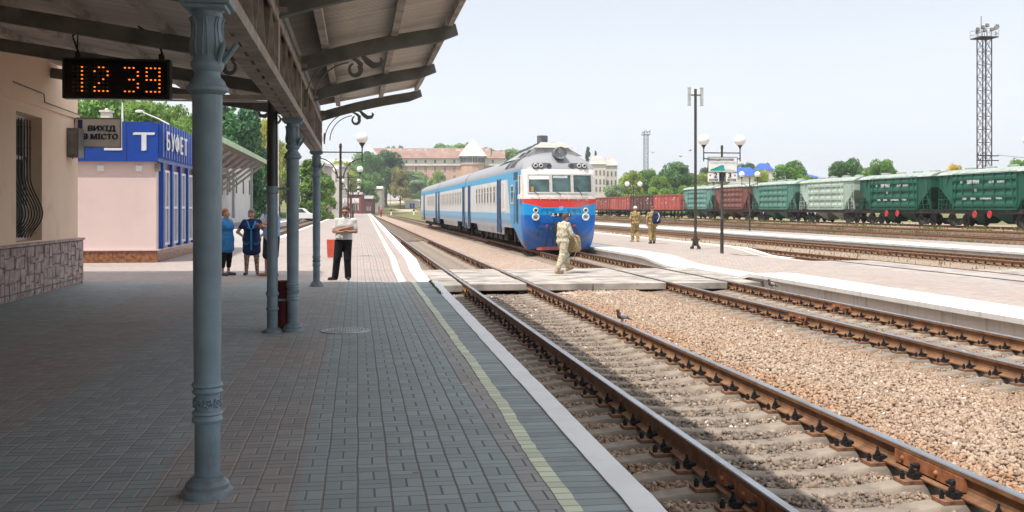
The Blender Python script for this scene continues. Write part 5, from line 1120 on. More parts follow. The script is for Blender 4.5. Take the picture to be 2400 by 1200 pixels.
# women
lb=cloth('bright_blue_smock',(.045,.20,.46),.12,.7); nv=cloth('navy_smock',(.018,.034,.095),.15,.5); trim=cloth('azure_trim',(.05,.25,.55),.05,.1)
p_=pw(529,645.5); W1=dict(wai=(0,.0,1.07),elL=(-.30,.19,1.16),wrL=(-.17,.03,1.0),elR=(.30,.17,1.16),wrR=(.17,.02,1.0),hdL=(.5,-.6,-.4),hdR=(-.5,-.6,-.4),pnL=(1,.2,0),pnR=(-1,.2,0),toL=(-.12,-.15,.03),toR=(.15,-.15,.03),anL=(-.10,.02,.09),anR=(.12,.02,.09),look=R_(22))
person('woman in sleeveless bright blue smock and cropped black trousers, hand on hip, in profile',p_,R_(62),W1,[('smock',lb,g_tunic(.03,.70,0),{}),('trousers',blk,g_trous(.012,.62,.10,.07,.062),{}),('shoes',simple('grey_slippers',(.10,.09,.10),.8),g_shoes(0,.044,.040),{})],SK2,simple('auburn_hair',(.27,.11,.035),.6,.3,30),'bun',.97,.028,'kiosk women talking under the canopy edge',female=True)
def leop(m,k): return m.mix(m.voro(38).sm(.25,.42),(.03,.022,.02),m.mix(m.noise(25,3).gt(.52),(.42,.34,.28),(.16,.11,.08)))
p_=pw(590,644.5); t,V,hx=person('woman in navy smock with azure trim and leopard leggings, both hands on her hips',p_,R_(10),dict(wai=(0,0,1.07),elL=(-.37,.06,1.14),elR=(.36,.06,1.13),wrL=(-.19,-.05,1.0),wrR=(.19,-.05,.99),hdL=(.75,-.5,-.25),hdR=(-.75,-.5,-.25),pnL=(.4,1,0),pnR=(-.4,1,0),hiL=(-.10,0,.92),hiR=(.10,0,.92),anL=(-.14,.02,.09),anR=(.14,.02,.09),toL=(-.17,-.13,.03),toR=(.17,-.13,.03),knL=(-.125,-.02,.5),knR=(.125,-.02,.5),look=R_(-14)),
 [('smock',nv,g_tunic(.026,.64,.55),{}),('leggings',cloth('leopard_leggings',(.2,.15,.12),.1,.3,leop),g_trous(.0,.98,.098,.062,.048),{}),('sandals',shoeb,g_shoes(0,.040,.036),{})],SK2,simple('grey_curly_hair',(.20,.17,.14),.8,.4,40,bump=.8,bs=60,bd=.02),'bob',.96,.024,'kiosk women talking under the canopy edge',female=True)
b=MB(); yf=V['che'][1]-.185
b.bar((0,yf-.005,1.20),(0,yf+.005,.66),.045,.02); b.bar((-.11,yf+.06,1.43),(-.045,yf-.035,1.26),.03,.025); b.bar((.11,yf+.06,1.43),(.045,yf-.035,1.26),.03,.025); b.bar((-.10,yf-.03,1.27),(0,yf-.035,1.22),.025,.028); b.bar((.10,yf-.03,1.27),(0,yf-.035,1.22),.025,.028)
for s in (-1,1): b.tube([(s*.07,yf+.005,.88),(s*.10,yf+.008,.81),(s*.16,yf+.03,.83),(s*.20,yf+.07,.90)],.009,5)
b.build('smock_trim',trim,t)
p_=pw(636.5,648); t,V,hx=person('woman in pale blue shirt and dark shorts looking at a phone behind the downpipe',p_,R_(-42),dict(elL=(-.24,-.08,1.13),elR=(.24,-.08,1.13),wrL=(-.08,-.30,1.20),wrR=(.08,-.30,1.20),hdL=(.4,-1,.2),hdR=(-.4,-1,.2),pnL=(.3,.2,1),pnR=(-.3,.2,1),hed=(0,-.03,1.60),nod=R_(16),hiL=(-.12,0,.92),hiR=(.12,0,.92),knL=(-.16,-.02,.5),knR=(.13,-.02,.5),anL=(-.21,.0,.09),toL=(-.30,-.13,.03),anR=(.14,.04,.09),toR=(.17,-.13,.03)),
 [('shirt',cloth('pale_blue_shirt',(.20,.33,.55),.08,.5),g_shirt(.035,.75,.04,.02),{}),('shorts',cloth('charcoal_shorts',(.03,.034,.036),.15,.4),g_trous(.016,.02,.112,.092,.085),{}),('shoes',simple('tan_shoes',(.42,.26,.17),.6),g_shoes(0,.042,.034),{})],SK2,simple('blond_hair',(.45,.34,.19),.6,.3,30),'bob',1.05,.042,'kiosk women talking under the canopy edge',female=True)
ph=thing('phone','black phone held in front of the woman in the pale blue shirt','phone',p_+Matrix.Rotation(R_(-42),3,'Z')@Vector((0,-.41,1.25)),R_(-42)); b=MB(); b.box(-.036,.036,-.07,.07,0,.009); b.build('case',shoeb,ph,bev=.003)
# soldiers
desert=[(.47,.42,.31),(.38,.345,.25),(.24,.23,.16),(.60,.56,.45)]; wood=[(.36,.26,.11),(.27,.19,.08),(.13,.10,.05),(.45,.35,.19)]
cm1=camo('pale_desert_camouflage',desert,10); cm2=camo('tan_green_camouflage',wood,9); btan=simple('tan_suede',(.38,.25,.14),.9,.15,20); bblk=simple('black_boot',(.03,.028,.025),.6,.2,20)
def sold(label,p,rz,pose,cam_,boot,hair,hc,sc=1.,slv=1.2,skin=SK1,bag=None): return person(label,p,rz,pose,[('jacket',cam_,g_shirt(.01,slv,-.03,.032),{'k':.03}),('trousers',cam_,g_trous(.014,.80,.108,.088,.082),{}),('boots',boot,g_shoes(0,.050,.042,.45),{})],skin,hc,hair,sc,.012,'soldiers in camouflage',curl=.6)
ps=pw(1319,640.5,-.155); sold_pose=dict(hiL=(-.09,.0,.92),hiR=(.09,.0,.92),knR=(.10,-.20,.53),anR=(.10,-.28,.145),toR=(.11,-.45,.13),knL=(-.10,.10,.50),anL=(-.10,.30,.10),toL=(-.12,.13,.035),che=(0,-.05,1.28),nek=(0,-.05,1.45),hed=(.0,-.10,1.595),shL=(-.19,-.045,1.40),shR=(.19,-.045,1.40),elL=(-.27,-.10,1.14),elR=(.29,-.10,1.14),wrR=(.22,-.37,1.04),wrL=(-.20,-.36,1.04),hdR=(-.55,-.8,-.3),hdL=(.55,-.8,-.3),pnR=(-1,.3,0),pnL=(1,.3,0),nod=R_(18),look=R_(10))
RZ1=R_(128); sold('soldier in pale camouflage striding over the crossing, rucksack in his arms',ps,RZ1,sold_pose,cm1,btan,'short',simple('cropped_brown_hair',(.09,.05,.03),.7),.99,1.35)
bp=thing('rucksack','khaki camouflage rucksack carried in the arms of the soldier on the crossing','rucksack',ps+Matrix.Rotation(RZ1,3,'Z')@Vector((.03,-.47,.60)),RZ1)
sdfobj('bag',[(np.array((-.08,0,.12)),np.array((-.06,0,.36)),.14,.13),(np.array((.08,0,.12)),np.array((.07,0,.36)),.14,.13),(np.array((0,-.10,.14)),np.array((0,-.10,.24)),.09,.09),(np.array((-.16,0,.12)),np.array((-.16,0,.26)),.07,.06),(np.array((.16,0,.12)),np.array((.16,0,.26)),.07,.06)],camo('bag_camouflage',[(.40,.30,.17),(.30,.23,.13),(.2,.16,.09),(.46,.37,.24)],12),bp,.013,.03)
b=MB()
for x in (-.1,.1): b.tube([(x,.13,.44),(x,.2,.3),(x*1.2,.16,.12),(x*1.1,.05,-.04),(x*1.3,.12,-.14)],.014,6)
b.tube([(.05,-.1,.02),(.12,-.12,-.1),(.1,-.1,-.22)],.012,6); b.build('strap',simple('khaki_webbing',(.30,.25,.17),.9),bp)
wk=dict(knL=(-.10,-.06,.51),anL=(-.11,.10,.10),toL=(-.13,-.06,.03),knR=(.10,-.10,.50),anR=(.11,-.08,.09),toR=(.13,-.26,.03))
pa=pw(1489,566.5); sold('soldier in tan camouflage with pale cap, back turned, arms bent in front of him',pa,R_(196),dict(wk,elL=(-.26,.02,1.13),wrL=(-.12,-.2,1.08),elR=(.26,.02,1.13),wrR=(.12,-.2,1.08),look=R_(12)),cm2,btan,'cap',simple('pale_cap',(.60,.57,.50),.8),1.03,1.6)
pb=pw(1529,571.); sold('soldier in tan camouflage with shaved head, back turned, navy rucksack on one shoulder',pb,R_(190),dict(wk,knL=(-.10,-.10,.50),anL=(-.11,-.06,.09),toL=(-.13,-.22,.03),knR=(.10,-.02,.51),anR=(.11,.12,.10),toR=(.13,-.04,.03),elR=(.27,.03,1.14),wrR=(.25,-.03,.90)),cm2,bblk,'cap',simple('cropped_dark_crown',(.10,.06,.045),.7),1.03,.8,SK2)
M=Matrix.Rotation(R_(190),3,'Z'); bq=thing('rucksack','navy rucksack slung on the right shoulder of the shaven soldier','rucksack',pb+M@Vector((-.10,.25,.98)),R_(190))
sdfobj('bag',[(np.array((-.10,0,.1)),np.array((-.08,.02,.42)),.13,.12),(np.array((.06,0,.1)),np.array((.05,.02,.42)),.13,.12),(np.array((0,.10,.14)),np.array((0,.10,.26)),.09,.09)],cloth('navy_nylon',(.02,.03,.07),.2,.4),bq,.013,.03)
b=MB(); b.tube([(-.05,.16,.5),(-.10,.215,.35),(-.06,.215,.2),(.0,.2,.1)],.018,6); b.build('reflective_strip',simple('pale_strip',(.6,.64,.7),.5),bq); b=MB(); b.tube([(-.02,-.08,.52),(-.02,-.2,.56),(-.02,-.36,.46),(-.04,-.38,.3)],.022,6); b.build('strap',M_navy,bq)
# two far people at the end of the long platform
pf=pw(893,509.5); person('tiny far person in red at the end of the long platform',pf,R_(30),{},[('shirt',cloth('red_cloth',(.5,.05,.06)),g_shirt(.02,.6,0,.02),{'vox':.02}),('trousers',cloth('red_trousers',(.35,.04,.05)),g_trous(),{'vox':.02})],SK2,shoeb,'short',1.0)
# ---------------------------------------------------------------- pigeons
def pigeon(label,loc,rz,flying=False):
    a=np.array; t=thing('pigeon',label,'pigeon',loc,rz,'pigeons on the rails' if not flying else 'birds in flight')
    gr=simple('pigeon_grey',(.14,.14,.15),.7,.3,40); 
    if not flying:
        sdfobj('body',[(a((0,-.05,.125)),a((0,.06,.105)),.050,.034),(a((0,-.075,.15)),a((0,-.098,.205)),.036,.022),(a((0,-.100,.218)),a((0,-.105,.222)),.024,.022),(a((0,-.12,.218)),a((0,-.142,.210)),.007,.003,.004),(a((0,.06,.10)),a((0,.17,.055)),.026,.014,.02,(1.3,1,.6))]+[(a((s*.02,-.01,.09)),a((s*.022,-.015,.012)),.012,.005,.01) for s in (-1,1)]+[(a((s*.022,-.015,.008)),a((s*.022,-.045,.005)),.005,.004,.005) for s in (-1,1)],[gr,simple('pigeon_neck',(.10,.06,.06),.5,.3,30),simple('pigeon_foot',(.35,.10,.09),.6)],t,.006,.02,lambda C: np.where(C[:,2]<.05,np.where(np.abs(C[:,1])<.06,2,0),np.where((C[:,1]<-.06),1,0)))
        for s in (-1,1): sdfobj('wing',[(a((s*.038,-.045,.135)),a((s*.030,.05,.115)),.032,.024,.02,(.5,1,1)),(a((s*.028,.05,.11)),a((s*.012,.135,.075)),.022,.008,.02,(.5,1,1))],[simple('wing_pale',(.42,.42,.43),.7),gr],t,.006,.02,lambda C: np.where(C[:,1]>.045,1,0))
    else:
        sdfobj('body',[(a((0,-.1,0)),a((0,.14,0)),.05,.025),(a((0,-.13,.01)),a((0,-.17,.01)),.03,.015)],gr,t,.012,.02)
        for s in (-1,1): sdfobj('wing',[(a((s*.04,-.03,.01)),a((s*.2,-.08,.09)),.05,.045,.02,(1,1,.25)),(a((s*.2,-.08,.09)),a((s*.36,.03,.06)),.045,.01,.02,(1,1,.25))],gr,t,.012,.02)
pigeon('pigeon with pale wings perched on the rusty rail nearest the big gravel bed',W(AU+.8,16.28,-.152)+Vector((-.04,0,.005)),R_(-58))
pigeon('grey pigeon perched on the rail below the opposite white kerb',W(CU+.8,22.72,-.152)+Vector((0,0,.004)),R_(-60))
for i,(x,y) in enumerate(((1530,358),(1595,367),(1617,353))):
    Y=110; pigeon(('dark bird flying left of the tall platform pole, lowest of three','dark bird flying close left of the tall platform pole, middle of three','dark bird flying nearest the tall platform pole, highest of three')[(0,1,2)[i]] if 0 else ('leftmost of three dark birds flying over the freight yard','lowest of three dark birds flying over the freight yard','rightmost of three dark birds flying over the freight yard')[i],at(x,Y,zat(y,Y)),R_(40*i),True)
# ---------------------------------------------------------------- lamps, signs, masts
M_post=simple('dark_brown_post_paint',(.045,.038,.032),.55,.3,6,dirt=(.09,.07,.055),bs=30); M_globe=simple('opal_globe',(.80,.79,.76),.25,.04,3,bump=0,spec=.5); M_sign=simple('white_sign_board',(.74,.74,.72),.45,.06,4,dirt=(.5,.47,.42),bump=0)
def lamp_post(label,loc,group,h=4.14,sx=.74,gr=.20,signs=None):
    t=thing('globe_lamp_post',label,'lamp post',loc,TH,group); k=h-4.14
    b=MB(); b.lathe([(.02,-.1),(.075,-.1),(.07,.02),(.062,1.2),(.075,1.22),(.075,1.26),(.055,1.3),(.05,2.72+k),(.07,2.74+k),(.07,2.8+k),(.042,2.84+k),(.04,3.78+k),(.055,3.80+k),(.05,3.86+k)],14); b.ball((0,0,3.90+k),.05,10,8)
    b.build('post',M_post,t); b=MB(); b.tube([(-sx,0,3.64+k),(sx,0,3.64+k)],.022,8)
    for s in (-1,1): b.tube([(s*(.11+(sx-.11)*math.sin(a)),0,2.55+k+.85*(1-math.cos(a))+.0) if 0 else (s*(sx-(sx-.10)*math.cos(a)),0,2.62+k+.78*math.sin(a)) if 0 else (s*(.10+(sx-.10)*(1-math.cos(a))),0,2.72+k+.70*math.sin(a)) for a in fr(0,1.57,.16)],.022,8)
    b.build('cross_arm',M_post,t)
    for s in (-1,1):
        b=MB(); b.lathe([(.008,3.30+k),(.024,3.34+k),(.022,3.78+k),(.03,3.80+k),(.035,3.84+k),(.10,3.94+k),(.115,3.97+k),(.05,3.98+k)],14,(s*sx,0,0)); a=b.build('lamp_stem',M_post,t); b=MB(); b.ball((s*sx,0,4.14+k),gr,24,16); b.build('globe',M_globe,a)
    return t
lp='globe lamps along the nearest platform'; nm=['globe lamp post with a red bin, just behind the man with crossed arms','second globe lamp post beyond the man with crossed arms','third globe lamp post beyond the man, carrying two white track signs','fourth globe lamp post far along the nearest platform','fifth and smallest globe lamp post far along the nearest platform']
for i,Y in enumerate((36.2,65.5,94,124,155)):
    p=at(1200+FPX*((-.58)/Y-.148),Y); t=lamp_post(nm[i],p,lp)
    if i==2:
        for s in (-1,1): b=MB(); b.box(s*.42-.3,s*.42+.3,-.04,-.01,2.15,2.6); o=b.build('track_sign',M_sign,t); textmesh('1' if s>0 else '2',.3,'lettering',M_navy,o,(s*.42-.1,-.045,2.4)); textmesh('КОЛІЯ',.12,'lettering',M_navy,o,(s*.42,-.045,2.22))
b=MB(); t=thing('litter_bin','orange red litter bin hung on the nearest globe lamp post','bin',pw(777,603)+Vector((0,-.1,.0)),TH); b.prism([(-.12,.02),(.12,.0),(.15,.62),(-.15,.62)],-.11,.11,ax='y'); b.build('drum',simple('orange_red_paint',(.52,.09,.05),.5,.12,5),t); b=MB(); b.box(.12,.2,-.02,.02,.4,.62); b.box(.15,.2,-.05,.05,.02,.7); b.build('bracket',M_post,t)
p=pw(1692,590); t=lamp_post('globe lamp post carrying the crossing notice and signs for tracks 2 and 3',p,'globe lamps on the opposite platforms',4.36,.74,.22)
b=MB(); b.box(-.58,.58,-.09,-.06,3.12,3.68); bd=b.build('notice_board',M_sign,t); b=MB()
for q in ((-.6,.6,3.68,3.70),(-.6,.6,3.10,3.12),(-.6,-.58,3.12,3.68),(.58,.6,3.12,3.68)): b.box(q[0],q[1],-.095,-.055,q[2],q[3])
b.build('frame',M_post,bd); textmesh('ПЕРЕХОДИТИ КОЛІЮ',.105,'lettering',M_navy,bd,(-.08,-.094,3.59),bold=.003,sx=.95); textmesh('ТІЛЬКИ ПО ПЕРЕХОДУ',.10,'lettering',simple('faded_grey_letter',(.45,.47,.47),.6,bump=0),bd,(.02,-.094,3.47),sx=.95)
b=MB(); b.prism([(-.5,3.16),(.05,3.16),(.12,3.22),(.06,3.24),(.06,3.36),(-.04,3.385),(-.5,3.20)],-.098,-.0905,ax='y'); b.build('teal_picture',simple('teal_print',(.02,.30,.27),.5),bd); b=MB(); b.prism([(.08,3.16),(.5,3.16),(.5,3.18),(.2,3.24)],-.097,-.0905,ax='y'); b.build('picture_shade',simple('pale_grey_print',(.5,.5,.48),.5),bd)
for s,c in ((-1,'2'),(1,'3')):
    x=s*.37; b=MB(); b.box(x-.225,x+.225,-.08,-.05,2.74,3.09); o=b.build('track_sign',M_sign,t); textmesh(c,.27,'lettering',M_navy,o,(x-s*.08,-.084,2.975),bold=.01,sx=1.1); textmesh('КОЛІЯ',.11,'lettering',M_navy,o,(x,-.084,2.80),bold=.003); b=MB(); b.lathe([(.035,0),(.035,.004),(.02,.004),(.018,.001)],12,(0,0,0),0,False,Matrix.Translation((x+s*.13,-.081,2.98))@Matrix.Rotation(R_(90),4,'X')); b.build('red_emblem',M_rwh,o)
b=MB(); b.box(-.12,.12,.05,.07,2.76,3.08); b.build('blue_plate',M_blue,t)
p=at(1757,79,-.1); lamp_post('smaller globe lamp post on the third platform, right of the sign post',p,'globe lamps on the opposite platforms',4.36,.62,.22)
p=at(1485,104,-.2); lamp_post('distant globe lamp post in front of the red open wagons',p,'globe lamps on the opposite platforms',4.30,.66,.25)
p=at(2450,41.5); lamp_post('globe lamp post cut by the right edge of the frame, only a globe showing',p,'globe lamps on the opposite platforms',4.4,.74,.22)
p=pw(1630,583); t=thing('loudspeaker_pole','tall thin dark pole with two column loudspeakers on top, standing on iron feet','pole',p,TH); b=MB(); b.tube([(0,0,.12),(0,0,6.7)],.058,12); b.build('shaft',M_post,t)
b=MB(); b.box(-.075,.075,-.075,.075,.22,.5)
for s in (-1,1): b.prism([(s*.09,.0),(s*.21,.0),(s*.21,.06),(s*.12,.16),(s*.10,.34),(s*.17,.36),(s*.17,.42),(s*.09,.42)][::s],-.08,.08,ax='y')
b.build('foot',M_post,t); b=MB(); b.box(-.28,.28,-.025,.025,6.42,6.47); b.build('bracket',M_post,t)
M_spk=simple('grey_speaker',(.42,.43,.42),.6,.15,6,dirt=(.30,.14,.06),dscale=4,damt=.8)
for s in (-1,1): b=MB(); b.box(s*.27-.055,s*.27+.055,-.06,.06,6.02,6.74); b.box(s*.27-.075,s*.27+.075,-.07,.07,6.0,6.019); b.box(s*.27-.075,s*.27+.075,-.07,.07,6.741,6.76); b.build('loudspeaker',M_spk,t,bev=.01)
M_mast=simple('purple_brown_mast',(.05,.035,.045),.7,.3,2)
def mast(label,loc,h=22.6,w=1.2,sc=1.,nb=14):
    t=thing('light_mast',label,'light mast',loc,TH,'lattice light masts'); a=w/2; b=MB(); bh=h/nb
    for x,y in ((-a,-a),(a,-a),(a,a),(-a,a)): b.box(x-.05,x+.05,y-.05,y+.05,0,h)
    for k in range(nb):
        z=k*bh
        for (x,y),(X,Y_) in zip(((-a,-a),(a,-a),(a,a),(-a,a)),((a,-a),(a,a),(-a,a),(-a,-a))):
            b.bar((x,y,z),(X,Y_,z),.05,.05); b.bar((x,y,z),(X,Y_,z+bh),.035,.035); b.bar((X,Y_,z),(x,y,z+bh),.035,.035)
    for x in (-.2,.2): b.tube([(x,.1,0),(x,.1,h)],.03,5)
    for k in range(int(h/.6)): b.bar((-.2,.1,k*.6),(.2,.1,k*.6),.03,.03)
    b.build('lattice',M_mast,t); b=MB(); e=w*.98; b.box(-e,e,-e,e,h,h+.12)
    b.build('platform',M_mast,t); b=MB()
    for z in (.5,1.05):
        for q in ((-e,-e,e,-e),(e,-e,e,e),(e,e,-e,e),(-e,e,-e,-e)): b.bar((q[0],q[1],h+z),(q[2],q[3],h+z),.04,.04)
    for x in (-e,0,e):
        for y in (-e,e): b.bar((x,y,h+.12),(x,y,h+1.05),.04,.04)
    b.build('railing',simple('grey_galvanised',(.33,.34,.35),.5,.2,5),t)
    for i,(x,y) in enumerate(((-1.5,-.9),(-.9,-1.),(-.3,-1.),(.3,-1.),(.9,-.9),(1.3,-.6),(-.4,.9),(.6,.9))):
        b=MB(); M=Matrix.Translation((x,y,h+.9+.25*(i%3)))@Matrix.Rotation(R_(-25),4,'X'); b.add([(-.22,-.2,-.22),(.22,-.2,-.22),(.22,-.2,.22),(-.22,-.2,.22),(-.1,.2,-.1),(.1,.2,-.1),(.1,.2,.1),(-.1,.2,.1)],[(0,1,2,3),(7,6,5,4),(0,4,5,1),(1,5,6,2),(2,6,7,3),(3,7,4,0)],0,False,M); b.bar((x,y,h+.1),(x,y,h+.8),.05,.05); b.build('floodlight',M_raft,t)
    b=MB(); b.tube([(-1.0,-.9,h),(-1.0,-.9,h+2.6)],.04,6); b.build('aerial',M_mast,t)
    return t
t=mast('tall lattice floodlight mast rising behind the dark green hopper wagons',at(2307,130,.2)); b=MB()
for y in (366,377): z=zat(y,130)-.2; b.bar((-1.5,-.95,z),(1.3,-.95,z),.12,.12); [b.lathe([(.07,z),(.07,z+.25)],6,(x,-.95,0)) for x in (-1.4,-1.1)]
b.build('cross_arm',M_mast,t); pw_=thing('power_line','thin sagging power line running from the tall floodlight mast to the right','power line',at(2307,130,zat(366,130))); b=MB(); b.tube([(1.2+60*q,-.95,.1-2.0*math.sin(math.pi*q)) for q in fr(0,1,.08)],.022,4); b.build('wire',M_mast,pw_); mast('distant lattice floodlight mast above the brown open wagon',at(1514,390,0),29.,1.5,nb=17)
def signal(label,loc):
    t=thing('dwarf_signal',label,'signal',loc,0,'track signals at the curve'); b=MB(); b.lathe([(.28,0),(.24,.1),(.17,1.0),(.02,1.02)],10); b.build('post',M_sign,t); b=MB(); b.prism([(-.38,1.35),(0,1.0),(.38,1.35),(0,1.78)],-.15,.15,ax='y'); b.build('head',M_blk,t)
signal('white dwarf signal with dark diamond head left in the track curve',at(917,325,-.35)); signal('white dwarf signal with dark diamond head next to the train tail',at(970,325,-.35))
# ---------------------------------------------------------------- foliage
lf=Mat('leaf',.7,0,.2); oi=lf.nt.nodes.new('ShaderNodeObjectInfo'); ocol=S(lf.nt,oi.outputs['Color']); rr_=lf.attr('leaf')
c=lf.mix(rr_,lf.mix(1.,ocol,(.50,.55,.50),'MULTIPLY'),lf.mix(1.,ocol,(1.45,1.35,1.15),'MULTIPLY')); lf.col(c)
tr=lf.nt.nodes.new('ShaderNodeBsdfTranslucent'); lf.nt.links.new(c.k,tr.inputs[0]); ms=lf.nt.nodes.new('ShaderNodeMixShader'); ms.inputs[0].default_value=.4
lf.nt.links.new(lf.b.outputs[0],ms.inputs[1]); lf.nt.links.new(tr.outputs[0],ms.inputs[2]); lf.nt.links.new(ms.outputs[0],[n for n in lf.nt.nodes if n.type=='OUTPUT_MATERIAL'][0].inputs[0]); M_leaf=lf.mat
M_bark=simple('bark',(.10,.075,.055),.9,.3,4)
def leafmesh(name,P,size,rg,tint,up=.5):
    n=len(P); N=rg.normal(size=(n,3)); N[:,2]=np.abs(N[:,2])+up; N/=np.linalg.norm(N,axis=1)[:,None]; T=np.cross(N,rg.normal(size=(n,3))); T/=np.linalg.norm(T,axis=1)[:,None]; B_=np.cross(N,T)
    s=(size*rg.uniform(.6,1.4,n))[:,None]; q=np.stack([P-T*s*.5,P+B_*s*.32,P+T*s*.5,P-B_*s*.32],1).reshape(-1,3)
    me=bpy.data.meshes.new(name); me.vertices.add(4*n); me.vertices.foreach_set('co',q.astype(np.float32).reshape(-1)); me.loops.add(4*n); me.loops.foreach_set('vertex_index',np.arange(4*n)); me.polygons.add(n); me.polygons.foreach_set('loop_start',np.arange(n)*4); me.update(calc_edges=True)
    a=me.attributes.new('leaf','FLOAT','FACE'); a.data.foreach_set('value',np.clip(tint,0,1).astype(np.float32)); me.materials.append(M_leaf); return me
def tree_mesh(seed,kind):
    rg=np.random.default_rng(seed); C=[];
    if kind=='round':
        nc=46; th=rg.uniform(0,6.283,nc); h=rg.uniform(.24,1,nc)**.8; r=3.9*np.sqrt(np.clip(1-((h-.52)/.52)**2,0.05,1))*rg.uniform(.35,1,nc)**.6; C=np.stack([r*np.cos(th),r*np.sin(th),h*9.0],1); R=rg.uniform(.75,1.45,nc); 
    elif kind=='column':
        nc=44; th=rg.uniform(0,6.283,nc); h=rg.uniform(.08,1,nc); r=2.5*np.clip(1.05-h,0,.75)**.5*rg.uniform(.3,1,nc); C=np.stack([r*np.cos(th),r*np.sin(th),h*9.4],1); R=rg.uniform(.7,1.25,nc)*(1.15-.4*h)
    elif kind=='conifer':
        nc=44; th=rg.uniform(0,6.283,nc); h=rg.uniform(.12,1,nc); r=3.4*(1.02-h)*rg.uniform(.3,1,nc); C=np.stack([r*np.cos(th),r*np.sin(th),h*9.6],1); R=(1.05-h)*.9+.35
    else:
        nc=26; th=rg.uniform(0,6.283,nc); h=rg.uniform(.05,.9,nc); r=4*np.sqrt(np.clip(1-h*h,0,1))*rg.uniform(.2,1,nc); C=np.stack([r*np.cos(th),r*np.sin(th),h*8.5],1); R=rg.uniform(.9,1.7,nc)
    n=11000; ci=rg.choice(nc,n,p=(R**2/(R**2).sum())); d=rg.normal(size=(n,3)); d/=np.linalg.norm(d,axis=1)[:,None]; rad=R[ci]*rg.uniform(.3,1,n)**.45
    P=C[ci]+d*rad[:,None]*np.array([1.1,1.1,.85]); tint=np.clip(.5+.32*rg.normal(size=nc)[ci]*.8+.18*rg.normal(size=n),0,1)
    cr=leafmesh('crown',P,.40,rg,tint); b=MB(); rgp=random.Random(seed)
    b.tube([(0,0,-1.),(.05,0,1.2),(-.05,.08,3.2),(.05,0,5.2),(0,0,8.)],[.34,.26,.2,.13,.03],8)
    for k in range(9):
        c=C[rgp.randrange(nc)]; z0=min(max(1.6,c[2]*.55),6); b.tube([(0,0,z0),(c[0]*.45,c[1]*.45,(z0+c[2])/2-.1),tuple(c)],[.13,.08,.02],6)
    o=b.build('trunk',M_bark); tm=o.data; bpy.data.objects.remove(o); return cr,tm
TM={k:[tree_mesh(s,k) for s in ss] for k,ss in (('round',(1,2,3,4)),('column',(5,6)),('conifer',(7,)),('bush',(8,9)))}
tcount=[0]
def tree(label,px,ytop,wpx,Y,kind='round',col=(.06,.105,.035),zb=None,name=None,grp='trees of the town'):
    p=at(px,Y); z0=gz(p.x,p.y) if zb is None else zb; top=zat(ytop,Y); h=max(2,top-z0); w=wpx*Y/FPX; i=tcount[0]; tcount[0]+=1
    cr,tm=TM[kind][i%len(TM[kind])]; bw={'round':8.6,'column':5.2,'conifer':6.4,'bush':9.6}[kind]; t=thing(name or ('shrub' if kind=='bush' else 'tree'),label,'shrub' if kind=='bush' else 'tree',(p.x,p.y,z0),i*1.7,grp); t.scale=(w/bw,w/bw,h/10.0)
    o=link('crown',cr,t); o.color=(*(x*2.75 for x in col),1); link('trunk',tm,t)
G1_=(.075,.135,.040); G2_=(.055,.105,.045); G3_=(.095,.15,.045); DK=(.030,.068,.032); YL=(.19,.19,.055); GY=(.10,.14,.085); PN=(.03,.062,.042)
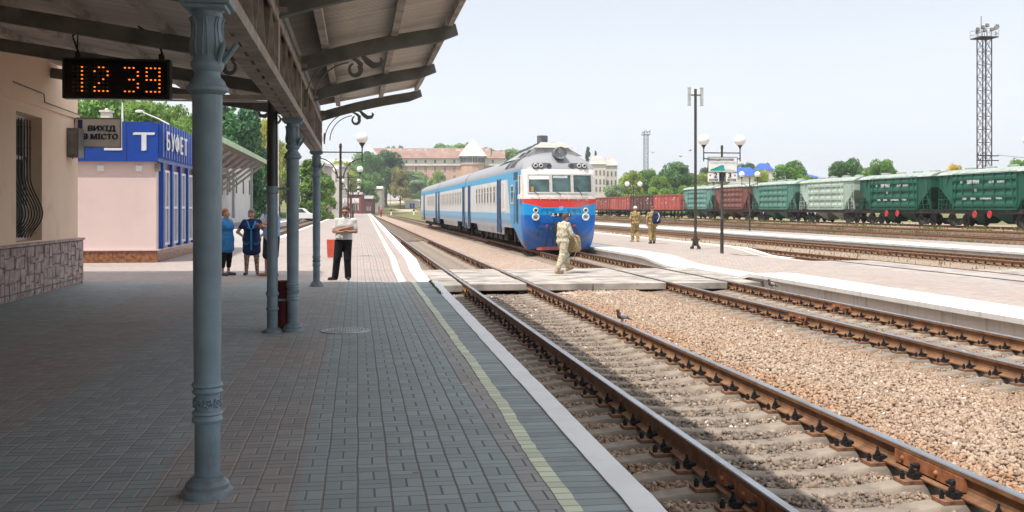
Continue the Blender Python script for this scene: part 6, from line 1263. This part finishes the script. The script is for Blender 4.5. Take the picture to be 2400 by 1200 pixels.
for a in (('broad leafy tree behind the kiosk roof, left of the chimney',215,205,230,92,'round',G1_),('leafy tree between the chimney and the lamp mast behind the kiosk',285,222,150,112,'round',G1_),('leafy tree behind the curved street lamp',395,240,140,118,'round',G3_),('bright green tree behind the kiosk roof under the clock',345,226,200,100,'round',G3_),('light green tree behind the kiosk, partly behind the big column',440,262,90,110,'round',G3_),('tall dark green poplar just right of the big column',530,235,118,150,'column',(.045,.115,.05)),('second tall dark poplar, left of the downpipe',584,238,100,152,'column',(.04,.10,.05)),('yellowing tree between the poplars and the downpipe',628,272,66,170,'round',YL),('yellow green tree behind the white lattice mast',655,330,70,190,'round',(.15,.18,.05)),
('bright green tree in front of the grey house between two columns',728,372,90,165,'column',G3_),('small green tree beside the white house wall',764,405,50,190,'round',G1_),('yellow green tree behind the globe lamps',800,372,80,420,'round',(.16,.19,.06)),('dark leafy tree above the red sheds',862,352,90,470,'round',G2_),('tall dark tree left of the pink building',905,352,90,500,'round',DK),('brownish tree before the pink building',938,388,50,490,'round',(.13,.125,.06)),('large grey green willow behind the white truck',935,396,100,575,'round',GY),('grey green willow left of the train tail',985,420,70,560,'round',GY),('small bright tree in front of the pink building',1025,399,44,520,'round',(.12,.17,.055)),('green tree overhanging the grey block house',858,418,60,430,'round',G1_),('leafy tree at the end of the platform lamps',825,380,70,440,'round',G1_),('low tree behind the red shed',838,400,60,460,'round',G3_),('bushy tree at the foot of the slope',992,440,50,520,'bush',G2_),('dark shrub left of the block house',890,425,50,560,'bush',G2_),('green tree on the slope behind the truck',965,400,60,600,'round',G1_),
('hilltop tree above the red roof, left one',1045,335,90,700,'round',G1_),('hilltop tree above the red roof, middle one',1085,334,80,710,'round',G3_),('hilltop tree right of the white cone',1150,345,70,690,'round',G2_),('hilltop tree between cone and train roof',1195,347,90,690,'round',G3_),('hilltop tree touching the train roof',1240,350,70,690,'round',G1_),('small hilltop tree left of the red roof',915,342,40,720,'round',G2_),('small hilltop tree beyond the red roof chimneys',940,340,30,730,'round',G2_),
('dark conifer behind the train lamp',1378,341,46,520,'conifer',PN),('dark conifer right behind the train dome',1396,350,30,520,'conifer',PN),('grey green shrub in front of the white apartment house',1440,420,80,250,'bush',GY),('yellow green tree right of the white apartment house',1478,398,66,290,'round',(.14,.18,.05)),('green tree under the distant mast',1518,394,66,300,'round',G1_),('light green tree left of the tall dark one',1550,402,56,300,'round',G3_),('tall dark spreading tree above the teal hopper',1590,378,92,270,'round',G2_),('bright low shrub above the faded red wagon',1562,432,60,200,'bush',G3_),('yellow green tree behind the loudspeaker pole',1640,404,66,300,'round',(.14,.17,.05)),('dark tree right of the loudspeaker pole',1662,384,46,380,'round',DK),('brown green tree behind the notice board',1690,395,60,290,'round',(.15,.14,.05)),('green tree beside the blue roof',1722,405,56,300,'round',G1_),('dark tree behind the blue roofs',1752,379,60,520,'round',DK),('second dark tree behind the blue roofs',1792,381,44,520,'round',DK),('yellow green tree between the blue roofs',1786,398,60,230,'round',(.15,.18,.05)),('round bright tree between two blue roofs',1848,374,92,235,'round',G1_),('low tree at the foot of the blue spire',1895,410,46,230,'round',G3_),('dark green tree behind the pale hopper, left of a pair',1985,369,98,230,'round',G2_),('light tree behind the dark green hoppers, right of a pair',2068,372,80,235,'round',G1_),('small tree between the pair behind the hoppers',2030,390,60,240,'round',G3_),('yellowing small tree on the roofline of the hoppers',2238,381,44,210,'round',(.26,.21,.06)),('light green bush between the red wagons and the sign post',1605,425,70,215,'bush',G3_),('bright young tree right of the distant mast',1545,412,60,250,'round',G3_),('low green tree behind the brown hopper',1700,425,70,230,'bush',G1_),('tree top at the right edge behind the hoppers',2388,370,66,215,'round',G1_)):
    tree(*a)
rg=np.random.default_rng(77)
def woods(name,px0,px1,Y0,Y1,yt,n,col):
    P=[];T=[]
    for _ in range(n):
        px=rg.uniform(px0,px1); Y=rg.uniform(Y0,Y1); p=at(px,Y); zt=zat(yt(px)+rg.uniform(0,14),Y); zb=gz(p.x,p.y); R=rg.uniform(3.5,7); zc=zt-R; m=260
        while zc>zb-R:
            d=rg.normal(size=(m,3)); d/=np.linalg.norm(d,axis=1)[:,None]; P.append(np.array([p.x,p.y,zc])+d*R*rg.uniform(.5,1,m)[:,None]**.5*np.array([1,1,.8])); T.append(np.full(m,rg.uniform(.2,.8))+.15*rg.normal(size=m)); zc-=R*1.1; p=p+Vector((rg.normal()*1.5,rg.normal()*1.5,0))
    o=link(name,leafmesh(name,np.concatenate(P),1.7,rg,np.concatenate(T)),None); o.color=(*(x*2.2 for x in col),1); return struct(o,'stuff')
woods('woodland',560,1010,640,760,lambda x:402-.02*(x-600)+6*math.sin(x*.03),60,G2_); woods('woodland',1130,1420,720,820,lambda x:372+.05*abs(x-1200)+4*math.sin(x*.05),40,G1_); woods('woodland',1410,1780,380,560,lambda x:418+7*math.sin(x*.027),60,G2_)
woods('woodland',1780,2600,300,420,lambda x:424+6*math.sin(x*.03),60,G1_); woods('woodland',-300,660,170,240,lambda x:352+10*math.sin(x*.02),50,G2_)
def weeds(name,n,seed,reg,col,hmax=.35):
    r=np.random.default_rng(seed); U,V,Zz=reg(r,n); n=len(U); X=U*CT-V*ST; Y=U*ST+V*CT; h=r.uniform(.3,1,n)*hmax; a=r.uniform(0,6.283,n); w=h*.16; dx,dy=np.cos(a)*w,np.sin(a)*w; lx,ly=r.normal(size=n)*h*.35,r.normal(size=n)*h*.35
    q=np.stack([np.stack([X-dx,Y-dy,Zz],1),np.stack([X+dx,Y+dy,Zz],1),np.stack([X+lx+dx*.3,Y+ly+dy*.3,Zz+h],1),np.stack([X+lx-dx*.3,Y+ly-dy*.3,Zz+h],1)],1).reshape(-1,3)
    me=bpy.data.meshes.new(name); me.vertices.add(4*n); me.vertices.foreach_set('co',q.astype(np.float32).reshape(-1)); me.loops.add(4*n); me.loops.foreach_set('vertex_index',np.arange(4*n)); me.polygons.add(n); me.polygons.foreach_set('loop_start',np.arange(n)*4); me.update(calc_edges=True); at_=me.attributes.new('leaf','FLOAT','FACE'); at_.data.foreach_set('value',r.random(n).astype(np.float32)); me.materials.append(M_leaf); o=link(name,me); o.color=(*col,1); return struct(o,'stuff')
def ry(r,n):
    cl=n//30; cu=np.repeat(r.uniform(32,46.5,cl),30)+r.normal(size=cl*30)*.35; cv=np.repeat(r.uniform(40,190,cl),30)+r.normal(size=cl*30)*.7; z=np.array([max(-.34,gz(*W(a,b_).xy)+.05)-.02 for a,b_ in zip(cu,cv)]); return cu,cv,z
weeds('weeds',7000,3,ry,(.13,.15,.05),.34); weeds('weeds',5000,4,ry,(.27,.22,.12),.25)
def rd(r,n): return r.uniform(19.3,23.,n),r.uniform(31,90,n),np.full(n,-.45)
weeds('weeds',700,5,rd,(.28,.22,.12),.2)
def rk(r,n): v=r.uniform(20.5,24.3,n); return KU(v)-.205+r.normal(size=n)*.012,v,np.full(n,.005)
weeds('weeds',500,6,rk,(.09,.16,.04),.05)
def rg_(r,n): v=r.uniform(180,420,n); return r.uniform(-28,0,n)-4-(v-180)*.02,v,np.array([gz(*W(a,b_).xy) for a,b_ in zip(r.uniform(-20,0,n),v)])
weeds('weeds',9000,8,rg_,(.14,.18,.06),.8)
# ---------------------------------------------------------------- town behind
def wins(b,x0,x1,y,zs,n,w,h,ax='y',m=0,dep=.12):
    for i in range(n):
        x=x0+(x1-x0)*(i+.5)/n
        for z in zs: b.box(x-w/2,x+w/2,y-dep,y+.02,z,z+h,m)
M_rt=simple('red_roof_tile',(.30,.185,.15),.85,.2,.25,dirt=(.27,.16,.12),dscale=.6); M_pk=simple('faded_pink_wall',(.58,.37,.29),.9,.1,.15,dirt=(.50,.40,.35),dscale=.3); M_cr=simple('cream_white_wall',(.62,.58,.53),.9,.08,.2,dirt=(.48,.43,.38),dscale=.4); M_dw=glassm('far_window',(.06,.065,.07),.2); M_wc=simple('white_cone_tin',(.70,.69,.66),.6,.05,.5)
Y0=640; f=Y0/FPX; X=lambda px:(px-1200)*f; zz=lambda y:zat(y,Y0)
t=thing('apartment_building','long pink apartment building with red tiled roof and white conical turret, above the train','building'); yb=Y0
b=MB(); b.box(X(880),X(1180),yb,yb+16,4,zz(387)); b.build('wall',M_pk,t); b=MB(); b.box(X(879),X(1181),yb-.4,yb+16.4,zz(387),zz(371)); b.box(X(878.5),X(1181.5),yb-.9,yb-.39,zz(388.5),zz(386.5)); b.build('upper_storey',M_cr,t)
b=MB(); b.prism([(yb-1.6,zz(371)),(yb+18,zz(371)),(yb+10,zz(346)),(yb+6,zz(346))],X(872),X(1150),ax='x'); b.prism([(yb-1.6,zz(371)),(yb+18,zz(371)),(yb+8,zz(352))],X(1150),X(1184),ax='x'); rf=b.build('roof',M_rt,t)
for px,w in ((911,9),(937,9),(960,13),(980,14),(996,8),(1037,8),(1073,12),(1142,9)): b=MB(); b.box(X(px-w/2),X(px+w/2),yb+4,yb+7,zz(362),zz(347 if w<10 else 349)); b.build('chimney',M_cr,rf)
for i in range(13):
    px=885+i*22.5
    if 1075<px<1140: continue
    b=MB(); b.box(X(px-2.2),X(px+2.2),yb-.46,yb-.38,zz(382),zz(375)); b.build('window',M_dw,t)
    for y0,y1 in ((403,391),(423,411),(443,431)): b=MB(); b.box(X(px-2.6),X(px+2.6),yb-.06,yb+.02,zz(y0),zz(y1)); w_=b.build('window',M_dw,t); b=MB(); b.box(X(px-.4),X(px+.4),yb-.12,yb-.061,zz(y0),zz(y1)); b.box(X(px-3.4),X(px-2.61),yb-.14,yb-.01,zz(y0+1),zz(y1-1)); b.box(X(px+2.61),X(px+3.4),yb-.14,yb-.01,zz(y0+1),zz(y1-1)); b.build('frame',M_cr,w_)
cx,cy=X(1108),yb+1; R=29*f; b=MB(); b.lathe([(R,5),(R,zz(388)),(R*1.06,zz(386.5)),(R*1.06,zz(384))],12,(cx,cy,0),0,False); b.build('turret_wall',M_pk,t); b=MB(); b.lathe([(R*.98,zz(384)),(R*.98,zz(364)),(R*.5,zz(364))],12,(cx,cy,0),0,False); b.build('turret_gallery',M_cr,t)
for k in range(14): a=math.pi+math.pi*(k+.5)/14; b=MB(); M=Matrix.Translation((cx+R*.97*math.cos(a),cy+R*.97*math.sin(a),0))@Matrix.Rotation(a,4,'Z'); b.box(-.2,.28,-.62,.62,zz(381),zz(370),0,M); b.build('arcade_window',M_dw,t)
b=MB(); b.lathe([(R*1.16,zz(366.5)),(R*1.10,zz(364)),(R*.62,zz(345)),(R*.05,zz(327)),(.1,zz(326)),(.35,zz(324)),(.1,zz(322)),(.05,zz(318))],24,(cx,cy,0)); b.build('cone_roof',M_wc,t)
def house(name,label,px0,px1,Y,yt,yr,zb,wm,rm,nw=3,rows=((.25,.5),),cat='building',dp=9,rz=0,hip=.2):
    x0,x1=(px0-1200)*Y/FPX,(px1-1200)*Y/FPX; zt=zat(yt,Y); zr_=zat(yr,Y); t=thing(name,label,cat); b=MB(); b.box(x0,x1,Y,Y+dp,zb,zt); b.build('wall',wm,t); e=.35; dx=(x1-x0)*hip
    b=MB(); b.add([(x0-e,Y-e,zt+.003),(x1+e,Y-e,zt+.003),(x1+e,Y+dp+e,zt+.003),(x0-e,Y+dp+e,zt+.003),(x0+dx,Y+dp/2,zr_),(x1-dx,Y+dp/2,zr_)],[(3,2,1,0),(0,1,5,4),(2,3,4,5),(1,2,5),(3,0,4)]); b.build('roof',rm,t)
    for a,c in rows:
        for i in range(nw):
            x=x0+(x1-x0)*(i+.5)/nw; w=(x1-x0)/nw*.45; b=MB(); b.box(x-w/2,x+w/2,Y-.05,Y+.05,zb+(zt-zb)*a,zb+(zt-zb)*c); w_=b.build('window',M_dw,t); b=MB(); q=w*.09
            for u0,u1 in ((x-w/2-q,x-w/2+q),(x-q/2,x+q/2),(x+w/2-q,x+w/2+q)): b.box(u0,u1,Y-.09,Y-.051,zb+(zt-zb)*a,zb+(zt-zb)*c)
            b.build('frame',M_cr,w_)
    return t
M_grs=simple('grey_roof',(.28,.27,.27),.8,.2,.5); M_bl=simple('blue_tin_roof',(.02,.09,.42),.45,.15,.4); M_rs=simple('red_shed_planks',(.24,.065,.055),.85,.25,.8,dirt=(.15,.06,.05)); M_gw=simple('grey_block_wall',(.42,.38,.34),.9,.15,.4,dirt=(.26,.24,.23))
M_pr=simple('pale_pink_roof',(.42,.36,.33),.8,.15,.4)
house('apartment_house','white apartment house with tin hip roof right of the train front',1384,1420,300,385,362,0,M_cr,M_pr,4,((.45,.55),(.6,.7),(.78,.88)),dp=14); house('apartment_house','white apartment house with lower roof, right of the first white one',1420,1447,315,388,366,0,M_cr,M_pr,3,((.42,.53),(.6,.7),(.78,.88)),dp=14)
house('town_house','grey white house with dark windows and red awning behind the bright green tree',686,758,200,388,372,-.5,M_gw,M_grs,2,((.28,.46),(.62,.8))); house('white_outbuilding','tall plain white wall building left of the lamp posts',757,801,215,392,383,-.5,M_cr,M_grs,1,((.2,.35),),hip=.05)
house('red_shed','red plank shed behind the far lamp posts',798,846,380,456,450,-.5,M_rs,M_grs,2,((.2,.5),),hip=0); house('red_shed','dark red plank shed beside the grey block house',840,872,395,466,458,-.5,simple('dark_red_planks',(.13,.05,.045),.85,.25,.8),M_grs,2,((.2,.5),),hip=0); house('block_house','grey block house with flat pale roof left of the truck',868,895,440,442,436,-.5,M_gw,M_cr,2,((.05,.28),),hip=0,dp=8)
house('garage','small white garage with a blue door near the train tail',950,982,495,470,468,.5,M_cr,M_cr,1,((.05,.72),),hip=0,dp=6); o=[k for k in kids(bpy.data.objects['garage']) if k.name.startswith('window')][0]; o.data.materials[0]=M_bl; o.name='blue_door'
house('far_house','pale far house with low roof behind the lamp globes',690,850,520,384,372,-.5,M_cr,M_wc,9,((.6,.75),),dp=14); t=thing('white_turret','white conical turret roof between trees behind the big globe lamp','building',at(868,560)); b=MB(); b.lathe([(5.2,8),(5.2,zat(376,560)),(6,zat(376,560)),(.2,zat(340,560)),(.05,zat(336,560))],16); b.build('cone_roof',M_wc,t); b=MB(); b.lathe([(4.9,-1),(4.9,8)],16); b.build('wall',M_cr,t)
house('blue_roof_house','house with long cobalt blue roof behind the notice board',1728,1778,270,412,391,0,M_cr,M_bl,3,((.4,.6),)); house('blue_roof_house','house with small trapezoid blue roof between trees',1782,1812,290,398,381,0,M_cr,M_bl,2,((.5,.7),),hip=.22)
t=house('blue_roof_house','house with steep cobalt blue spire roof right of the round tree',1872,1922,250,416,408,0,M_cr,M_bl,3,((.4,.6),)); b=MB(); x0=(1884-1200)*250/FPX; b.lathe([(2.2,zat(412,250)),(1.1,zat(396,250)),(.5,zat(383,250)),(.05,zat(381,250))],4,(x0,253,0),0,False); b.build('spire',M_bl,t)
def vehicle(name,label,loc,rz,L,w,h,cab,box,cat,zb=.45):
    t=thing(name,label,cat,loc,rz); b=MB()
    if box: b.box(-L/2,L/2-cab-.15,-w/2,w/2,zb+.3,h); b.build('cargo_box',M_wht,t,bev=.04); b=MB(); x0=L/2-cab; b.prism([(x0,zb),(L/2,zb),(L/2,zb+.9),(L/2-.25,h*.78),(x0,h*.8)],-w/2+.05,w/2-.05,ax='y'); b.box(-L/2,x0,-w/2+.3,w/2-.3,zb,zb+.29)
    else: b.prism([(-L/2,zb-.1),(L/2,zb-.1),(L/2,zb+.5),(L/2-.9,zb+.75),(L/2-1.6,h),(-L/2+.15,h),(-L/2,h*.6)],-w/2,w/2,ax='y')
    b.build('body',M_wht,t,bev=.05); b=MB()
    for s in (-1,1):
        if box: b.box(L/2-cab+.3,L/2-.5,*sorted((s*(w/2-.055),s*(w/2-.03))),zb+.95,h*.72)
        else: b.prism([(L/2-1.1,zb+.78),(L/2-1.65,h-.1),(L/2-2.7,h-.1),(L/2-2.7,zb+.78)],*sorted((s*(w/2-.01),s*(w/2+.012))),ax='y')
    if box: b.add([(L/2+.01,-w/2+.2,zb+.95),(L/2+.01,w/2-.2,zb+.95),(L/2-.2,w/2-.25,h*.74),(L/2-.2,-w/2+.25,h*.74)],[(0,1,2,3)])
    b.build('side_glass',M_dw,t); ws=[L/2-.9,-L/2+.9]
    for x in ws:
        for s in (-1,1): b=MB(); b.lathe([(.1,-.1),(zb-.08,-.1),(zb,-.06),(zb,.08),(zb-.1,.1),(.1,.08)],16,(0,0,0),0,True,Matrix.Translation((x,s*(w/2-.1),zb-.0))@Matrix.Rotation(R_(90),4,'X')); b.build('wheel',shoeb,t)
p=at(919,540); p.z=gz(p.x,p.y); vehicle('box_truck','white box truck parked on the slope below the willows',p,math.pi+.1,9.6,2.5,4.3,2.4,True,'truck',.6)
p=at(706,150,-.05); vehicle('white_van','small white van parked at the left between the columns',p,0,3.9,1.7,1.75,1.2,False,'van',.36)
# raised road up the slope
b=MB(); rows=[]
for i in range(15): Y=455+i*8; c=(958-i*3.4-1200)*Y/FPX; rows.append([(c+x,Y,gz(c+x,Y)+.25) for x in (-4,-1,2,5)])
b.grid(rows); struct(b.build('road',simple('dirt_road',(.45,.37,.29),.95,.1,.3)))
# ---------------------------------------------------------------- goods shed with awning, bay end wall, white lattice mast
t=thing('goods_shed','white goods shed with green edged timber awning on slanting struts','shed',(0,0,0),TH); M_gs=simple('shed_white',(.60,.585,.57),.9,.08,.4,dirt=(.45,.42,.40),dscale=.6); M_gf=simple('pale_green_fascia',(.42,.55,.36),.6,.1,1.)
b=MB(); b.box(-32,-15,84,178,-.5,7.6); b.build('wall',M_gs,t); b=MB(); b.prism([(-33,7.62),(-14.6,7.62),(-24,8.3)],83,179,ax='y'); b.build('roof',M_grs,t)
b=MB(); rows=[]
for v in fr(83,126,3): rows.append([(-15.0,v,6.35),(-13,v,6.35),(-11.6,v,6.6),(-10.4,v,6.95),(-10.4,v,7.0),(-11.6,v,6.68),(-13,v,6.43),(-15,v,6.43)])
b.grid(rows,0,False,True); b.add(rows[0],[tuple(range(8))]); b.build('awning',simple('awning_boards',(.22,.19,.165),.85,.25,2.,dirt=(.12,.1,.085)),t)
b=MB(); b.grid([[(-10.38,v,6.8),(-10.30,v,6.8),(-10.30,v,7.25),(-10.38,v,7.25)] for v in (83,126)],0,False,True); b.box(-15,-10.3,82.9,82.99,6.5,7.2) if 0 else b.add([(-15,82.95,6.4),(-13,82.95,6.4),(-11.6,82.95,6.66),(-10.3,82.95,7.0),(-10.3,82.95,7.28),(-11.6,82.95,6.95),(-13,82.95,6.7),(-15,82.95,6.7)],[tuple(range(8))]); b.build('fascia',M_gf,t)
for v in fr(84,125,5.1): b=MB(); b.bar((-14.95,v,3.6),(-11.0,v,6.68),.22,.24); b.bar((-14.9,v,5.2),(-13,v,6.35),.16,.16); b.bar((-14.9,v,3.2),(-14.9,v,6.3),.2,.2); b.build('strut',M_purl,t)
for v in (90,101,118): b=MB(); b.box(-15.02,-14.95,v,v+3.2,.6,4.2); b.build('door',M_cr,t)
M_mp=simple('maroon_pipe',(.09,.04,.045),.6); M_gp=simple('grey_pipe',(.3,.32,.33),.6)
for v,m_ in ((107,M_mp),(108,M_mp),(130,M_gp),(152,M_gp)): b=MB(); b.tube([(-14.8,v,.5),(-14.8,v,6.2 if v<110 else 7.5)],.15,8); b.build('drain_pipe',m_,t)
for v in (127,134,142,150,160): b=MB(); b.box(-15.02,-14.96,v,v+1.3,3.6,5.6); b.build('window',M_dw,t)
t=thing('bay_end_wall','whitewashed end wall of the bay track with a black and white striped beam','wall',W(-8.3,54.9),TH); b=MB(); b.box(-4.2,3.7,-.3,.4,-.45,.62); b.build('wall',M_kerb,t,bev=.03); b=MB(); b.box(-3.5,1.9,-.15,.25,.66,.98)
o=b.build('striped_beam',(lambda m:(m.col(m.mix((m.xyz()[0]/1.0).fr().gt(.5),(.75,.75,.73),(.03,.03,.03))),m.mat)[1])(Mat('black_white_stripe',.7)),t)
b=MB(); b.box(-3.5,-3.2,-.1,.2,.6,.661); b.box(1.5,1.8,-.1,.2,.6,.661); b.build('bearer',M_concdark,t)
t=thing('buffer_lamp','small square white lantern with a round disc on the striped beam','signal lamp',W(-8.3,54.9)+at(543,54)*0+Vector((-.85,-.1,.98)),TH); b=MB(); b.box(-.03,.03,-.03,.03,0,.22); b.box(-.2,.2,-.06,.1,.22,.62); b.lathe([(.12,.62),(.02,.78)],8); b.build('lantern',M_blk,t); b=MB(); b.box(-.17,.17,-.075,-.061,.25,.59); b.build('white_pane',M_sign,t); b=MB(); b.lathe([(.09,0),(.085,.02),(.02,.024)],14,(0,0,0),0,True,Matrix.Translation((0,-.076,.42))@Matrix.Rotation(R_(90),4,'X')); b.build('disc',M_fish,t)
t=thing('lattice_mast','slim white lattice mast seen between the downpipe and second column','mast',at(641,105,-.3),TH); b=MB(); a=.45
for x in (-a,a):
    for y in (-a,a): b.box(x-.05,x+.05,y-.05,y+.05,0,11.5)
for k in range(11):
    z=k*1.04
    for y in (-a,a): b.bar((-a,y,z),(a,y,z+1.04),.05,.05); b.bar((a,y,z),(-a,y,z+1.04),.05,.05)
    for x in (-a,a): b.bar((x,-a,z),(x,a,z+1.04),.05,.05)
b.build('lattice',simple('white_mast_paint',(.6,.6,.57),.6,.1,2),t)
t=thing('chimney_stack','white chimney on a hidden roof behind the kiosk','chimney',at(250,60,0)); b=MB(); b.box(-.25,.25,-.25,.25,4,zat(276,60)+.3); b.box(-.32,.32,-.32,.32,zat(276,60)+.301,zat(276,60)+.42); b.ball((0,0,zat(258,60)),.12,8,6); b.build('stack',M_cr,t)
b=MB(); b.prism([(-1.6,3.5),(1.4,3.5),(.2,5.6),(-.6,5.6)],.4,4,ax='y'); b.build('roof',M_gf,t)
for i,(px,y,s) in enumerate(((287,237,1),(400,275,-1))):
    Y=62+i*8; t=thing('street_lamp',('white tapered lamp mast behind the kiosk, seen below the clock','curved white street lamp behind the kiosk, left of the big column')[i],'street lamp',at(px,Y,-.1)); zt=zat(y,Y); b=MB(); b.tube([(0,0,0),(0,0,zt*.8),(0,0,zt)] if i==0 else [(0,0,0),(0,0,zt-.7),(-.15,0,zt-.35),(-.8,0,zt),(-1.9,0,zt+.45)],[.12,.08,.04] if i==0 else [.09,.07,.05,.04,.035],8); b.build('post',M_sign,t)
    if i: b=MB(); b.ball((-2.1,0,zt+.5),.2,10,6,0,(1.5,.6,.5)); b.build('lamp_head',M_sign,t)
for i,(px,y0,y1) in enumerate(((915,408,470),(939,390,470),(927,417,468))):
    Y=500+i*10; t=thing('street_lamp',('pale street lamp with bent arm above the white truck','thin tall pale pole right of the truck','short white post behind the truck')[i],'street lamp',at(px,Y,gz(at(px,Y).x,Y))); z0=t.location.z; zt=zat(y0,Y)-z0; b=MB(); b.tube([(0,0,0),(0,0,zt*.85),(0,0,zt)]+([(-1,0,zt+1),(-3.5,0,zt+2)] if i==0 else []),.16,6); b.build('post',M_sign,t)
    if i==0: b=MB(); b.ball((-3.9,0,zt+2.1),.5,8,6,0,(1.4,.6,.4)); b.build('lamp_head',M_sign,t)
# ---------------------------------------------------------------- summer haze over the yard
hz=MB(); hz.box(-1500,1500,-320,1900,-3,95); o=hz.build('haze',[])
m=bpy.data.materials.new('haze_air'); m.use_nodes=True; n=m.node_tree; n.nodes.clear(); q=n.nodes.new('ShaderNodeOutputMaterial'); v=n.nodes.new('ShaderNodeVolumePrincipled')
v.inputs['Color'].default_value=(.93,.96,1,1); v.inputs['Density'].default_value=.00027; v.inputs['Anisotropy'].default_value=.3; n.links.new(v.outputs[0],q.inputs['Volume']); o.data.materials.append(m); struct(o,'stuff')
